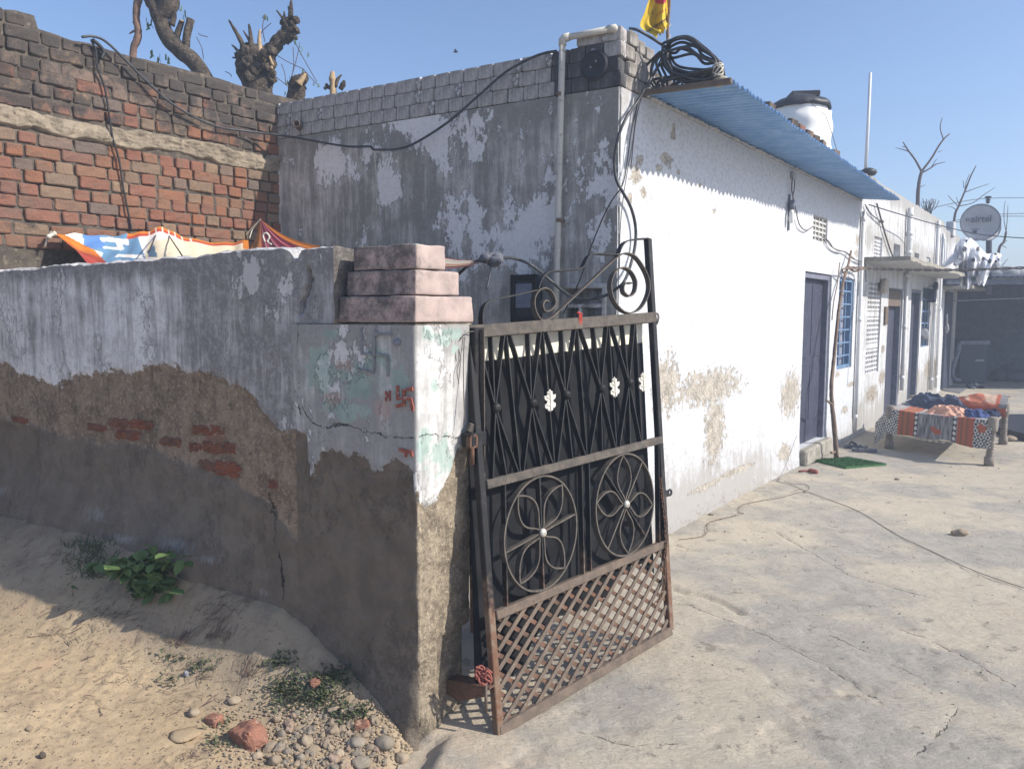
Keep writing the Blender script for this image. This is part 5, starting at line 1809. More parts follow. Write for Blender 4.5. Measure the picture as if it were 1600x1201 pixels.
    m = MB(); m.strip(S([(395, 610), (410, 560), (435, 500), (475, 455), (530, 432), (640, 422), (760, 408), (840, 398), (870, 370), (895, 315), (930, 265), (990, 245), (1110, 250), (1235, 258)]), N, 0.027, 0.006); m.build("crest_bar", M['iron'], t)
    m = MB(); m.strip(S([(1240, 235), (1262, 175), (1310, 120), (1400, 97), (1530, 87)]), N, 0.027, 0.006); m.build("crest_bar", M['iron'], t)
    # ---- backing: a cream board strip along the top and a black sheet below it
    ct, cb = CL["top"], CL["second"]

    def quad(fx0, fx1, topoff, h, off, name, mat, jag=0.0, th=0.002):
        m = MB(); n = 60
        V = []
        for k in range(n + 1):
            f = fx0 + (fx1 - fx0) * k / n
            a = lerp(*ct, f) - upv * topoff
            V.append(a)
        for k in range(n + 1):
            f = fx0 + (fx1 - fx0) * k / n
            a = lerp(*ct, f) - upv * (topoff + h + (0.10 * (1 - f) ** 1.5 + jag * (fbm(np.array([f * 9.0]), np.array([1.7]), 210, 4)[0]) if jag else 0))
            V.append(a)
        buck = lambda k, r: 0.005 * float(vn(k * 0.13, r * 2.1, 205)) * 2
        rows = [[V[k] * (1 - r) + V[n + 1 + k] * r + N * (off + buck(k, r)) for k in range(n + 1)] for r in np.linspace(0, 1, 8)]
        m.grid(np.array(rows), flip=True); m.grid(np.array(rows) - N * th)
        return m.build(name, mat, t)
    quad(0.012, 0.985, 0.0, 0.125, -0.062, "cream_strip", M['cream'])
    quad(0.03, 0.97, 0.118, 1.13, -0.056, "backing_sheet", M['sheet'], jag=0.16)
    # ---- catch, chain, hinge irons
    m = MB(); a = gp(1041, 771)
    m.box(a, sdv * 0.022, upv * 0.016, N * 0.006, 0.003); m.ring([a + sdv * (0.030 + 0.014 * math.cos(k * math.pi / 6)) + upv * 0.014 * math.sin(k * math.pi / 6) for k in range(12)], 0.0055)
    m.build("lock_lug", M['iron'], t)
    m = MB(); a = gp(1024, 498)
    for k in range(3):
        m.ring([a + N * (0.018 * math.cos(q * math.pi / 6) + .004) + upv * (0.030 * math.sin(q * math.pi / 6)) + sdv * (0.006 * k - .01 + 0.004 * math.sin(q)) for q in range(12)], 0.0022, 5)
    m.build("wire_tie", M['wire'], t)
    cp = crom([gp(x, y, 0.024) for x, y in ((1026, 752), (1029, 780), (1033, 815), (1034, 850), (1032, 880), (1031, 910), (1026, 930), (1017, 943), (1010, 946))], 8)
    seg = [0.0]
    for a, b in zip(cp[:-1], cp[1:]):
        seg.append(seg[-1] + np.linalg.norm(b - a))
    nl = int(seg[-1] / 0.024)
    for k in range(nl):
        s = k * 0.024
        i = max(0, np.searchsorted(seg, s) - 1); i = min(i, len(cp) - 2)
        p = cp[i] + (cp[i + 1] - cp[i]) * ((s - seg[i]) / (seg[i + 1] - seg[i])); tt = unit(cp[i + 1] - cp[i])
        w = unit(np.cross(tt, N)) if k % 2 else N
        w = unit(w + 0.35 * unit(np.cross(tt, N)))
        m = MB(); m.ring([p + tt * 0.017 * math.cos(q * math.pi / 5) + w * 0.008 * math.sin(q * math.pi / 5) for q in range(10)], 0.0028, 5)
        m.build("chain_link", M['rust'], t)
    # upper hinge strap on the gate
    return t, CL, upv, sdv


GT, GCL, GUP, GSD = gate()


def gate_irons():
    """what stays on the pillar: hinge post, upper hinge and the bracket at the foot"""
    Nr = PR.N if PR.N[0] > 0 else -PR.N
    t = thing("gate_post", "dark iron hinge post with hinge and rusty foot bracket fixed to the pillar", "gate post", P0 + PR.U * 0.33)
    c0 = P0 + PR.U * (PWR + 0.035)
    m = MB()
    m.bar(c0 + UPV * 0.30 + Nr * 0.01, c0 + UPV * 1.545 + Nr * 0.0, Nr, 0.062, 0.045, 0.003)
    m.build("post", M['iron'], t)
    m = MB(); m.bar(c0 + UPV * 0.28 + Nr * 0.036 - PR.U * 0.005, c0 + UPV * 1.54 + Nr * 0.03, Nr, 0.005, 0.028); m.build("edge_strip", M['rail'], t)
    # top hinge: strap, box knuckle and pin
    hz = gp(742, 680)[2]
    base = P0 + PR.U * (PWR - 0.04) + Nr * 0.012
    m = MB()
    a = base + UPV * (hz + 0.035); 
    b = gp(746, 672, 0.0)
    m.bar(a + Nr * .01, b, UPV, 0.03, 0.036, 0.003)
    m.build("hinge_strap", M['rail'], t)
    m = MB()
    k = base + PR.U * 0.02 + UPV * (hz - 0.015) + Nr * 0.025
    m.box(k, PR.U * 0.045, Nr * 0.028, UPV * 0.028, 0.004)
    m.build("hinge_block", M['iron'], t)
    m = MB()
    q = gp(735, 690, 0.01)
    for (dx, dz, wx, wz) in ((-.016, 0, .004, .026), (.016, 0, .004, .026), (0, .022, .02, .004), (0, -.022, .02, .004)):
        m.box(q + GSD * dx + UPV * dz, GSD * wx, UPV * wz, GP.N * .012)
    m.build("hinge_loop", M['rust'], t)
    m = MB(); m.tube([q + UPV * 0.03, q - UPV * 0.09], 0.009, 8); m.build("hinge_pin", M['rust'], t)
    m = MB(); m.bar(k - UPV * 0.042 + Nr * .01, gp(752, 692, 0.0), UPV, 0.014, 0.014, 0.002); m.build("hinge_bolt", M['rustrail'], t)
    # bottom bracket: a folded rusty plate reaching from the masonry to the gate
    pz = [(686, 1056), (763, 1071), (762, 1085), (722, 1092), (697, 1076)]
    BRK = Plane(gp(765, 1075), -58 + 180 + 8, 1)
    if BRK.N[1] > 0:
        BRK.N = -BRK.N
    ring = [BRK.at(*BRK.uz(x, y), 0.02) for x, y in pz][::-1]
    nrm = np.cross(ring[1] - ring[0], ring[2] - ring[0])
    if nrm @ BRK.N < 0:
        ring = ring[::-1]
    m = MB(); m.prism(ring, BRK.N * 0.006)
    a, b = BRK.at(*BRK.uz(686, 1056), 0.02), BRK.at(*BRK.uz(770, 1072), 0.02)
    m.bar(a - BRK.N * 0.03, b - BRK.N * 0.03, UPV, 0.06, 0.006)
    m.build("foot_bracket", M['rust'], t)
    m = MB()
    q = gp(756, 1078, 0.012)
    m.tube([q + UPV * 0.03, q - UPV * 0.085], 0.006, 7); m.build("pin", M['rustrail'], t)
    # rag knotted round the pin
    r_ = thing("rag", "faded red rag knotted round the rusty foot bracket of the gate", "rag", gp(751, 1052, .02))
    m = MB(); q = gp(751, 1053, 0.015)
    for k in range(9):
        a = rng.uniform(-1, 1, 3) * 0.014
        pts = [q + a + np.array([math.cos(w + k) * .018, math.sin(w * 1.3 + k) * .012, math.sin(w + k * .7) * .024]) for w in np.linspace(0, 5.5, 14)]
        m.tube(pts, 0.0042, 5)
    m.tube([q, q + UPV * 0.03 + GP.N * .02, q + UPV * .012 + GP.N * .04 + GSD * .01], 0.004, 5)
    m.build("knot", M['red_rag'], r_)
    # a curl of spare flat iron lying under the bracket
    c = G(742, 1105, 0.02)
    th = tag(MB().tube([gp(899, 495, .02) + v for v in (UPV * .014 - GSD * .012, UPV * .018, UPV * .012 + GSD * .012)], .0035, 5)
             .tube([gp(900, 497, .021) + UPV * z + GSD * 0.002 * math.sin(z * 300) for z in np.linspace(.02, -.035, 10)], .0045, 5)
             .tube([gp(903, 497, .021) + UPV * z for z in np.linspace(.02, -.034, 8)], .004, 5).build("thread", M['red_thread']),
             "red sacred thread tied round the gate's top rail", "thread")
    # thin wires twisted at the gate head
    w = MB()
    w.tube(crom([gp(716, 525, .03), gp(728, 520, .04), gp(745, 524, .03)], 6), 0.0018, 5)
    w.tube(crom([gp(716, 526, .03), gp(711, 540, .02), gp(714, 560, .02), gp(709, 580, .02), gp(712, 600, .02)], 6), 0.0018, 5)
    w.tube(crom([gp(713, 528, .03), gp(707, 545, .02), gp(708, 565, .02)], 6), 0.0015, 5)
    w.tube(crom([gp(718, 528, .03), gp(719, 580, .02), gp(722, 660, .015)], 6), 0.0022, 5)
    w.build("tie_wire", M['wire'], t)


gate_irons()
# ------------------------------------------------------------------ things on and around the house
def color_mesh(o, cols):
    me = o.data
    ca = me.color_attributes.new("Col", 'FLOAT_COLOR', 'POINT')
    c = np.ones((len(me.vertices), 4)); c[:, :3] = cols
    ca.data.foreach_set("color", c.ravel())


def pip(px, py, poly):
    ins = np.zeros(px.shape, bool)
    n = len(poly)
    for i in range(n):
        x0, y0 = poly[i]; x1, y1 = poly[(i + 1) % n]
        c = ((y0 > py) != (y1 > py)) & (px < (x1 - x0) * (py - y0) / (y1 - y0 + 1e-12) + x0)
        ins ^= c
    return ins


# ---- printed banner used as a sheet over the little yard behind the wall
def tarpaulin():
    """u 0..1 from the left knot to the right end, v 0 at the rear edge, 1 at the front edge"""
    # rear edge is tied along the brick wall, front edge droops behind the boundary wall's top
    rear = [(85, 366), (120, 366), (180, 368), (215, 364), (252, 360), (290, 370), (350, 378), (388, 374)]
    R3 = [KW.hit(x, y, 0.06) for x, y in rear]
    fr = [(100, 372), (118, 392), (150, 414), (200, 415), (262, 408), (310, 405), (350, 402), (392, 395)]
    F3 = [BW.hit(x, y + 6, -0.42) for x, y in fr]
    F3[0] = KW.hit(92, 371, 0.10); F3[1] = KW.hit(118, 391, 0.35)
    A = np.array(crom(R3, 22)); B = np.array(crom(F3, 22))
    n = len(A); vs = np.linspace(0, 1, 60)
    X = A[None] * (1 - vs[:, None, None]) + B[None] * vs[:, None, None]
    un = np.linspace(0, 1, n)
    U, V = np.meshgrid(un, vs)
    X[..., 2] += -0.05 * np.sin(math.pi * V) * sstep(0, .2, U) + 0.010 * np.sin(U * 60 + 3 * V) * (1 - V) * 0.5 + 0.012 * fbm(U * 9, V * 4, 230, 3) + 0.02 * np.exp(-((U - .58) / .05) ** 2) * (1 - V)
    flat = X.reshape(-1, 3)
    d = flat - EYEP; c = d @ _f
    px = 800 + FPX * (d @ _r) / c; py = 600.5 - FPX * (d @ _u) / c
    white = np.array([0.80, 0.78, 0.72]); cream = np.array([0.76, 0.68, 0.50]); blue = np.array([0.13, 0.27, 0.43]); deep = np.array([0.07, 0.16, 0.50])
    org = np.array([0.60, 0.20, 0.03]); red = np.array([0.46, 0.07, 0.05])
    col = np.tile(white, (len(flat), 1))
    k = pip(px, py, [(230, 380), (262, 372), (420, 385), (420, 430), (225, 430)]); col[k] = cream
    k = pip(px, py, [(128, 360), (213, 352), (217, 375), (226, 400), (240, 430), (150, 430), (160, 395), (131, 386)]); col[k] = blue
    k = pip(px, py, [(128, 360), (156, 360), (160, 372), (166, 388), (131, 386)]); col[k] = blue * .5 + deep * .6
    k = pip(px, py, [(156, 370), (200, 374), (202, 383), (190, 382), (195, 389), (188, 391), (161, 388), (160, 385), (184, 386), (180, 378), (158, 377)]); col[k] = white
    k = pip(px, py, [(185, 397), (222, 398), (225, 404), (180, 401)]); col[k] = white
    k = pip(px, py, [(230, 392), (240, 380), (246, 402), (232, 402)]); col[k] = blue * .6
    q = U.ravel(); v = V.ravel()
    # orange and red border bands
    band = pip(px, py, [(84, 360), (100, 366), (148, 391), (166, 410), (160, 440), (60, 440)])
    tt = (v * 6 + q * 3) % 1
    oc = org[None] * (1 - sstep(.35, .6, v))[:, None] + red[None] * sstep(.35, .6, v)[:, None]
    oc = oc * (0.8 + 0.5 * (fbm(v * 22, q * 4, 240, 3)[:, None]))
    col[band] = oc[band]
    b2 = (v < 0.10) & (q > 0.36)
    col[b2] = np.where(((q[b2] * 26) % 1 < .08)[:, None], white, np.where((v[b2] < .035)[:, None], org, red))
    b3 = (q > .965) & (v < .3); col[b3] = org
    mb = MB(); mb.grid(X)
    o = mb.build("banner_sheet", M['print_cloth']); color_mesh(o, col)
    tag(o, "printed white, blue and orange banner stretched as a sheet behind the boundary wall", "tarpaulin")
    # ropes holding it
    for (a, b, nm, lab) in (((85, 366), (70, 350), "rope", "pale twine knot tying the left corner of the printed banner"),):
        m = MB(); m.tube([KW.hit(85, 368, .07), KW.hit(80, 362, .05), KW.hit(74, 372, .04), KW.hit(70, 385, .04)], .006, 5)
        for k in range(4):
            m.blob(KW.hit(85 - k * 3, 365 + k * 1.5, .07), .016, k, 1, .4)
        tag(m.build(nm, M['white_thread']), lab, "rope")
    m = MB(); m.tube(crom([KW.hit(252, 357, .04), KW.hit(245, 364, .06), BW.hit(232, 395, -.40)], 6), .004, 5)
    m.tube(crom([KW.hit(252, 357, .04), KW.hit(262, 366, .10), BW.hit(285, 400, -.38)], 6), .004, 5)
    m.blob(KW.hit(252, 358, .05), .018, 3, 1, .4)
    tag(m.build("rope", M['cable']), "dark cord laid over the middle of the printed banner", "rope")
    # second sheet: maroon peak
    pk = D(407, 343, 4.9)
    base = [D(390, 383, 4.6), D(400, 388, 4.3), D(425, 390, 4.15), D(450, 388, 4.0), D(475, 386, 3.95), D(502, 379, 3.95)]
    Bs = np.array(crom(base, 10)); n = len(Bs); vs = np.linspace(0, 1, 24)
    X = pk[None, None] * (1 - vs[:, None, None]) + Bs[None] * vs[:, None, None]
    U, V = np.meshgrid(np.linspace(0, 1, n), vs)
    X[..., 2] += -0.03 * np.sin(math.pi * V) + 0.006 * np.sin(U * 38) * V - 0.02 * V
    col = np.tile(np.array([0.26, 0.035, 0.06]), (n * 24, 1)); q = U.ravel()
    col[q < .30] = [0.30, 0.11, 0.035]; col[q > .84] = [0.48, 0.15, 0.02]
    for a in (.36, .54, .74):
        col[np.abs(q - a) < .012] = [0.55, 0.35, 0.33]
    mb = MB(); mb.grid(X); o = mb.build("banner_sheet", M['print_cloth']); color_mesh(o, col)
    tag(o, "maroon and orange sheet pulled up to a peak in the corner by the brick wall", "tarpaulin")
    m = MB(); m.tube(crom([pk, D(398, 352, 5.1), D(385, 366, 5.3)], 6), .004, 5); m.tube(crom([pk, D(395, 358, 5.0), D(390, 372, 4.9)], 6), .003, 5)
    tag(m.build("rope", M['white_thread']), "pair of thin ropes pulling the maroon sheet's peak to the brick wall", "rope")
    m = MB()
    m.tube(crom([D(414, 378, 4.0), D(411, 368, 4.0), D(416, 364, 4.0), D(421, 370, 4.0), D(418, 377, 4.0), D(424, 382, 3.98)], 6), .005, 5)
    tag(m.build("rope", M['white_thread']), "loop of pale twine at the foot of the maroon sheet", "rope")
    # far right end of the cover, bunched and tied to a pipe
    e0 = [D(640, 396, 4.25), D(640, 420, 4.2)]
    knot = D(768, 404, 4.1)
    rows = []
    for k in range(22):
        q = k / 21
        a = D(670, 408 - 9 * math.cos(q * 3.1416) * 1.2, 4.3 - 0.35 * q)
        st = a; r = []
        for j in range(30):
            s = j / 29
            p = st * (1 - s) + knot * s
            p = p + UPV * (-0.02 * math.sin(math.pi * s)) + np.array([0, 0.012 * math.sin(q * 40), 0.006 * math.sin(q * 55 + 1)]) * (1 - s)
            r.append(p)
        rows.append(r)
    X = np.array(rows); mb = MB(); mb.grid(X); o = mb.build("banner_sheet", M['print_cloth'])
    q = np.repeat(np.linspace(0, 1, 22), 30); s = np.tile(np.linspace(0, 1, 30), 22)
    col = np.tile(np.array([0.55, 0.50, 0.42]), (660, 1)); col[q < .22] = [0.40, 0.16, 0.13]; col[(q > .5) & (q < .62)] = [0.42, 0.24, 0.14]; col[q > .70] = [0.24, 0.10, 0.09]
    col = col * (0.75 + 0.5 * fbm(q * 40, s * 3, 244, 2))[:, None]
    color_mesh(o, np.clip(col, 0, 1)); tag(o, "bunched end of a striped sheet pulled to a knot right of the pink cap", "tarpaulin")
    m = MB()
    for k in range(9):
        m.blob(knot + rng.normal(0, .016, 3) * [1.3, 1, .9], rng.uniform(.016, .030), 500 + k, 2, .6, (1.3, .9, .9), freq=2)
    for k in range(7):
        a = knot + rng.normal(0, .015, 3)
        m.tube(crom([a, a + rng.normal(0, .02, 3) + [.015, 0, .008], a + rng.normal(0, .022, 3) + [.03, 0, -.008]], 5), np.linspace(.008, .002, 11), 5)
    m.tube(crom([knot, knot + np.array([-.01, 0, -.08]), knot + np.array([-.025, 0, -.16])], 5), .005, 5)
    tag(m.build("rag", M['greyrag']), "dark blue grey rag knotted where the striped sheet meets the black pipe", "rag")
    return knot


KNOT = tarpaulin()


def cables():
    # black hose from the knot across the front to the house corner and up to the roof coil
    pts = [KNOT] + [FW.hit(x, y, o) for x, y, o in ((800, 403, .35), (830, 414, .25), (862, 440, .12), (890, 462, .08), (915, 468, .07), (945, 462, .06))]
    pts += [FW.hit(962, 452, .06), FW.hit(975, 440, .10)]
    pts += [WW.hit(985, 415, .04), WW.hit(992, 385, .03), WW.hit(993, 355, .03), WW.hit(986, 325, .03), WW.hit(973, 300, .03)]
    pts += [FW.hit(963, 280, .04), FW.hit(960, 250, .04), FW.hit(966, 215, .05), WW.hit(978, 185, .04), WW.hit(995, 160, .05), WW.hit(1010, 135, .08), WW.hit(1026, 108, .10), WW.hit(1036, 90, .10)]
    m = MB(); m.tube(crom(pts, 8), 0.010, 8); tag(m.build("black_pipe", M['hose']), "black water pipe sagging from the knotted rag and climbing the house corner", "pipe")
    m = MB()
    m.tube(crom([KNOT, KNOT + np.array([-.10, .02, -.02]), D(720, 425, 4.15), D(700, 445, 4.15)], 8), 0.009, 8)
    tag(m.build("black_pipe", M['hose']), "short curve of black pipe dropping behind the pink cap from the rag", "pipe")
    m = MB()
    m.tube(crom([WW.hit(1000, 150, .03), WW.hit(992, 180, .025), WW.hit(985, 215, .025), WW.hit(979, 260, .025), WW.hit(972, 290, .03)] + [FW.hit(x, y, .05) for x, y in ((955, 315), (940, 345), (922, 390), (905, 440), (880, 490))], 8), 0.0045, 6)
    tag(m.build("cable", M['cable']), "thin black cable running down the corner then slanting across the shaded front", "cable")
    m = MB()
    m.tube(crom([WW.hit(1012, 130, .03), WW.hit(1000, 160, .02), WW.hit(992, 200, .02), WW.hit(986, 260, .02)], 8), 0.0035, 6)
    m.tube(crom([WW.hit(1008, 140, .03), WW.hit(996, 165, .02), WW.hit(988, 225, .02), WW.hit(975, 300, .02), WW.hit(969, 360, .02), WW.hit(968, 420, .02)], 8), 0.003, 6)
    tag(m.build("cable", M['wire']), "pair of thin wires down the sunlit edge of the house corner", "cable")
    # sagging cable from the brick wall over the front
    a = [KW.hit(x, y, .05) for x, y in ((128, 58), (145, 57), (165, 65), (195, 93), (230, 128), (270, 163), (330, 195), (385, 205))]
    b = [FW.hit(x, y, .07) for x, y in ((450, 213), (500, 222), (545, 229), (577, 229), (582, 233), (590, 234), (620, 233), (650, 223), (700, 191), (745, 152), (790, 113), (830, 91), (852, 83), (870, 80))]
    m = MB(); m.tube(crom(a + b, 8), 0.0085, 7); tag(m.build("cable", M['hose']), "long black cable sagging from the brick wall across the shaded front", "cable")
    m = MB(); m.tube([FW.hit(578, 226, .05), FW.hit(584, 236, .03), FW.hit(587, 255, .01), FW.hit(588, 300, .008), FW.hit(588, 340, .008)], .0035, 5)
    tag(m.build("string", M['white_thread']), "pale string hanging under the tie of the sagging cable", "string")
    m = MB(); c = FW.hit(467, 199, 0)
    m.lathe([(0.028, 0), (0.03, 0.05), (0.03, 0.10), (0.022, 0.10), (0.022, 0.02), (0, .02)], c - FW.N * .02, FW.N * .85 + UPV * .1 + FW.U * -.4, 12)
    tag(m.build("drain_spout", M['rustrail']), "short clay rain spout poking out under the parapet bricks", "spout")
    # wire bundle on the brick wall
    m = MB()
    m.tube(crom([KW.hit(x, y, .02) for x, y in ((142, 62), (150, 80), (152, 105), (163, 135), (170, 175), (176, 215), (186, 250), (192, 290), (200, 330), (206, 362))], 6), .0065, 6)
    m.tube(crom([KW.hit(x, y, .03) for x, y in ((144, 62), (156, 72), (162, 82), (158, 92))], 6), .012, 6)
    tag(m.build("cable", M['cable']), "dark wire hanging straight down the face of the brick wall", "cable")


cables()


def pvc_pipe():
    t = thing("drain_pipe", "pale plastic pipe up the shaded front and bent over the parapet", "pipe", FW.hit(872, 430, .03))
    top = FW.hit(879, 60, .05)
    bot = FW.hit(868, 500, .05)
    m = MB(); m.tube([np.array([top[0], top[1], z]) + (bot - top) * [1, 1, 0] * ((top[2] - z) / (top[2] - bot[2])) for z in np.linspace(top[2], bot[2], 8)], 0.021, 10); m.build("riser", M['pvc'], t)
    e = FW.hit(949, 42, .05); e[2] = top[2] + 0.045
    e = top + (HC + UPV * (top[2] + .0) - FW.U * .0 - top) * np.array([.88, .88, 0]) + UPV * 0.015
    m = MB(); m.tube([top, e], 0.020, 10); m.build("horizontal_run", M['pvc'], t)
    for c, a in ((top, e - top), (e, -FW.N)):
        m = MB(); a = unit(a)
        m.tube([c - UPV * .045, c - UPV * .01, c + a * .012, c + a * .045] if c is top else [c - unit(e - top) * .04, c, c + a * .04 - UPV * .01, c + a * .09 - UPV * .03], 0.026, 10); m.build("elbow", M['pvc'], t)
    for y in (148, 344):
        c = FW.hit(875, y, .05)
        m = MB(); m.tube([c + UPV * .012, c - UPV * .012], .0265, 10); m.bar(c, c - FW.N * .05, UPV, .03, .006); m.build("pipe_clip", M['rustrail'], t)


pvc_pipe()


def meter_box():
    t = thing("meter_box", "dark wall box with a rounded frame on the shaded front behind the gate", "meter box", FW.hit(830, 468))
    a = FW.uz(808, 430); b = FW.uz(850, 504)
    u0, u1, z0, z1 = min(a[0], b[0]), max(a[0], b[0]), min(a[1], b[1]), max(a[1], b[1])
    um, zm, hw, hh = (u0 + u1) / 2, (z0 + z1) / 2, (u1 - u0) / 2, (z1 - z0) / 2
    m = MB(); m.box(FW.at(um, zm, .045), FW.U * hw, UPV * hh, FW.N * .045, .025); m.build("case", M['mask'], t)
    for (x, y, w, h) in ((0, 1, 1, .12), (0, -1, 1, .12), (1, 0, .16, 1), (-1, 0, .16, 1)):
        m = MB(); m.box(FW.at(um + x * hw * .82, zm + y * hh * .86, .095), FW.U * hw * w * .96, UPV * hh * h, FW.N * .012, .008); m.build("frame_side", M['sheet'], t)
    m = MB(); m.box(FW.at(um, zm + hh * .12, .092), FW.U * hw * .6, UPV * hh * .5, FW.N * .006, .003); m.build("window_panel", M['frame'], t)


meter_box()


def mask():
    c = FW.hit(930, 103, 0.0)
    t = thing("wall_mask", "round black disc with two pale spots hung on the parapet bricks", "wall disc", c)
    m = MB(); m.lathe([(0, .006), (.045, .008), (.070, .014), (.086, .013), (.092, .005), (.092, 0), (0, 0)], c + FW.N * .01, FW.N, 22); m.build("disc", M['mask'], t)
    m = MB(); m.ring([c + FW.N * .022 + (FW.U * math.cos(a) + UPV * math.sin(a)) * .078 for a in np.linspace(0, 2 * math.pi, 24)[:-1]], .007, 6); m.build("rim", M['mask'], t)
    for du, dz in ((.024, -.01), (-.012, .022)):
        m = MB(); m.blob(c + FW.N * .018 + FW.U * du + UPV * dz, .008, 1, 2, .1, (1, 1, 1.1)); m.build("eye", M['eye'], t)
    m = MB(); m.blob(FW.hit(927, 78, .008), .016, 3, 2, .4, (1, .5, .7)); tag(m.build("plaster_lump", M['eye']), "pale lump of plaster on the parapet above the black disc", "plaster")


mask()


def coil():
    L = WW.hit(1040, 84, 0.12); Rr = WW.at(0.30, AW_Z + 0.10, 0.60)
    dR = Rr - L
    pl = Plane(L, math.degrees(math.atan2(dR[0], dR[1])), 1)
    if pl.N[1] > 0:
        pl.N = -pl.N
    t = thing("pipe_coil", "tied coil of black plastic pipe lying on the awning at the house corner", "pipe coil", L)
    k = 0
    tops = [(1076, 58), (1068, 60), (1084, 63), (1070, 67), (1088, 73), (1066, 76), (1082, 84), (1074, 62), (1080, 78)]
    lows = [(1078, 131), (1066, 128), (1088, 126), (1070, 122), (1094, 118), (1068, 113), (1090, 108), (1074, 130), (1060, 118)]
    for (a, b) in zip(tops, lows):
        o1, o2 = random.uniform(-.05, .05), random.uniform(-.05, .05)
        P = [(1041, 80 + random.uniform(-4, 4)), (1052 + random.uniform(-3, 3), a[1] + 6), a, (1100 + random.uniform(-3, 3), a[1] + 14), (1119 + random.uniform(-2, 2), 96 + random.uniform(-4, 4)), (1123, 113 + random.uniform(-4, 4)),
             (1110, b[1] + 1 - random.uniform(0, 4)), b, (1054 + random.uniform(-3, 3), (b[1] + 84) / 2 + 6)]
        pts = [pl.at(*pl.uz(x, y), (o1 if i < 5 else o2) + 0.02 * math.sin(i)) for i, (x, y) in enumerate(P)]
        m = MB(); m.ring(crom(pts, 8, True), 0.0090, 7); m.build("loop", M['hose'], t)
    for (x, y) in ((1004, 132), (1016, 136), (1024, 138), (1034, 139), (1044, 139), (1056, 138), (1068, 137)):
        P = [(1038, 84), (1030 + (x - 1035) * .35, 100), (x + 2, 122), (x + 6, y), (x + 16, y - 1)]
        P2 = [(1044, 88), (x * .5 + 522 + 8, 112), (x + 22, y - 2)]
        m = MB(); m.tube(crom([pl.at(*pl.uz(a, b), random.uniform(.0, .06)) for a, b in P + [(x + 24, y - 8), (1118, 112 + random.uniform(-3, 3))]], 7), .0085, 6); m.build("loop", M['hose'], t)
    m = MB()
    for k in range(5):
        c = pl.at(*pl.uz(1121, 112), .0)
        m.ring([c + np.array([0.03 * math.cos(a), 0.05 * math.sin(a), 0.035 * math.sin(a + k)]) for a in np.linspace(0, 6.28, 14)[:-1]], .005, 5)
    m.build("tie", M['white_thread'], t)
    m = MB(); m.blob(pl.at(*pl.uz(1121, 127), -.02), .05, 4, 2, .4, (1, 1, .7)); tag(m.build("brick", M['slab']), "lump of brick under the tied end of the pipe coil", "brick")
    m = MB()
    m.tube(crom([WW.hit(984, 45, -.08), WW.hit(995, 47, 0), WW.hit(1012, 56, .05), WW.hit(1028, 66, .1), WW.hit(1040, 74, .12)], 8), .0095, 7)
    tag(m.build("black_pipe", M['hose']), "black pipe end running from the parapet top into the coil", "pipe")


coil()


def flag():
    base = WW.hit(1043, 66, -.05)
    t = thing("flag", "yellow pennant with a dark fringe pattern and red emblem on a thin pole", "flag", base)
    Y = base[1]
    m = MB(); m.tube([D(1043, 70, Y), D(1043, 50, Y), D(1046, 10, Y), D(1049, -70, Y)], .010, 7, wob=.15); m.build("pole", M['wood'], t)
    m = MB(); m.tube(crom([D(1044, 60, Y) + np.array([.012 * math.cos(a), .012 * math.sin(a), -.06 + a * .012]) for a in np.linspace(0, 14, 30)], 2), .005, 5); m.build("binding", M['cord'], t)
    # cloth hangs left of the pole
    A = np.array([D(x, y, Y) for x, y in ((1049, -60), (1048, -20), (1046.5, 8), (1044.5, 30), (1043, 45))])
    B = np.array([D(x, y, Y - .05) for x, y in ((1030, -60), (1016, -8), (1006, 22), (1000, 44), (1026, 57))])
    A = np.array(crom(A, 14)); B = np.array(crom(B, 14)); n = len(A); vs = np.linspace(0, 1, 50)
    X = A[:, None] * (1 - vs[None, :, None]) + B[:, None] * vs[None, :, None]
    V, U = np.meshgrid(vs, np.linspace(0, 1, n))
    X[..., 1] += 0.03 * np.sin(V * 9 + U * 4) + 0.02 * np.sin(V * 16)
    X[..., 2] += 0.012 * np.sin(V * 31) * (U > .96)
    flat = X.reshape(-1, 3); d = flat - EYEP; c = d @ _f
    px = 800 + FPX * (d @ _r) / c; py = 600.5 - FPX * (d @ _u) / c
    col = np.tile(np.array([0.62, 0.44, 0.03]), (len(flat), 1)) * (0.9 + 0.25 * fbm(px * .09, py * .09, 250, 3))[:, None]
    ln = (py - 48) - (px - 1012) * (28 - 48) / (1044 - 1012)
    col[(np.abs(ln) < 1.1)] = [0.10, 0.07, 0.03]
    col[(ln > 1.0) & (ln < 5.0) & (((px * 0.42) % 1) < .5)] = [0.13, 0.09, 0.03]
    col[((px - 1032) / 9) ** 2 + ((py - 1) / 6) ** 2 < 1] = [0.42, 0.03, 0.06]
    col[(((px - 1020) / 2.2) ** 2 + ((py - 20) / 4) ** 2 < 1) & (((py * .7 + px * .4) % 1) < .5)] = [0.14, 0.06, 0.03]
    col[((np.abs(ln + 15) < 2.2) & (((px * .23) % 1) < .45) & (px > 1024))] = [0.33, 0.07, 0.03]
    m = MB(); m.grid(X); o = m.build("cloth", M['flagcloth'], t); color_mesh(o, col)


flag()


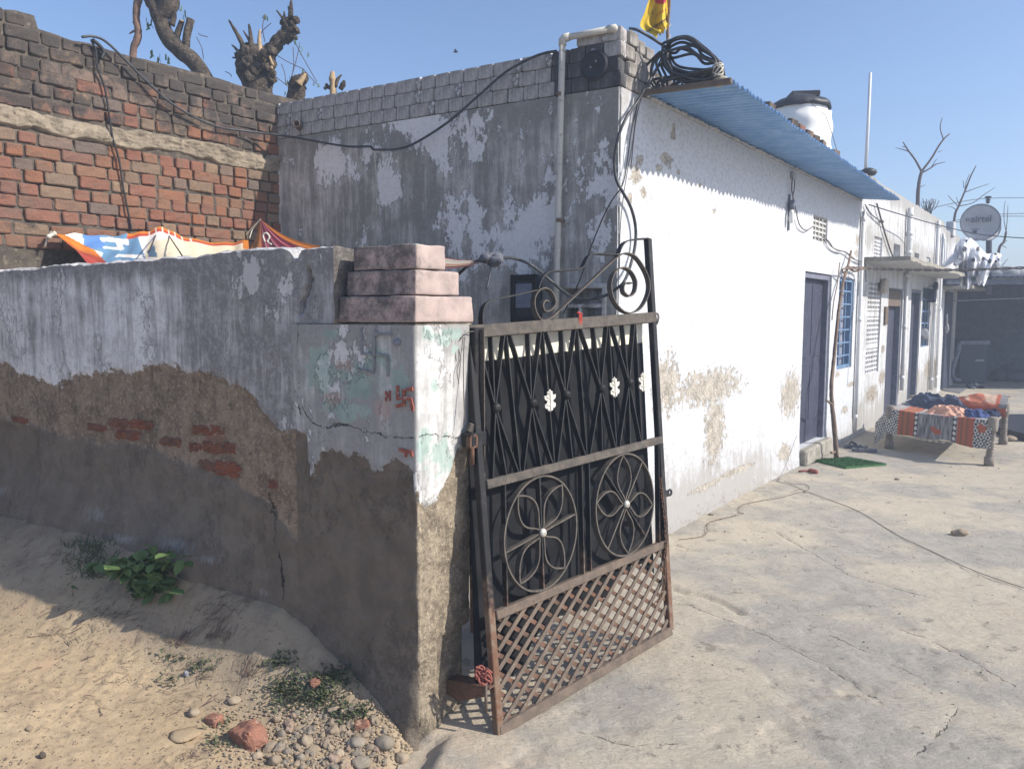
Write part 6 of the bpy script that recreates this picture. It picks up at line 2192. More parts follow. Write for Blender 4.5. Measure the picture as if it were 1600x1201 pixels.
def wall_lamp():
    t = thing("wall_lamp", "bare bulb holder with wires under the awning on the white wall", "lamp", WW.hit(1238, 330, .03))
    c = WW.hit(1240, 280, .03)
    m = MB(); m.box(WW.hit(1240, 275, .02), WW.U * .05, UPV * .035, WW.N * .02, .008); m.build("junction", M['dish'], t)
    m = MB()
    m.tube(crom([WW.hit(x, y, .03) for x, y in ((1238, 278), (1237, 295), (1239, 310), (1238, 322))], 6), .006, 5)
    m.tube(crom([WW.hit(x, y, .03) for x, y in ((1242, 278), (1241, 295), (1239, 308), (1243, 325), (1247, 345), (1252, 355), (1260, 360), (1270, 354))], 6), .0055, 5)
    m.build("flex", M['wire'], t)
    m = MB(); m.lathe([(.0, .06), (.022, .06), (.026, .02), (.022, -.03), (0.0, -.03)], WW.hit(1238, 323, .05), UPV, 12); m.build("holder", M['frame'], t)
    m = MB(); m.lathe([(.0, .0), (.018, .0), (.022, -.03), (.026, -.08), (.022, -.11), (.012, -.125), (0, -.13)], WW.hit(1237, 328, .05), UPV, 14); m.build("bulb", M['bulb'], t)
    m = MB(); m.box(WW.hit(1233, 332, .012), WW.U * .010, UPV * .17, WW.N * .008); m.build("back_strip", M['frame'], t)
    # wiring on past the vent
    m = MB()
    m.tube(crom([WW.hit(x, y, .03) for x, y in ((1285, 370), (1295, 377), (1303, 388), (1318, 393), (1324, 396), (1332, 404), (1346, 409), (1352, 414), (1353, 440))], 6), .006, 5)
    m.tube(crom([WW.hit(x, y, .035) for x, y in ((1290, 372), (1298, 384), (1310, 392), (1322, 394), (1340, 408), (1352, 410))], 6), .005, 5)
    tag(m.build("cable", M['wire']), "sagging wires from the wall vent to the corner pipe", "cable")


wall_lamp()


def water_tank():
    Y = 9.6
    c = D(1246, 205, Y); zr = 3.02
    zt = D(1252, 174, Y)[2]; r = 47 / 1200 * Y
    t = thing("water_tank", "white plastic water tank with rippled sides on the roof under black sacking", "water tank", (c[0], c[1], zr))
    n = 40
    zs = np.linspace(zr, zt, 40)
    th = np.linspace(0, 2 * math.pi, 65)
    TH, Z = np.meshgrid(th, zs)
    f = (Z - zr) / (zt - zr)
    rad = r * (1 - 0.10 * sstep(.80, 1.0, f)) * (1 + 0.028 * np.sin(f * 22 + 1.4 * np.sin(TH * 3)) * sstep(1, .9, f) + 0.02 * np.maximum(0, np.cos(TH * 4)) ** 6)
    X = np.stack([c[0] + rad * np.cos(TH), c[1] + rad * np.sin(TH), Z], -1)
    m = MB(); m.grid(X)
    m.lathe([(r * .9, 0), (r * .75, .03), (r * .4, .05), (0, .055)], (c[0], c[1], zt - .002), UPV, 40)
    m.build("body", M['tank'], t)
    # raised corner rib
    for dx, w in ((r * .92, .05), (r * .80, .035)):
        p = np.array([c[0] + dx * .93, c[1] - r * .30, 0])
        m = MB(); m.tube([p + UPV * z for z in np.linspace(zr, zt - .03, 24)], [w + .012 * math.sin(z * 20) for z in np.linspace(zr, zt, 24)], 10); m.build("rib", M['tank'], t)
    p = D(1214, 180, Y - r * .9)
    m = MB(); m.tube([D(1219, 182, p[1]), D(1214, 181, p[1]), D(1213, 200, p[1])], .018, 8); m.build("overflow_pipe", M['pvcw'], t)
    # sacking and bricks on the lid
    m = MB()
    pr_ = []
    th_ = np.linspace(0, 2 * math.pi, 49)
    for k_, (f_, z_) in enumerate(((0, .13), (.35, .13), (.60, .105), (.85, .060), (1.0, .018), (1.02, -.03), (.97, -.035))):
        w_ = 1 + (.07 * fbm(np.cos(th_) * 2, np.sin(th_) * 2, 91, 3) + .04 * fbm(np.cos(th_) * 7, np.sin(th_) * 7, 92, 2)) * (f_ > .5)
        zz_ = zt + .035 + z_ + .03 * fbm(np.cos(th_) * 3 * f_, np.sin(th_) * 3 * f_ + 4, 93, 3) * (f_ > .2)
        pr_.append(np.stack([c[0] + r * .97 * f_ * w_ * np.cos(th_), c[1] + r * .97 * f_ * w_ * np.sin(th_), zz_], -1))
    m.grid(np.array(pr_), flip=True)
    m.box((c[0] + .03, c[1] - .05, zt + .17), (.16, 0, 0), (0, .12, 0), (0, 0, .03), .01, .006)
    tag(m.build("sacking", M['blackbag']), "black sacking heaped on top of the white water tank", "cover")
    m = MB(); m.tube([D(1255, 152, Y - .5), D(1290, 180, Y - .45), D(1302, 215, Y - .4), D(1313, 255, Y - .3)], .004, 5); tag(m.build("wire", M['wire']), "thin wire running down from the top of the water tank", "wire")


water_tank()


def roof_bits():
    Y = 10.3
    m = MB(); m.tube([D(1352, 276, Y), D(1356.5, 190, Y), D(1360, 114, Y)], [.022, .020, .018], 9)
    tag(m.build("pole", M['pvcw']), "tall thin pale pole standing on the roof behind the awning", "pole")
    m = MB(); c = WW.hit(1356, 270, -.06)
    bm_ = m.blob(c, .11, 4, 2, .18, (1, .8, .55), freq=.8); tag(m.build("block", M['blackbag']), "black block on the parapet corner beside the tall pole", "block")
    m = MB(); m.box(WW.hit(1352, 281, .02), WW.U * .16, WW.N * .10, UPV * .02, .005); tag(m.build("plank", M['slab']), "short flat slab under the black block at the parapet corner", "slab")
    # down pipes on the farther house
    g = "plastic down pipes on the far houses"
    for (x, y0, y1, r, lab) in ((1423, 325, 416, .042, "fat white plastic pipe on the far house's parapet above the ledge"), (1417.5, 420, 606, .030, "white down pipe between the two dark doorways"),
                                (1467, 345, 603, .034, "pale down pipe at the end of the second house"), (1474, 365, 600, .024, "thin white down pipe next to the dark shed"),
                                (1350, 330, 668, .022, "slim pipe where the two white houses meet")):
        t = thing("down_pipe", lab, "pipe", WW.hit(x, y1, r + .01), g)
        a = WW.hit(x, y0, r + .015); b = WW.hit(x, y1, r + .015); b[:2] = a[:2]; b[2] = max(b[2], .02)
        m = MB(); m.tube([a, (a + b) / 2, b], r, 12); m.build("tube", M['pvcw'], t)
        for z in np.linspace(a[2] - .1, b[2] + .2, 3):
            m = MB(); m.tube([np.array([a[0], a[1], z - .03]), np.array([a[0], a[1], z + .03])], r * 1.14, 12); m.build("collar", M['pvcw'], t)
    # clutter by the doors
    m = MB(); m.lathe([(0, .02), (.10, .03), (.115, .0), (.10, -.04), (0, -.05)], WW.hit(1383, 447, .06), WW.N, 18); o = m.build("basket", M['cord']); tag(o, "round woven basket hung beside the first far doorway", "basket")
    m = MB(); m.box(WW.hit(1384.5, 493, .015), WW.U * .09, UPV * .13, WW.N * .012, .003); tag(m.build("picture", M['rustrail']), "small framed picture between lattice vent and doorway", "picture")
    m = MB(); m.lathe([(0, .03), (.06, .03), (.075, .0), (.06, -.03), (0, -.03)], WW.hit(1462, 447, .25), WW.N, 14); m.bar(WW.hit(1458, 447, .0), WW.hit(1462, 447, .25), UPV, .03, .03); tag(m.build("wall_light", M['mask']), "dark round lamp under the ledge of the second house", "lamp")
    m = MB(); m.box(WW.hit(1457, 462, .06), WW.U * .10, UPV * .12, WW.N * .05, .01); tag(m.build("meter_box", M['door']), "dark blue box on the wall under the far ledge", "box")
    m = MB(); m.blob(WW.hit(1444, 524, .0), .07, 8, 3, .5, (1.2, .5, 1.5)); tag(m.build("cloth", M['sack']), "pale cloth stuffed in the lower corner of the far window grille", "cloth")


roof_bits()


def branchy(mb, p0, dirv, L, r, depth, spread=.5, seed=0, kids=(2, 3), seg=5, droop=0.0):
    rr = random.Random(seed)
    pts = [np.array(p0)]; d = unit(dirv)
    for k in range(seg):
        d = unit(d + np.array([rr.uniform(-1, 1), rr.uniform(-.6, .6), rr.uniform(-.5, .9) - droop]) * .12)
        pts.append(pts[-1] + d * L / seg)
    mb.tube(pts, np.linspace(r, r * .55, len(pts)), 6, wob=.08)
    if depth:
        for k in range(rr.randint(*kids)):
            i = rr.randint(2, seg)
            nd = unit(d + np.array([rr.uniform(-1, 1), rr.uniform(-.5, .5), rr.uniform(-.2, .8)]) * spread * 1.6)
            branchy(mb, pts[i], nd, L * rr.uniform(.45, .7), r * .5, depth - 1, spread, rr.randint(0, 9999), kids, seg)


def limb(mb, px, Y, jit=.0, n=9, sub=4):
    P = crom([D(x, y, Y + (dy if dy else 0)) for x, y, r, dy in px], sub)
    rs = crom([np.array([r, 0, 0]) for x, y, r, dy in px], sub)
    mb.tube(P, [max(.002, q[0] / 1200 * Y) for q in rs], n, wob=jit)


def pollards():
    g = "lopped trees behind the brick wall"
    Y = 8.2
    # crooked lean trunk
    t = thing("lopped_tree", "crooked leaning trunk with two sawn stubs rising behind the brick wall", "tree", D(330, 300, Y), g)
    m = MB(); limb(m, [(345, 190, 13, 0), (318, 118, 12.5, 0), (295, 90, 12.5, 0), (272, 70, 12, 0), (257, 50, 11.5, 0), (252, 28, 11, 0), (264, 8, 14, 0), (262, -25, 15, 0), (250, -70, 13, 0)], Y, .10, 12); m.build("trunk", M['bark'], t)
    m = MB(); limb(m, [(250, 30, 12, 0), (240, 5, 11, 0), (222, -20, 9, 0)], Y, .10, 10); m.build("limb", M['bark'], t)
    for a in ([(290, 75, 6, 0), (293, 50, 6, 0), (298, 30, 6, 0)], [(275, 62, 5, 0), (280, 45, 4.5, 0), (284, 34, 4, 0)], [(268, 40, 5, 0), (272, 25, 4, 0), (270, 10, 4, 0)]):
        m = MB(); limb(m, a, Y, .08, 8); m.build("sawn_stub", M['bark'], t)
    m = MB(); m.lathe([(0, .012), (.028, .010), (.03, 0), (0, 0)], D(284, 34, Y), (.2, 0, 1), 8); m.lathe([(0, .01), (.02, .01), (.02, 0), (0, 0)], D(284, 34, Y - .02), (.2, -.3, 1), 8); m.build("cut_face", M['cutwood'], t)
    leaves_on(t, [(236, 28), (228, 26), (232, 35), (247, 25), (283, 8), (288, 15), (286, 22), (238, 77), (250, 82), (258, 84), (246, 88), (262, 88), (285, 28)], Y, 1)
    # thin reddish trunk
    t = thing("lopped_tree", "thin reddish stem with bark scars left of the crooked trunk", "tree", D(208, 300, Y), g)
    m = MB(); limb(m, [(207, 120, 5, 0), (209, 76, 5, 0), (214, 64, 5.5, 0), (216, 48, 5, 0), (213, 32, 5, 0), (214, 12, 5.5, 0), (218, -10, 5.5, 0), (221, -40, 5, 0)], Y, .10, 10); m.build("trunk", M['barkred'], t)
    for a in ([(215, 46, 2, 0), (207, 50, 1.5, 0), (202, 53, .8, 0)], [(212, 36, 2, 0), (207, 35, 1, 0)]):
        m = MB(); limb(m, a, Y, .0, 6); m.build("spur", M['barkred'], t)
    # knobbly stump with spikes
    t = thing("lopped_tree", "knobbly pollarded stump bristling with broken spikes behind the wall corner", "tree", D(400, 300, Y), g)
    m = MB(); limb(m, [(402, 190, 20, 0), (404, 140, 22, 0), (400, 122, 24, 0), (398, 104, 26, 0), (402, 88, 26, 0), (404, 74, 18, 0)], Y, .16, 14)
    rr = random.Random(4)
    for k in range(34):
        m.blob(D(rr.uniform(374, 430), rr.uniform(76, 122), Y - .12 + rr.uniform(-.08, .1)), rr.uniform(.025, .060), k, 2, .75, (1, .8, 1.2), freq=2.2)
    m.build("trunk", M['bark'], t)
    m = MB(); limb(m, [(415, 88, 12, 0), (428, 74, 10, 0), (438, 62, 10, 0), (450, 55, 11, 0), (452, 42, 10, 0), (456, 30, 7, 0)], Y, .16, 12)
    for k in range(14):
        m.blob(D(rr.uniform(440, 464), rr.uniform(28, 62), Y - .05), rr.uniform(.02, .045), k + 50, 1, .5)
    m.build("limb", M['bark'], t)
    spikes = [(388, 90, 358, 32), (382, 82, 378, 62), (392, 80, 389, 38), (408, 88, 406, 46), (394, 75, 380, 48), (374, 84, 362, 70), (448, 42, 432, 16), (444, 36, 444, 18), (452, 28, 450, 10), (455, 26, 454, 2), (460, 44, 464, 42), (380, 100, 372, 110), (424, 108, 420, 84), (426, 102, 414, 78), (378, 92, 363, 90), (456, 27, 455, -6)]
    for i, (a, b, c, d) in enumerate(spikes):
        w = 4.2 if i in (0, 1, 2, 3) else 2.6
        m = MB(); limb(m, [(a, b, w, -.15), ((a + c) / 2 + rr.uniform(-2, 2), (b + d) / 2, w * .8, -.1), (c, d, w * .35, -.1)], Y, .12, 6)
        m.build("broken_spike", M['cutwood'] if i in (3, 12, 13) else M['bark'], t)
    # thin green shoots
    m = MB()
    for (a, b, c, d) in ((414, 66, 414, 22), (405, 60, 424, 36), (456, 60, 470, 84), (470, 84, 495, 128), (458, 74, 454, 130), (468, 72, 454, 125), (430, 85, 474, 108), (474, 108, 500, 136), (440, 100, 446, 132), (428, 118, 456, 140), (325, 58, 310, 52), (307, 58, 318, 92), (352, 112, 362, 120)):
        m.tube(crom([D(a, b, Y), D((a + c) / 2 + rr.uniform(-4, 4), (b + d) / 2, Y), D(c, d, Y)], 5), .004, 5)
    m.build("shoot", M['twig'], t)
    leaves_on(t, [(414, 22), (411, 23), (417, 25), (468, 68), (472, 72), (470, 80), (482, 82), (452, 118), (448, 125), (446, 142), (490, 128), (498, 130), (474, 107), (462, 62), (468, 66)], Y, 2, .6)
    # two small stumps
    Y2 = 7.6
    t = thing("lopped_tree", "short splintered stump at the end of the brick wall top", "tree", D(462, 300, Y2), g)
    m = MB(); limb(m, [(456, 190, 13, 0), (464, 146, 13, 0), (466, 132, 13, 0), (474, 122, 8, 0), (478, 114, 3, 0)], Y2, .18, 11)
    for k in range(10):
        m.blob(D(rr.uniform(456, 480), rr.uniform(122, 142), Y2 - .06), rr.uniform(.02, .04), k + 80, 1, .5)
    m.build("trunk", M['bark'], t)
    m = MB(); limb(m, [(466, 132, 6, -.1), (472, 124, 4, -.1), (477, 115, 2, -.1)], Y2, .15, 7); m.build("split_face", M['cutwood'], t)
    t = thing("lopped_tree", "small stump with bright split wood showing above the house parapet", "tree", D(522, 300, Y2), g)
    m = MB(); limb(m, [(520, 190, 6, 0), (520, 135, 5, 0), (519, 122, 5, 0), (520, 112, 2.5, 0)], Y2, .15, 8); m.build("trunk", M['cutwood'], t)
    m = MB(); limb(m, [(524, 136, 3, 0), (528, 124, 2.5, 0), (534, 117, 1, 0)], Y2, .1, 7); limb(m, [(532, 140, 4, 0), (536, 132, 4, 0), (538, 126, 2, 0)], Y2, .15, 7)
    for k in range(8):
        m.blob(D(508 + k, 136 + rr.uniform(-3, 3), Y2), .018, k + 90, 1, .5)
    m.build("side_stub", M['bark'], t)


LEAF = None


def leaf_mesh(l=0.05, w=0.03, name="leaf"):
    v = [(0, 0, 0), (-w * .5, l * .35, .004), (w * .5, l * .35, .004), (0, l * .45, -.003), (-w * .42, l * .7, .0), (w * .42, l * .7, 0), (0, l, -.008)]
    f = [(0, 3, 1), (0, 2, 3), (1, 3, 4), (3, 2, 5), (3, 6, 4), (3, 5, 6)]
    me = bpy.data.meshes.new(name); me.from_pydata(v, [], f); me.materials.append(M['leaf'])
    return me


SMALL_LEAF = None


def leaves_on(t, pts, Y, seed, sc=1.0):
    global SMALL_LEAF
    if SMALL_LEAF is None:
        mb = MB(); rr = random.Random(3)
        for k in range(7):
            a = rr.uniform(-.6, .6); o = np.array([0, 0, -.03 * k / 3])
            w = .012; l = .05; d = np.array([math.sin(a) * (1 if k % 2 else -1), .3, -math.cos(a)])
            s = np.array([.7, .7, 0]) * w
            mb.add([o, o + d * l * .5 + s, o + d * l, o + d * l * .5 - s], [(0, 1, 2, 3)])
        SMALL_LEAF = mb.mesh("leaf_spray", M['leaf'])
    rr = random.Random(seed)
    for (x, y) in pts:
        o = bpy.data.objects.new("leaf_spray", SMALL_LEAF); COL.objects.link(o); adopt(o, t)
        o.matrix_basis = Matrix.Translation(Vector(D(x, y, Y))) @ Matrix.Rotation(rr.uniform(0, 6), 4, 'Z') @ Matrix.Scale(sc * rr.uniform(.7, 1.1), 4)


pollards()


def bare_trees():
    g = "bare trees behind the far houses"
    Y = 19.0
    t = thing("bare_tree", "forked leafless tree behind the far white parapet", "tree", D(1433, 480, Y), g)
    m = MB(); limb(m, [(1434, 420, 3.4, 0), (1434, 318, 3.0, 0), (1436, 285, 2.6, 0), (1440, 268, 2.4, 0)], Y, .06, 8); m.build("trunk", M['twig'], t)
    for a in ([(1440, 268, 2.6, 0), (1430, 250, 2.2, 0), (1419, 235, 2, 0), (1411, 222, 1.2, 0)], [(1440, 268, 2.8, 0), (1455, 248, 2.5, 0), (1467, 228, 2.2, 0), (1476, 216, 1.8, 0), (1484, 209, 1.4, 0)], [(1441, 270, 2.2, 0), (1455, 262, 1.8, 0), (1462, 257, 1.5, 0), (1477, 253, .8, 0)],
              [(1474, 218, 1.4, 0), (1469, 200, 1.2, 0), (1472, 184, .8, 0)], [(1420, 237, 1.2, 0), (1408, 233, 1, 0), (1399, 231, .6, 0)], [(1456, 260, 1, 0), (1461, 252, .8, 0), (1464, 248, .6, 0)], [(1438, 292, 1, 0), (1446, 289, .6, 0)], [(1466, 238, 1, 0), (1472, 235, .6, 0)], [(1424, 244, .9, 0), (1427, 241, .6, 0)], [(1414, 230, 1, 0), (1410, 229, .8, 0)]):
        m = MB(); limb(m, [(p_[0], p_[1], p_[2] * .62, p_[3]) for p_ in a], Y, .04, 6); m.build("branch", M['twig'], t)
    t = thing("bare_tree", "slanting leafless tree behind the dish", "tree", D(1490, 480, Y), g)
    m = MB(); limb(m, [(1486, 420, 2.2, 0), (1491, 343, 1.9, 0), (1498, 322, 1.6, 0), (1508, 298, 1.3, 0), (1517, 275, 1.0, 0), (1525, 259, .7, 0)], Y, .05, 8); m.build("trunk", M['twig'], t)
    for a in ([(1509, 300, 1.2, 0), (1525, 294, 1, 0), (1546, 287, .6, 0)], [(1499, 322, 1.4, 0), (1520, 317, 1.1, 0), (1538, 304, .9, 0), (1555, 293, .6, 0)], [(1507, 300, 1, 0), (1510, 284, .8, 0), (1515, 272, .6, 0)], [(1506, 294, .9, 0), (1505, 282, .6, 0)], [(1497, 322, 1, 0), (1487, 312, .8, 0), (1481, 305, .6, 0)], [(1494, 328, .9, 0), (1486, 323, .7, 0), (1480, 323, .5, 0)], [(1498, 318, .8, 0), (1494, 308, .5, 0)]):
        m = MB(); limb(m, [(p_[0], p_[1], p_[2] * .62, p_[3]) for p_ in a], Y, .03, 6); m.build("branch", M['twig'], t)
    t = thing("bare_tree", "small two pronged sapling right of the dish", "tree", D(1562, 480, Y), g)
    m = MB(); limb(m, [(1555, 440, 2, 0), (1561, 390, 2, 0), (1569, 377, 1.8, 0), (1572, 362, 1.6, 0)], Y, .05, 7); m.build("trunk", M['twig'], t)
    for a in ([(1572, 362, 1, 0), (1569, 345, .8, 0), (1569, 325, .7, 0), (1571, 314, .5, 0)], [(1572, 362, 1, 0), (1574, 340, .8, 0), (1575, 320, .5, 0)], [(1566, 384, .9, 0), (1573, 387, .6, 0)], [(1568, 379, .9, 0), (1574, 376, .6, 0)], [(1563, 420, 1, 0), (1570, 410, .8, 0), (1575, 404, .5, 0)]):
        m = MB(); limb(m, [(p_[0], p_[1], p_[2] * .62, p_[3]) for p_ in a], Y, .03, 6); m.build("branch", M['twig'], t)
    m = MB(); rr = random.Random(9)
    for k in range(16):
        x = rr.uniform(1443, 1462); m.tube([D(1450 + rr.uniform(-6, 6), 335, 16.5), D(x, 322 + rr.uniform(-8, 8), 16.5), D(x + rr.uniform(-6, 6), 316 + rr.uniform(-6, 8), 16.5)], .008, 4)
    tag(m.build("dry_bush", M['twig']), "tuft of dry twigs behind the far parapet top", "bush")


bare_trees()


def dishes():
    Y = 14.6
    g = "satellite dishes over the far shed"
    c = D(1532, 347, Y)
    fc = unit(np.array([-.33, -1, .10]))

    def dish(c, r, fc, lab):
        t = thing("satellite_dish", lab, "satellite dish", c, g)
        m = MB(); m.lathe([(0, -.075), (r * .3, -.068), (r * .6, -.046), (r * .85, -.014), (r, .004), (r, .0), (r * .85, -.024), (r * .6, -.056), (r * .3, -.078), (0, -.085)], c, fc, 40); m.build("reflector", M['dish'], t)
        m = MB(); m.ring([c + fc * .003 + (unit(np.cross(fc, UPV)) * math.cos(a) + unit(np.cross(unit(np.cross(fc, UPV)), fc)) * math.sin(a)) * r for a in np.linspace(0, 2 * math.pi, 40)[:-1]], .010, 6); m.build("rim", M['frame'], t)
        return t
    r = 27.5 / 1200 * Y
    t = dish(c, r, fc, "grey satellite dish with a printed word, nearer of the two dishes")
    c2 = D(1543, 352, Y + .7)
    dish(c2, 20 / 1200 * (Y + .7) * 1.15, unit(np.array([.15, -1, .1])), "plain grey dish mostly hidden behind the printed dish")
    # print on the face
    sd_ = -unit(np.cross(fc, UPV)) if unit(np.cross(fc, UPV))[0] < 0 else unit(np.cross(fc, UPV)); up = unit(np.cross(sd_, -fc)) if np.cross(sd_, -fc)[2] < 0 else unit(np.cross(sd_, fc))
    if up[2] < 0:
        up = -up
    if sd_[0] < 0:
        sd_ = -sd_

    def word(txt, size, px, py, off):
        cu = bpy.data.curves.new("word", 'FONT'); cu.body = txt; cu.size = size; cu.extrude = .002; cu.align_x = 'LEFT'
        cu.offset = size * .025
        ob = bpy.data.objects.new("tmp", cu); COL.objects.link(ob)
        dg = bpy.context.evaluated_depsgraph_get()
        me = bpy.data.meshes.new_from_object(ob.evaluated_get(dg)); bpy.data.objects.remove(ob)
        me.materials.clear(); me.materials.append(M['print'])
        o = bpy.data.objects.new("lettering", me); COL.objects.link(o); adopt(o, t)
        p = D(px, py, Y); p = p + fc * off
        Mx = Matrix(((sd_[0], up[0], fc[0]), (sd_[1], up[1], fc[1]), (sd_[2], up[2], fc[2]))).to_4x4(); Mx.translation = Vector(p); o.matrix_basis = Mx
        return o
    word("airtel", .165, 1518, 346, -.052)
    m = MB(); pc = D(1513, 342.5, Y) - fc * .045
    m.strip([pc + sd_ * .028 * math.cos(a) * (1 + .25 * math.sin(a)) + up * .026 * math.sin(a) for a in np.linspace(.5, 6.6, 22)], fc, .008, .014); m.build("emblem", M['print'], t)
    m = MB(); pc = D(1525, 357, Y) - fc * .055
    m.bar(pc - sd_ * .07 + up * .0, pc + sd_ * .07, fc, .010, .004); m.bar(pc - sd_ * .03 - up * .05, pc + sd_ * .03 - up * .05, fc, .05, .004); m.bar(pc - sd_ * .06 - up * .095, pc + sd_ * .06 - up * .095, fc, .012, .004); m.bar(pc - sd_ * .045 - up * .06, pc - sd_ * .03 - up * .03, fc, .01, .004)
    m.build("small_print", M['print'], t)
    # feet of the dish
    m = MB()
    for x in (1520, 1527, 1538):
        m.box(D(x, 374.5, Y), (.03, 0, 0), (0, .03, 0), (0, 0, .02))
    m.build("clamp", M['frame'], t)
    pt = thing("pole", "dark blue pole with a finned cap standing behind the dishes", "pole", D(1545, 445, Y + 1))
    m = MB(); m.tube([D(1545, 460, Y + 1), D(1545, 375, Y + 1), D(1543.5, 320, Y + 1)], [.055, .055, .022], 9); m.build("shaft", M['door'], pt)
    m = MB(); m.lathe([(.02, 0), (.045, .03), (.02, .04), (.055, .07), (.02, .085), (.06, .11), (.055, .14), (0, .145)], D(1543.5, 318, Y + 1), UPV, 12); m.build("cap", M['mask'], pt)
    # spotted plastic sheeting
    Ys = 13.9
    rr = np.random.default_rng(5)
    parts_ = []

    def sheet(px, wid, seed, Yd=0.0, thick=.05):
        A = crom([D(x, y, Ys + Yd + dy) for x, y, dy in px], 9); n = len(A)
        w = np.array([q[0] for q in crom([np.array([v, 0, 0]) for v in wid], 9)]) / 1200 * Ys
        th = np.linspace(0, 2 * math.pi, 29)
        rows = []
        for i in range(n):
            tt = unit(A[min(i + 1, n - 1)] - A[max(i - 1, 0)]); s = unit(np.cross(tt, [0, -1, 0])); f = np.array([0, -1.0, 0])
            k = 1 + .22 * fbm(np.cos(th) * 1.6 + i * .10, np.sin(th) * 1.6 + seed, seed, 3)
            rows.append([A[i] + (s * math.cos(a) * w[i] + f * math.sin(a) * (w[i] * .55 + thick)) * kk for a, kk in zip(th, k)])
        mb_.grid(np.array(rows))
    mb_ = MB()
    # one big sheet thrown over the wires: top edge, then ragged hanging hem, with folds between
    topl = [(1500, 384), (1506, 376), (1514, 371), (1522, 376), (1531, 386), (1540, 395), (1550, 397), (1558, 395), (1566, 398)]
    heml = [(1494, 404), (1503, 407), (1506, 440), (1513, 452), (1524, 430), (1530, 428), (1537, 447), (1547, 426), (1562, 418)]
    n_ = 80
    A = crom([np.array([x, y, 0.]) for x, y in topl], 10); B = crom([np.array([x, y, 0.]) for x, y in heml], 10)
    rows = []
    for q in np.linspace(0, 1, 60):
        r_ = []
        for i, (a_, b_) in enumerate(zip(A, B)):
            s_ = i / (len(A) - 1)
            x, y = (a_ * (1 - q) + b_ * q)[:2]
            dep = -.10 * math.sin(math.pi * min(1, q * 1.3)) + .07 * math.sin(s_ * 21 + q * 3) * (.3 + q) + .05 * math.sin(s_ * 47 - q * 5) * q
            r_.append(D(x, y, Ys - .1 + dep + .05 * float(fbm(np.array(s_ * 9), np.array(q * 6), 77, 3))))
        rows.append(r_)
    X_ = np.array(rows); mb_.grid(X_); back = X_ + np.array([0, .14, 0.01]); mb_.grid(back, flip=True)
    mb_.grid(np.array([X_[0], back[0]]), flip=True)
    sheet([(1512, 380, 0), (1500, 395, -.05), (1486, 406, -.1), (1473, 416, -.1)], [5, 6, 5, 2.5], 7, thick=.02)
    sheet([(1506, 403, -.1), (1497, 408, -.1), (1492, 414, -.1)], [5, 5, 3], 17, thick=.02)
    o = mb_.build("plastic_sheeting", M['dots'])
    V = np.array(mb_.v); d = V - EYEP; c_ = d @ _f; px = 800 + FPX * (d @ _r) / c_; py = 600.5 - FPX * (d @ _u) / c_
    col = np.tile(np.array([0.74, 0.76, 0.80]), (len(V), 1))
    grey = pip(px, py, [(1503, 408), (1518, 404), (1528, 425), (1524, 455), (1505, 455)]); col[grey] = [0.46, 0.47, 0.52]
    grey = pip(px, py, [(1470, 420), (1500, 385), (1508, 388), (1490, 412)]); col[grey] = [0.5, 0.52, 0.58]
    for (x, y, a, b) in ((1507, 389, 3.2, 4.6), (1528, 389, 3.4, 4), (1510.5, 376, 1.8, 2), (1521, 406, 3, 3), (1536, 404, 2.4, 3), (1546, 408, 3, 4), (1556, 397, 2.4, 1.8), (1556, 408, 2.2, 2.2), (1560, 406, 1.6, 2), (1521, 436, 4, 5), (1502, 427, 2, 1.5), (1548, 393, 2, 1.2)):
        col[(((px - x) / a) ** 2 + ((py - y) / b) ** 2 < 1)] = [0.03, 0.034, 0.05]
    color_mesh(o, col)
    tag(o, "white plastic sheeting with black spots draped over the wires below the dish", "plastic sheet")


dishes()


def overhead_wires():
    m = MB()
    a = [WW.hit(1350, 417, .10)]
    P = crom([WW.hit(1322, 418, .06), WW.hit(1352, 419, .12), D(1400, 421, 9.6), D(1460, 422, 9.4), D(1530, 421, 9.2), D(1610, 418, 9.0)], 16)
    for ph in (0, math.pi):
        m.tube([p + np.array([0, math.cos(i * .8 + ph), math.sin(i * .8 + ph)]) * .011 for i, p in enumerate(P)], .009, 5)
    tag(m.build("service_wire", M['wire']), "twisted pair of service wires strung from the house corner across the yard", "wire")
    m = MB(); m.tube(crom([WW.hit(1358, 320, .04), D(1400, 333, 10.6), D(1460, 350, 12), D(1530, 366, 12.2), D(1610, 373, 12)], 10), .008, 5)
    tag(m.build("overhead_wire", M['cable']), "single black wire from under the awning past the dish", "wire")
    g = "power lines in the distance"
    for nth, (p, q, r) in enumerate((((1450, 326), (1530, 311), (1620, 309)), ((1480, 347), (1545, 336), (1620, 333)), ((1480, 350), (1545, 339), (1620, 338)))):
        m = MB(); m.tube(crom([D(*p, 24), D(*q, 24), D(*r, 24)], 8), .011, 5); tag(m.build("power_line", M['wire']), ("highest of the distant power lines, running from the finned pole cap", "middle one of the distant power lines behind the dish", "lowest of the distant power lines behind the dish")[nth], "wire", g)
    m = MB()
    m.tube(crom([WW.hit(x, y, .03) for x, y in ((1370, 318), (1376, 340), (1378, 348), (1386, 375), (1394, 398), (1401, 411))], 6), .012, 5)
    m.tube(crom([WW.hit(x, y, .03) for x, y in ((1352, 320), (1362, 335), (1376, 346))], 6), .008, 5)
    m.blob(WW.hit(1378, 346, .03), .03, 2, 1, .3)
    tag(m.build("cable", M['wire']), "loose wires hanging across the farther parapet", "cable")


overhead_wires()


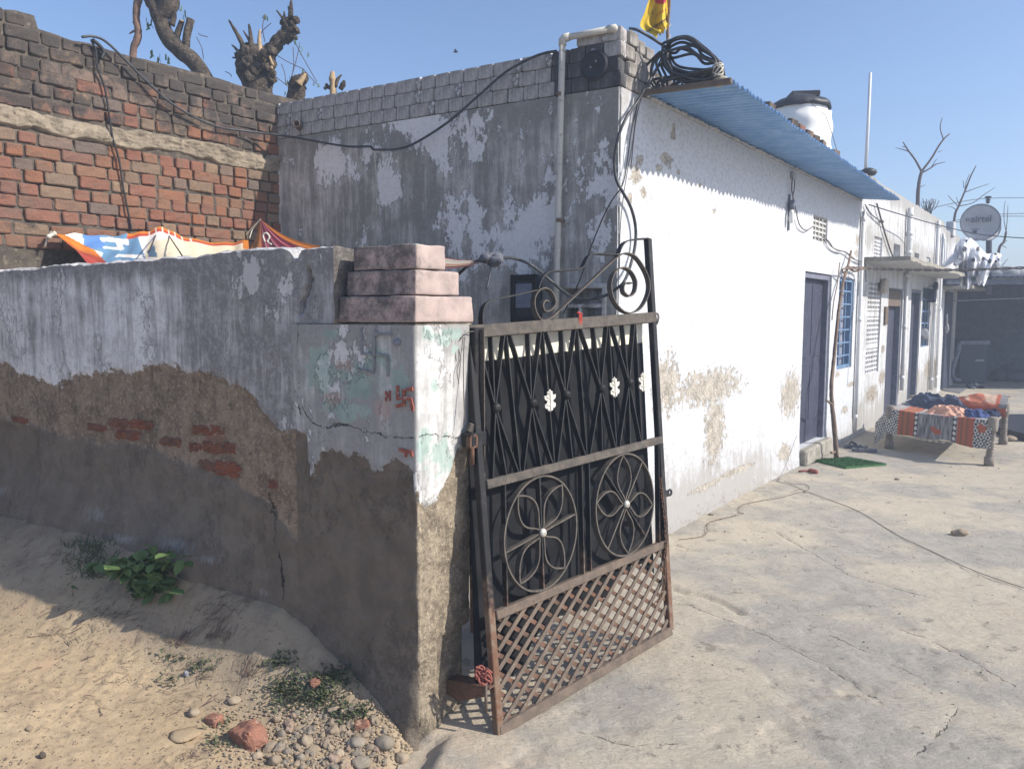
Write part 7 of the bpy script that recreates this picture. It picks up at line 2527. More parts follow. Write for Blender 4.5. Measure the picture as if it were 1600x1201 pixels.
def bird():
    c = D(712, 81, 26)
    t = thing("bird", "tiny dark bird high in the open sky", "bird", c)
    m = MB(); m.blob(c, .045, 3, 2, .1, (1.8, .9, .8)); m.build("body", M['mask'], t)
    for s_ in (-1, 1):
        m = MB(); m.add([c + np.array([-.03, 0, .02]), c + np.array([.04, 0, .02]), c + np.array([.02, s_ * .11, .05]), c + np.array([-.03, s_ * .10, .05])], [(0, 1, 2, 3)]); m.build("wing", M['mask'], t)


bird()
# ------------------------------------------------------------------ string cot with its blanket
def cot():
    R0, L0, L1, R1 = G(1545, 727), G(1389, 701), G(1424, 678), G(1567, 694)
    feet = [R0, L0, L1, R1]
    t = thing("string_cot", "low wooden string cot with turned legs standing in the sunny yard", "cot", sum(feet) / 4)
    HL = 0.50
    for i, f in enumerate(feet):
        tilt = np.array([0.03, -0.01, 0]) if i == 0 else np.zeros(3)
        m = MB(); prof = [(0, 0), (.048, 0), (.050, .09)]
        z = .10
        for k in range(4):
            prof += [(.030, z), (.043, z + .012), (.030, z + .028)]; z += .030
        prof += [(.040, .235), (.034, .26)]
        z = .27
        for k in range(3):
            prof += [(.030, z), (.043, z + .012), (.030, z + .026)]; z += .028
        prof += [(.042, .36), (.052, .38), (.052, HL), (.040, HL + .02), (0, HL + .02)]
        m.lathe(prof, f, unit(UPV + tilt), 12)
        m.build("leg", M['cotleg'], t)
    tops = [f + UPV * (HL - .07) for f in feet]
    for a, b in ((0, 1), (1, 2), (2, 3), (3, 0)):
        m = MB(); m.tube([tops[a], (tops[a] + tops[b]) / 2, tops[b]], .028, 8); m.build("side_rail", M['cotleg'], t)
    m = MB()
    for k in range(14):
        q = (k + .5) / 14
        m.bar(tops[0] * (1 - q) + tops[3] * q, tops[1] * (1 - q) + tops[2] * q, UPV, .025, .006)
        m.bar(tops[0] * (1 - q) + tops[1] * q - UPV * .008, tops[3] * (1 - q) + tops[2] * q - UPV * .008, UPV, .025, .006)
    w_ = m.build("webbing", M['cord'], t); w_["kind"] = "stuff"
    # blanket: p runs along the near side from left to right, q from the near hem to the far hem
    X0 = tops[1]; ex = tops[0] - tops[1]; ey = tops[2] - tops[1]
    lx, ly = np.linalg.norm(ex), np.linalg.norm(ey)
    nx, ny = 190, 210
    p = np.linspace(-0.28, lx + 0.015, nx); q = np.linspace(-0.32, ly + 0.10, ny)
    Pm, Q = np.meshgrid(p, q)
    cp = np.clip(Pm, -.03, lx + .03); cq = np.clip(Q, -.035, ly + .04)
    over_f = np.maximum(-.035 - Q, 0); over_b = np.maximum(Q - ly - .04, 0); over_l = np.maximum(-.03 - Pm, 0); over_r = np.maximum(Pm - lx - .03, 0)
    fx, fy = ex / lx, ey / ly
    sag = -0.05 * np.sin(math.pi * np.clip(cp / lx, 0, 1)) * np.sin(math.pi * np.clip(cq / ly, 0, 1))
    hem = .03 * fbm(Pm * 2, Q * 0, 301, 2) * (over_f > 0)
    Z = 0.045 + sag - over_f * 0.95 - over_b * .9 - over_l * .75 - over_r * .9 + 0.014 * fbm(Pm * 3, Q * 3, 303, 4) + hem
    push = over_f * 0.18 + .012 * np.sin(Pm * 16 + 2 * fbm(Pm * 3, Q, 305, 2)) * sstep(0, .2, over_f)
    W_ = X0 + cp[..., None] * fx + cq[..., None] * fy + Z[..., None] * UPV - push[..., None] * fy - (over_l * .62)[..., None] * fx + (over_r * .2)[..., None] * fx
    # colours by place on the cloth
    red = np.array([0.40, 0.115, 0.065]); org = np.array([0.36, 0.15, 0.06]); gry = np.array([0.22, 0.215, 0.22]); wht = np.array([0.62, 0.60, 0.55]); blk = np.array([0.035, 0.038, 0.06]); brn = np.array([0.20, 0.115, 0.06])
    x = Pm / lx; C = np.tile(gry, Pm.shape + (1,)).astype(float)
    C *= (1 + .9 * fbm(Pm * 60, Q * 9, 307, 2))[..., None]
    zig = ((Pm * 26 + np.abs(((Q * 26) % 2) - 1)) % 1) < .5
    dia = (np.abs(((Pm * 30) % 2) - 1) + np.abs(((Q * 30) % 2) - 1)) % 1 < .45

    def band(a, b, col):
        k = (x >= a) & (x < b); C[k] = col[k] if isinstance(col, np.ndarray) and col.ndim == 3 else col
    zz = np.where(dia[..., None], wht, blk)
    band(-1, .10, zz); band(.85, 2, zz)
    for a, b in ((.10, .27), (.70, .85)):
        band(a, b, red * .95)
        for c0 in (.25, .6):
            k = (x > a + (b - a) * (c0 - .06)) & (x < a + (b - a) * (c0 + .06)); C[k] = brn
        k = (x > a + (b - a) * .38) & (x < a + (b - a) * .48); C[k] = org
    for a in (.285, .672):
        k = np.abs(x - a) < .020; C[k] = blk
        k2 = ((Pm - a * lx) / .018) ** 2 + (((Q % .062) - .031) / .022) ** 2 < 1; C[k2 & (np.abs(x - a) < .025)] = wht
    for (a, b, r_) in ((.50, -.22, .05), (.46, -.20, .03), (.60, .00, .05), (.56, -.02, .04), (.92, -.10, .05), (.36, .5, .06), (.5, .9, .07), (.93, .4, .06), (.93, .9, .06), (.03, .1, .05)):
        k = ((Pm - a * lx) ** 2 + (Q - b) ** 2 < (r_ * .8 * (1 + 1.3 * fbm(Pm * 22, Q * 22, 309, 3))) ** 2); C[k] = red * 1.0
    mb = MB(); mb.grid(W_)
    o = mb.build("blanket", M['blanket']); color_mesh(o, np.clip(C.reshape(-1, 3), 0, 1))
    tag(o, "patterned grey, orange and black blanket hanging over the string cot", "blanket")
    top = lambda a, b, h=0.06: X0 + ex * a + ey * b + UPV * (h - .04 * math.sin(math.pi * a) * math.sin(math.pi * b))

    def heap(name, mat, lab, cat, spec, amp=.45, cold=None):
        m = MB()
        for (a, b, h, sx, sy, sz, sd) in spec:
            Rm = np.array([fx, fy, UPV]).T
            m.blob(top(a, b, h), 1, sd, 4, amp, (sx, sy, sz), Rm, freq=2.4)
        o = m.build(name, M[mat]); tag(o, lab, cat); return o
    def crumple(name, mat, lab, cat, a, b, sa, sb, H, sd, rot=0.0, fr=5.0):
        n = 90
        U, V = np.meshgrid(np.linspace(-1, 1, n), np.linspace(-1, 1, n))
        rr_ = (np.abs(U) ** 2.6 + np.abs(V) ** 2.6) ** (1 / 2.6) + .22 * fbm(U * 2.2, V * 2.2, sd, 3)
        e = sstep(1.02, .45, rr_)
        wx = U + .25 * fbm(U * 2, V * 2, sd + 5, 2); wy = V + .25 * fbm(U * 2 + 7, V * 2, sd + 6, 2)
        rid = 1 - np.abs(fbm(wx * fr * .55, wy * fr * .9, sd + 1, 3)) * 2.4
        rid2 = 1 - np.abs(fbm(wx * fr * 1.5 + 3, wy * fr, sd + 2, 2)) * 2.2
        h = e * H * (.42 + .42 * rid + .20 * rid2) + .012 * e
        sp = .94 + .10 * fbm(U * 3, V * 3, sd + 9, 2)
        al = a + (U * math.cos(rot) - V * math.sin(rot)) * sa * sp; be = b + (U * math.sin(rot) + V * math.cos(rot)) * sb * sp
        base = .052 - .045 * np.sin(math.pi * np.clip(al, 0, 1)) * np.sin(math.pi * np.clip(be, 0, 1))
        Pq = X0 + al[..., None] * ex + be[..., None] * ey + (base + h - .012 * (1 - e))[..., None] * UPV
        m = MB(); m.grid(Pq, keep=(rr_[:-1, :-1] < 1.03)); o = m.build(name, M[mat]); tag(o, lab, cat); return o
    crumple("cloth_heap", 'bluecloth', "crumpled blue grey quilt heaped at the far left of the cot", "cloth", .36, .70, .40, .26, .145, 604, 0, 3.0)
    crumple("cloth_heap", 'peach', "crumpled peach coloured cloth in the middle of the cot", "cloth", .54, .30, .27, .20, .085, 613, .2, 2.8)
    crumple("cloth", 'royal', "bright blue folded garment beside the peach cloth on the cot", "cloth", .80, .28, .15, .14, .07, 621, .4, 2.4)
    crumple("cloth", 'navycloth', "dark navy garment at the right end of the cot", "cloth", .91, .37, .14, .15, .06, 631, -.2, 2.4)
    # folded red and cream quilt at the far right
    n = 40
    U, V = np.meshgrid(np.linspace(0, 1, n), np.linspace(0, 1, n))
    a = .56 + .50 * U; b = .62 + .40 * V
    h = .09 + .10 * np.sin(math.pi * np.clip(V, 0, 1)) ** .6 * (0.6 + .4 * np.sin(math.pi * U)) + .025 * fbm(U * 5, V * 5, 320, 3) + .09 * V * U
    Pq = X0 + a[..., None] * ex + b[..., None] * ey + h[..., None] * UPV
    C2 = np.tile(np.array([0.55, 0.38, 0.28]), U.shape + (1,))
    k = (U + .3 * V < .22) | (V < .08); C2[k] = red
    k = (np.abs(U - .45 + .2 * V) < .16); C2[k] = [0.50, 0.17, 0.10]
    k = (U > .85) & (V < .6); C2[k] = gry
    k = (U > .78) & (U < .85); C2[k] = red
    mb = MB(); mb.grid(Pq); mb.grid(np.stack([Pq[0], Pq[0] - UPV * .10], 0), flip=True)
    o = mb.build("quilt", M['blanket']); C2 = np.concatenate([C2.reshape(-1, 3), np.tile(red, (n * 2, 1))]); color_mesh(o, C2)
    tag(o, "folded red and cream quilt lying at the far right corner of the cot", "quilt")
    m = MB(); rows = []
    for k in range(14):
        q_ = k / 13; w = .05 + .02 * math.sin(q_ * 9)
        c = L0 + np.array([.06, -.02, 0]) + UPV * (.45 - .26 * q_) + fx * (.14 + .05 * q_)
        rows.append([c + fx * w * s + fy * .02 * math.sin(s * 5 + k * .5) for s in np.linspace(-1, 1, 12)])
    m.grid(np.array(rows)); tag(m.build("cloth", M['sack']), "greyish rag hanging under the left end of the cot", "cloth")


cot()


# ------------------------------------------------------------------ by the door
def doorstep_things():
    # turf doormat
    q = [G(1274, 721), G(1325, 716.5), G(1385, 727), G(1322, 732.5)]
    U, V = np.meshgrid(np.linspace(0, 1, 60), np.linspace(0, 1, 40))
    P = (q[0] * (1 - U[..., None]) + q[3] * U[..., None]) * (1 - V[..., None]) + (q[1] * (1 - U[..., None]) + q[2] * U[..., None]) * V[..., None]
    P[..., 2] += 0.020 + .004 * fbm(U * 8, V * 8, 330, 3)
    m = MB(); m.grid(P)
    m.grid(np.stack([P[0] - UPV * .02, P[0]], 0)); m.grid(np.stack([P[:, -1] - UPV * .02, P[:, -1]], 0))
    t = thing("doormat", "green artificial turf doormat in front of the slate blue door", "doormat", q[0])
    m.build("backing", M['mat'], t)
    m = MB(); rr = np.random.default_rng(2)
    for k in range(5200):
        u, v = rr.uniform(0, 1, 2)
        p = (q[0] * (1 - u) + q[3] * u) * (1 - v) + (q[1] * (1 - u) + q[2] * u) * v + UPV * .018
        a = rr.uniform(0, 6.28); d = np.array([math.cos(a), math.sin(a), 0]) * .004; l = rr.normal(0, .005, 3); l[2] = rr.uniform(.008, .016)
        m.add([p - d, p + d, p + l], [(0, 1, 2)])
    b_ = m.build("turf_blades", M['mat'], t); b_["kind"] = "stuff"
    # pair of slippers
    g = "pair of grey slippers by the doormat"
    for (x, y, a, lab) in ((1337, 700.5, -62, "grey rubber slipper nearer the wall in the pair by the doormat"), (1351, 706, -74, "grey rubber slipper nearer the yard in the pair by the doormat")):
        c = G(x, y, .0); d = AZ(a); s = np.array([d[1], -d[0], 0])
        t = thing("slipper", lab, "slipper", c, g)
        out = [(-.13, .025), (-.12, .034), (-.05, .036), (0, .036), (.06, .045), (.11, .042), (.135, .02)]
        ring = [c + d * x_ + s * y_ for x_, y_ in out] + [c + d * x_ - s * y_ for x_, y_ in out[::-1]]
        ring = [p + UPV * .040 for p in ring]
        if np.cross(ring[1] - ring[0], ring[5] - ring[0])[2] < 0:
            ring = ring[::-1]
        m = MB(); m.prism(ring, UPV * .036); m.build("sole", M['rubber'], t)
        m = MB()
        for k in (-1, 1):
            m.tube(crom([c + d * .075 + UPV * .042, c + d * .05 + s * k * .03 + UPV * .075, c - d * .01 + s * k * .036 + UPV * .045], 6), .008, 6)
        m.build("strap", M['door'], t)
    # stick propped on the wall
    m = MB()
    pts = [WW.hit(1307, 709, .22), WW.hit(1303, 660, .20), WW.hit(1300, 632, .17), WW.hit(1299, 600, .16), WW.hit(1303, 560, .14), WW.hit(1307, 520, .13), WW.hit(1311, 480, .11), WW.hit(1318, 440, .09), WW.hit(1325, 415, .07), WW.hit(1330, 392, .05)]
    pts[0][2] = 0.01
    m.tube(crom(pts, 6), np.linspace(.026, .012, 55), 9, wob=.12)
    b0 = pts[2]
    m.tube([b0, WW.hit(1294, 627, .18), WW.hit(1290, 624, .18)], [.015, .012, .008], 7)
    m.tube(crom([WW.hit(1305, 705, .22), WW.hit(1301, 708, .24), WW.hit(1298, 706, .26)], 5), .010, 6)
    m.tube(crom([WW.hit(1325, 418, .08), WW.hit(1336, 424, .10), WW.hit(1348, 418, .14)], 5), .012, 6)
    m.tube(crom([WW.hit(1320, 430, .08), WW.hit(1318, 420, .10), WW.hit(1352, 421, .14)], 5), .009, 6)
    m.tube(crom([WW.hit(1312, 410, .05), WW.hit(1309, 440, .08), WW.hit(1303, 470, .10), WW.hit(1300, 500, .12)], 5), .006, 5)
    o = m.build("stick", M['wood']); tag(o, "long dry branch propped against the wall beside the blue window", "stick")
    # odds and ends
    m = MB(); a = G(1248, 736, .012); b = G(1266, 735, .012); m.tube([a, (a + b) / 2 + UPV * .004, b], .010, 6); m.tube([b, G(1276, 737, .02)], [.025, .022], 8)
    tag(m.build("brush", M['red_rag']), "small red handled brush lying by the door step", "brush")
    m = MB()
    m.tube(crom([WW.hit(1245, 680, .03), WW.hit(1232, 715, .03), WW.hit(1222, 740, .03)], 6) + crom([G(1215, 752, .008), G(1235, 757, .008), G(1262, 768, .008), G(1300, 782, .008), G(1345, 800, .008), G(1400, 834, .008), G(1450, 858, .008), G(1508, 885, .008), G(1560, 905, .008), G(1640, 930, .008)], 8), .0024, 5)  # floor run drawn as wire where an overhead wire's shadow falls
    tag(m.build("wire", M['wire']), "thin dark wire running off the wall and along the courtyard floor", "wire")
    m = MB()
    m.tube(crom([G(1225, 751, .006), G(1240, 756, .006), G(1260, 757, .006), G(1263, 764, .006), G(1238, 772, .006), G(1215, 778, .006), G(1160, 788, .006), G(1155, 800, .006), G(1160, 803, .006), G(1109, 815, .006), G(1105, 830, .006), G(1095, 838, .006), G(1060, 843, .006)], 5), .0020, 5)
    tag(m.build("thread", M['rust']), "zigzag dark red thread lying on the concrete near the white wall", "thread")
    t = thing("stone", "single buff stone out on the open courtyard floor", "stone", G(1500, 832))
    m = MB(); m.blob(G(1500, 832, .02), .048, 5, 3, .5, (1.15, .8, .6)); m.build("body", M['stone_b'], t)
    for (x, y, r, lab) in ((1258, 769, .018, "tiny dark pebble beside the wire on the concrete"), (1402, 748, .022, "dark chip on the concrete left of the cot's near leg"), (1112, 803, .02, "dark pebble at the foot of the white wall"), (1577, 685, .08, "pale flat chip on the ground right of the cot")):
        m = MB(); m.blob(G(x, y, r * .4), r, int(x), 2, .4, (1.2, .9, .5)); tag(m.build("stone", M['stone_a'] if r < .05 else M['stone_b']), lab, "stone")
    # far floor: grey mat, sandals
    q = [G(1462, 608, .01), G(1500, 614, .01), G(1514, 605, .01), G(1478, 602, .01)]
    m = MB(); m.prism([p + UPV * .01 for p in q], UPV * .02); tag(m.build("floor_mat", M['matgrey']), "grey floor mat at the edge of the shed's shade", "mat")
    g = "sandals at the edge of the shed's shade"
    for (x, y, a, mat, lab) in ((1513, 606, 40, 'mask', "black sandal, left one on the sunlit edge of the shed floor"), (1519, 607, 20, 'frame', "grey sandal between the other two by the shed"), (1528, 606, -30, 'mask', "black sandal, right one beside the shed floor")):
        c = G(x, y, .0); d = AZ(a); s = np.array([d[1], -d[0], 0])
        t = thing("sandal", lab, "sandal", c, g)
        m = MB(); m.box(c + UPV * .025, d * .13, s * .045, UPV * .022, .015); m.build("sole", M[mat], t)
        m = MB(); m.tube(crom([c + s * .045 + UPV * .04, c + d * .05 + UPV * .10, c - s * .045 + UPV * .04], 6), .018, 6); m.build("strap", M['dish' if x == 1528 else mat], t)
    # stone slab at the right margin, coloured dark to stand for shade
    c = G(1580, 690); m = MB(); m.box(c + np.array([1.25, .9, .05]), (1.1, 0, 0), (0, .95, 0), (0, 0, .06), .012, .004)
    tag(m.build("shade_slab", M['blackbag']), "low stone slab coloured dark for shade at the right margin beyond the cot", "slab")


doorstep_things()


def shed_things():
    t = thing("feed_bin", "big dark box against the shed wall with a faint label", "box", D(1522, 600, SHY + 2.2))
    a = D(1500, 531, SHY + 2.2); b = D(1545, 531, SHY + 2.2); w = b[0] - a[0]; h = a[2]
    m = MB(); m.box(((a[0] + b[0]) / 2, SHY + 2.6, h / 2), (w / 2, 0, 0), (0, .4, 0), (0, 0, h / 2), .03); m.build("case", M['door'], t)
    m = MB(); m.box(((a[0] + b[0]) / 2, SHY + 2.18, h - .06), (w / 2 * 1.04, 0, 0), (0, .03, 0), (0, 0, .05), .01); m.build("lid_edge", M['frame'], t)
    m = MB(); m.box((D(1531, 563, SHY + 2.18)[0], SHY + 2.19, D(1531, 563, SHY + 2.18)[2]), (.10, 0, 0), (0, .008, 0), (0, 0, .02)); m.build("label_plate", M['dish'], t)
    m = MB(); m.tube(crom([D(x, y, SHY + 1.6) for x, y in ((1499, 535), (1497, 550), (1491, 568), (1488, 584), (1492, 592), (1500, 594))], 8), .045, 8)
    tag(m.build("hose", M['frame']), "grey hose curving down beside the dark box in the shed", "hose")
    m = MB(); m.tube(crom([D(1490, 470, SHY + .4), D(1540, 468, SHY + .4), D(1620, 465, SHY + .4)], 6), .014, 6); tag(m.build("wire", M['frame']), "clothes wire stretched across the mouth of the shed", "wire")
    m = MB()
    for (x, y, r, k) in ((1572, 428, .32, 1), (1585, 430, .25, 2), (1560, 430, .25, 3)):
        m.blob(D(x, y, SHY + 1.4), r, k, 3, .4, (1.3, .7, .6))
    tag(m.build("sack_heap", M['sack']), "greyish sacks heaped on the shed's corrugated roof", "sacks")
    m = MB(); m.blob(D(1480, 512, 14.3), .05, 3, 3, .5, (.6, .5, 1.7)); m.bar(D(1480, 490, 14.3), D(1480, 512, 14.3), (0, 1, 0), .02, .02)
    tag(m.build("cloth", M['sack']), "pale rag hanging on the last house wall by the shed", "cloth")
    m = MB(); rr = np.random.default_rng(8)
    for k, (x, y, w, h, d) in enumerate(((1560, 592, .24, .20, 2.9), (1574, 585, .22, .30, 3.1), (1592, 592, .28, .22, 2.7))):
        p = D(x, y, SHY + d); m.blob((p[0], p[1], h * .6), 1, k, 3, .7, (w, w * .8, h * .8), freq=2.2)
    tag(m.build("sack_heap", M['door']), "dark bundles piled at the back of the shed", "sacks")


shed_things()


# ------------------------------------------------------------------ dirt side: stones, weeds, litter
def gz(p):
    return float(ground_h(np.array(p[0]), np.array(p[1])))


def on_dirt(x, y):
    z = 0.05
    for _ in range(14):
        p = G(x, y, z); z = 0.5 * z + .5 * gz(p)
    return np.array([p[0], p[1], gz(p)])


def many_on_dirt(x, y):
    x = np.asarray(x, float); y = np.asarray(y, float)
    d = _f[None] + ((x - 800) / FPX)[:, None] * _r + ((600.5 - y) / FPX)[:, None] * _u
    z = np.full(len(x), .05)
    for _ in range(14):
        p = EYEP + d * ((z - EYE) / d[:, 2])[:, None]
        z = .5 * z + .5 * ground_h(p[:, 0], p[:, 1])
    p[:, 2] = ground_h(p[:, 0], p[:, 1])
    return p


def stones():
    g = "loose stones heaped at the foot of the gate pillar"
    big = [(600, 1163, 27, 20, 'stone_a', "largest grey river stone lying against the pillar foot"), (556, 1162, 25, 14, 'stone_a', "smooth grey oblong stone left of the largest river stone"), (563, 1192, 30, 14, 'stone_a', "flat pale slab stone at the bottom edge of the stone heap"),
           (478, 1160, 18, 15, 'stone_b', "blunt tan stone in the middle of the heap"), (440, 1149, 12, 15, 'stone_a', "upright grey pebble left in the heap"), (569, 1149, 14, 9, 'stone_b', "pale wedge stone below the pink brick chip"),
           (519, 1145, 18, 16, 'stone_b', "lumpy earth coloured stone above the oblong one"), (627, 1186, 24, 16, 'stone_b', "crumbly yellowish stone right under the pillar corner"), (428, 1190, 18, 16, 'stone_b', "broad tan stone at the lower left of the heap"),
           (548, 1133, 12, 9, 'stone_b', "small rounded tan stone below the low weeds"), (600, 1145, 8, 9, 'stone_a', "little pale blue grey pebble above the largest stone"), (586, 1172, 12, 8, 'stone_c', "pinkish pebble left of the largest river stone"), (402, 1182, 14, 12, 'stone_b', "rough stone next to the big red lump"), (470, 1185, 14, 12, 'stone_a', "round grey stone at the heap's lower middle"), (529, 1178, 14, 10, 'stone_b', "dusty stone between the oblong and the flat one")]
    rr = random.Random(21)
    for (x, y, w, h, mat, lab) in big:
        p = on_dirt(x, y); s = np.linalg.norm(p - EYEP) / FPX
        m = MB(); a = rr.uniform(-.5, .5); c, sn = math.cos(a), math.sin(a)
        m.blob(p + UPV * h * s * .12, 1, int(x), 3, .34 if mat == 'stone_a' else .6, (w * s * .5, w * s * .42, h * s * .52), [[c, -sn, 0], [sn, c, 0], [0, 0, 1]], freq=1.25)
        tag(m.build("stone", M[mat]), lab, "stone", g)
    # the rest of the heap: little cobbles, alike
    meshes = []
    for k in range(10):
        m = MB(); m.blob((0, 0, 0), 1, 60 + k, 2, .75, (1.15, .85, .75), freq=1.7, smooth=False); meshes.append(m.mesh("stone", M['stone_b']))
    mats = ['stone_b', 'stone_b', 'stone_a', 'stone_b', 'stone_b', 'stone_a', 'stone_c']
    lab = {'stone_a': "small grey pebble strewn in the stone heap beside the gate pillar", 'stone_b': "small tan cobble strewn in the stone heap beside the gate pillar", 'stone_c': "small pinkish pebble strewn in the stone heap beside the gate pillar"}
    for k in range(170):
        while True:
            x = rr.gauss(505, 62); y = rr.gauss(1160, 32)
            if 395 < x < 640 and 1085 < y < 1215 and (y - 1085) > (430 - x) * .9 and not (x > 600 and y < 1150):
                break
        p = on_dirt(x, y); r = rr.choice([2.6, 3.2, 4, 5, 6.5]) * np.linalg.norm(p - EYEP) / FPX * rr.uniform(.8, 1.2)
        o = bpy.data.objects.new("stone", rr.choice(meshes)); COL.objects.link(o)
        o.location = p + UPV * r * .18; o.rotation_euler = (rr.uniform(-.5, .5), rr.uniform(-.5, .5), rr.uniform(0, 6)); o.scale = (r, r, r)
        mt = rr.choice(mats); o.material_slots[0].link = 'OBJECT'; o.material_slots[0].material = M[mt]
        tag(o, lab[mt], "stone", "small stones strewn at the foot of the gate pillar " + mt[-1].replace('a', '(grey)').replace('b', '(tan)').replace('c', '(pinkish)'))
    # red lumps
    for (x, y, w, h, sd, lab, mat) in ((387, 1156, 46, 34, 1, "big broken red brick lump half sunk in the dirt", 'redlump'), (566, 1135, 20, 14, 2, "square chip of pale red brick on the stone heap", 'redlump'), (495, 1066, 18, 10, 3, "red brick bit at the edge of the wall's shadow", 'redlump'),
                                   (334, 1126, 22, 12, 4, "dull reddish clod left of the big red lump", 'redlump'), (303, 1116, 18, 12, 5, "small tan stone lying alone on the sunny dirt", 'stone_b'), (365, 1096, 16, 9, 6, "flat sandy clod on the sunny dirt above the red lump", 'stone_b'),
                                   (291, 1055, 7, 9, 7, "tiny white scrap on the sunny dirt", 'eye'), (45, 1139, 8, 5, 8, "tiny pale chip at the lower left on the dirt", 'stone_b'), (290, 1026, 8, 5, 9, "pale pebble near the shadow line on the dirt", 'stone_b'), (66, 1182, 8, 8, 10, "dark clod near the lower left corner", 'grime'), (290, 1150, 36, 10, 11, "low dirt clod with a shadowed edge left of the red lump", 'dirt')):
        p = on_dirt(x, y); s = np.linalg.norm(p - EYEP) / FPX
        m = MB()
        if mat == 'redlump':
            a_ = rr.uniform(-.6, .6); e1 = np.array([math.cos(a_), math.sin(a_), .18]); e2 = np.array([-math.sin(a_), math.cos(a_), .05]); e3 = np.cross(unit(e1), unit(e2))
            hs = np.array([w * s * .50, w * s * .36, h * s * .50])
            bm = bmesh.new(); bmesh.ops.create_cube(bm, size=2.0); bmesh.ops.subdivide_edges(bm, edges=bm.edges[:], cuts=7, use_grid_fill=True)
            V = np.array([v.co[:] for v in bm.verts]); F = [[v.index for v in f.verts] for f in bm.faces]; bm.free()
            ln = (np.abs(V) ** 6).sum(1) ** (1 / 6.)
            V = V / ln[:, None] * (1 + .30 * fbm(V[:, 0] * 1.1 + sd + V[:, 2], V[:, 1] * 1.1 - V[:, 2] * .6 + sd, 400 + sd, 4))[:, None] * hs
            m.add(p + UPV * h * s * .12 + V[:, :1] * e1 + V[:, 1:2] * e2 + V[:, 2:] * e3, F, False)
        else:
            m.blob(p + UPV * h * s * .25, 1, sd + 30, 3, .42, (w * s * .5, w * s * .42, h * s * .55), freq=1.4)
        tag(m.build("brick_lump" if mat == 'redlump' else "stone", M[mat]), lab, "brick" if mat == 'redlump' else "stone")
    # stone in the shadow beside the boundary wall's foot, fallen render at the pillar
    # gravel and clods nobody would count
    m = MB(); r2 = np.random.default_rng(31)
    bm = bmesh.new(); bmesh.ops.create_icosphere(bm, subdivisions=1, radius=1.0)
    V0 = np.array([v.co[:] for v in bm.verts]); F0 = [[v.index for v in f.verts] for f in bm.faces]; bm.free()
    tot = 0
    xa = np.concatenate([r2.normal(505, 90, 2600), r2.uniform(-60, 640, 2600)]); ya = np.concatenate([r2.normal(1150, 45, 2600), r2.uniform(900, 1230, 2600)])
    Pa = many_on_dirt(xa, ya)
    for k in range(5200):
        x, y, p = xa[k], ya[k], Pa[k]
        if k < 2600:
            if x < 330 or x > 650 or y < 1060 or y > 1230:
                continue
            r = r2.choice([1.0, 1.4, 1.9, 2.5])
        else:
            r = r2.choice([.5, .7, .9, 1.3], p=[.4, .3, .2, .1])
        r *= np.linalg.norm(p - EYEP) / FPX
        if (p - P0) @ BW.N < 0.02 and (p - P0) @ BW.U > 0:
            continue
        V = V0 * (1 + r2.uniform(-.3, .3, (len(V0), 1))) * r * np.array([1.1, .9, .7])
        m.add(V + p + UPV * r * .3, F0, False, int(r2.random() < .3)); tot += 1
    o = m.build("gravel", [M['stone_b'], M['dirt']]); tag(o, "fine gravel and crumbs of earth on the dirt beside the pillar", None, None, "stuff")
    m = MB()
    for k in range(500):
        x, y = r2.uniform(660, 1650), r2.uniform(700, 1230)
        p = G(x, y, .005); r = r2.choice([.6, .9, 1.3], p=[.6, .3, .1]) * np.linalg.norm(p - EYEP) / FPX
        if p[0] < -.3 or (p - WW.o) @ WW.N < 0.03:
            continue
        m.add(V0 * r * np.array([1.1, .9, .7]) + p, F0, False, int(r2.random() < .5))
    o = m.build("grit", [M['stone_b'], M['grime']]); tag(o, "grit and crumbs scattered over the concrete", None, None, "stuff")


stones()


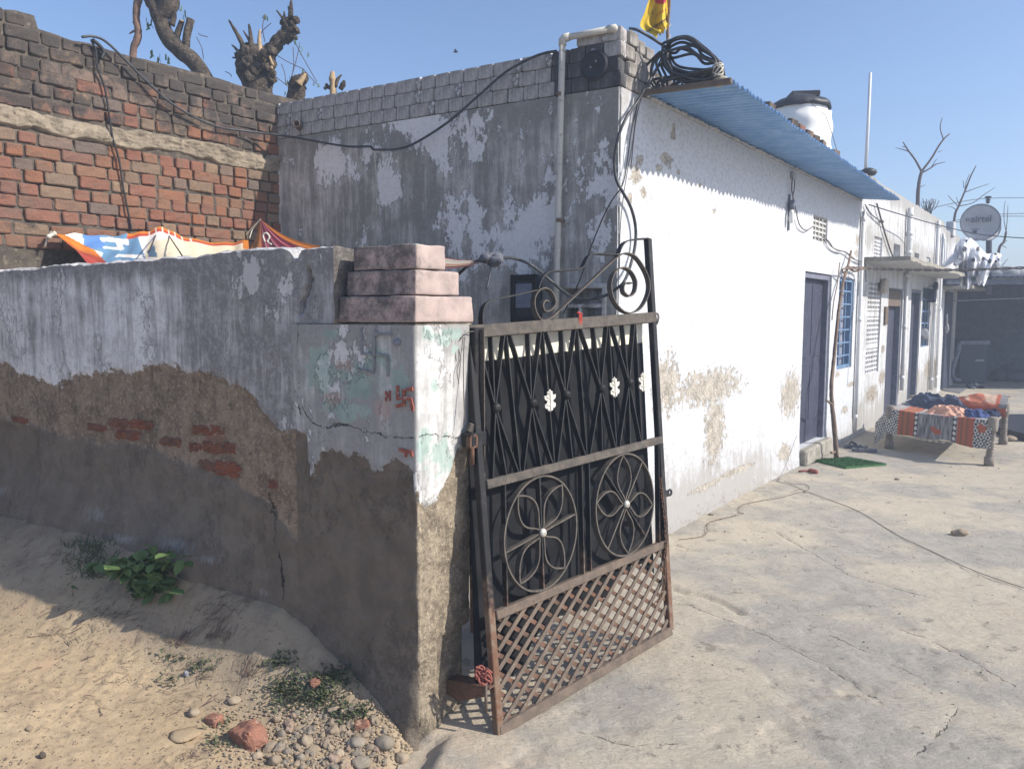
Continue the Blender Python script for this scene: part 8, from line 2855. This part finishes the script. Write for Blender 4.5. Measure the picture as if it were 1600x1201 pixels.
def weeds():
    # leafy weed in the shade of the boundary wall
    c = on_dirt(228, 925)
    t = thing("leafy_weed", "leafy green weed in the shade at the foot of the boundary wall", "plant", c)
    mes = [leaf_mesh(.062, .050), leaf_mesh(.050, .036), leaf_mesh(.078, .062)]
    rr = random.Random(5)
    stems = MB()
    root = c - UPV * .01
    ends = [(160, 875), (175, 885), (190, 870), (205, 868), (222, 858), (245, 850), (262, 862), (283, 868), (290, 862), (278, 892), (285, 905), (270, 915), (250, 905), (232, 895), (215, 900), (240, 925), (222, 920), (205, 912), (200, 885), (262, 925), (255, 880), (236, 872), (268, 880), (165, 884), (182, 878), (190, 893), (212, 925), (235, 935), (252, 930), (275, 925), (290, 880), (225, 880), (242, 900), (262, 900)]
    n = 0
    Yb = c[1]
    for (x, y) in ends:
        e = D(x, y, Yb + rr.uniform(-.18, .20))
        mid = (root + e) / 2 + UPV * .05
        P = crom([root + np.array([rr.uniform(-.05, .05), rr.uniform(-.04, .04), 0]), mid, e], 6)
        stems.tube(P, np.linspace(.004, .002, len(P)), 5)
        for k in range(9):
            p = P[min(len(P) - 1, 3 + k + (k > 5) * 2)] + np.array([rr.uniform(-.02, .02), rr.uniform(-.02, .02), rr.uniform(-.012, .012)])
            o = bpy.data.objects.new("leaf", rr.choice(mes)); COL.objects.link(o); adopt(o, t)
            o.matrix_basis = Matrix.Translation(Vector(p)) @ Matrix.Rotation(rr.uniform(0, 6.28), 4, 'Z') @ Matrix.Rotation(rr.uniform(-.9, .25), 4, 'X') @ Matrix.Scale(rr.uniform(.7, 1.15), 4)
            n += 1
    stems.build("stem", M['leaf'], t)
    # sprig catching the sun in front of it
    for (x, y, hh, lab) in ((206, 947, 26, "tiny two leafed seedling at the edge of the wall's shadow"), (113, 930, 20, "tiny sprig on the shadow line left of the leafy weed")):
        p = on_dirt(x, y); s = np.linalg.norm(p - EYEP) / FPX
        t2 = thing("seedling", lab, "plant", p)
        m = MB(); P = crom([p, p + UPV * hh * s * .6 + np.array([.003, 0, 0]), p + UPV * hh * s], 5); m.tube(P, .0022, 5); m.build("stem", M['straw'], t2)
        for k, a in enumerate((.4, 2.2, 3.9, 5.2)):
            o = bpy.data.objects.new("leaf", mes[1]); COL.objects.link(o); adopt(o, t2)
            o.matrix_basis = Matrix.Translation(Vector(P[-1 - k * 2])) @ Matrix.Rotation(a, 4, 'Z') @ Matrix.Rotation(-.2, 4, 'X') @ Matrix.Scale(.55 if k else .75, 4)
    # grassy feathery weed to the left
    m = MB(); r2 = np.random.default_rng(12)
    for p in many_on_dirt(r2.normal(140, 20, 260), r2.uniform(845, 905, 260)):
        l = r2.uniform(.02, .07); d = r2.normal(0, .7, 3); d[2] = abs(d[2]) + .3; d = unit(d) * l; w = unit(np.cross(d, [0, 1, .2])) * .0022
        m.add([p - w, p + w, p + d * .6 + w, p + d + r2.normal(0, .004, 3)], [(0, 1, 2, 3)])
    tag(m.build("dry_weed", M['weedlow']), "thin feathery weed left of the leafy green one by the wall", "plant")
    # low creeping weeds at the shadow edge near the stones
    m = MB()
    for (cx, cy, sx, sy, n_) in ((455, 1085, 34, 26, 420), (520, 1062, 36, 18, 380), (545, 1118, 30, 14, 260), (318, 1045, 22, 12, 55), (340, 1135, 18, 14, 36), (270, 1066, 26, 9, 40), (338, 1167, 22, 11, 40), (440, 1035, 22, 12, 120), (500, 1090, 30, 14, 240), (268, 1033, 22, 12, 40)):
        for p in many_on_dirt(r2.normal(cx, sx * .6, n_), r2.normal(cy, sy * .6, n_)):
            l = r2.uniform(.008, .022); a = r2.uniform(0, 6.28)
            d = np.array([math.cos(a), math.sin(a), r2.uniform(.1, 1.1)]) * l; w = np.array([-math.sin(a), math.cos(a), 0]) * l * .28; p = p + UPV * r2.uniform(0, .016)
            m.add([p, p + d * .5 + w, p + d, p + d * .5 - w], [(0, 1, 2, 3)])
    tag(m.build("creeping_weeds", M['weedlow']), "low dusty green weeds creeping over the dirt by the shadow edge", None, None, "stuff")
    # twigs and straw
    m = MB()
    for (cx, cy, sx, sy, n_, az_) in ((150, 960, 90, 16, 90, 10), (90, 990, 60, 14, 40, 0), (275, 1005, 24, 10, 50, 25), (330, 995, 24, 8, 55, 35), (370, 930, 40, 22, 70, -10), (330, 960, 40, 14, 40, 0), (385, 1055, 18, 8, 40, 30), (170, 1060, 120, 70, 90, 0), (290, 1090, 60, 50, 50, 20), (300, 1185, 30, 12, 24, 30), (70, 870, 60, 30, 60, 20), (560, 1100, 30, 20, 30, 40)):
        for p in many_on_dirt(r2.normal(cx, sx * .55, n_), r2.normal(cy, sy * .55, n_)):
            l = r2.uniform(.010, .055); a = R(az_) + r2.normal(0, .7); d = np.array([math.cos(a), math.sin(a), r2.normal(0, .12)]) * l
            e = p + d; e[2] = max(e[2], gz(e) + .001)
            if (e - P0) @ BW.N < 0.03 or (p - P0) @ BW.N < .03:
                continue
            r_ = r2.uniform(.0006, .0014)
            m.tube([p + UPV * .003, (p + e) / 2 + UPV * r2.uniform(.002, .007), e + UPV * .003], r_, 4, False, int(r2.random() < .45), 0, False)
    for p in many_on_dirt(r2.uniform(-40, 600, 1500), r2.uniform(915, 1225, 1500)):
        if (p - P0) @ BW.N < .05:
            continue
        l = r2.uniform(.004, .016); a = r2.uniform(0, 6.28); d = np.array([math.cos(a), math.sin(a), r2.uniform(-.1, .3)]) * l; w = np.array([-math.sin(a), math.cos(a), 0]) * r2.uniform(.0006, .0022)
        m.add([p + UPV * .004 - w, p + UPV * .004 + w, p + d + UPV * .005 + w * .4, p + d + UPV * .005 - w * .4], [(0, 1, 2, 3)], False, 1)
    tag(m.build("dry_litter", [M['straw'], M['twig']]), "dry stalks and twigs littering the dirt along the wall", None, None, "stuff")


weeds()
# ------------------------------------------------------------------ air volume added in place of lens glare, lifting the darks
def glare_haze():
    mb = MB()
    mb.box((0, 55, 2.6), (170, 0, 0), (0, 170, 0), (0, 0, 4.1))
    m = bpy.data.materials.new("glare_air"); m.use_nodes = True
    nt = m.node_tree; nt.nodes.remove(nt.nodes["Principled BSDF"])
    v = nt.nodes.new("ShaderNodeVolumePrincipled")
    v.inputs["Color"].default_value = (0.70, 0.83, 1.0, 1)
    v.inputs["Density"].default_value = 0.0095
    v.inputs["Anisotropy"].default_value = 0.2
    nt.links.new(v.outputs[0], nt.nodes["Material Output"].inputs["Volume"])
    o = mb.build("glare_haze", m)
    tag(o, None, None, None, "stuff")


glare_haze()
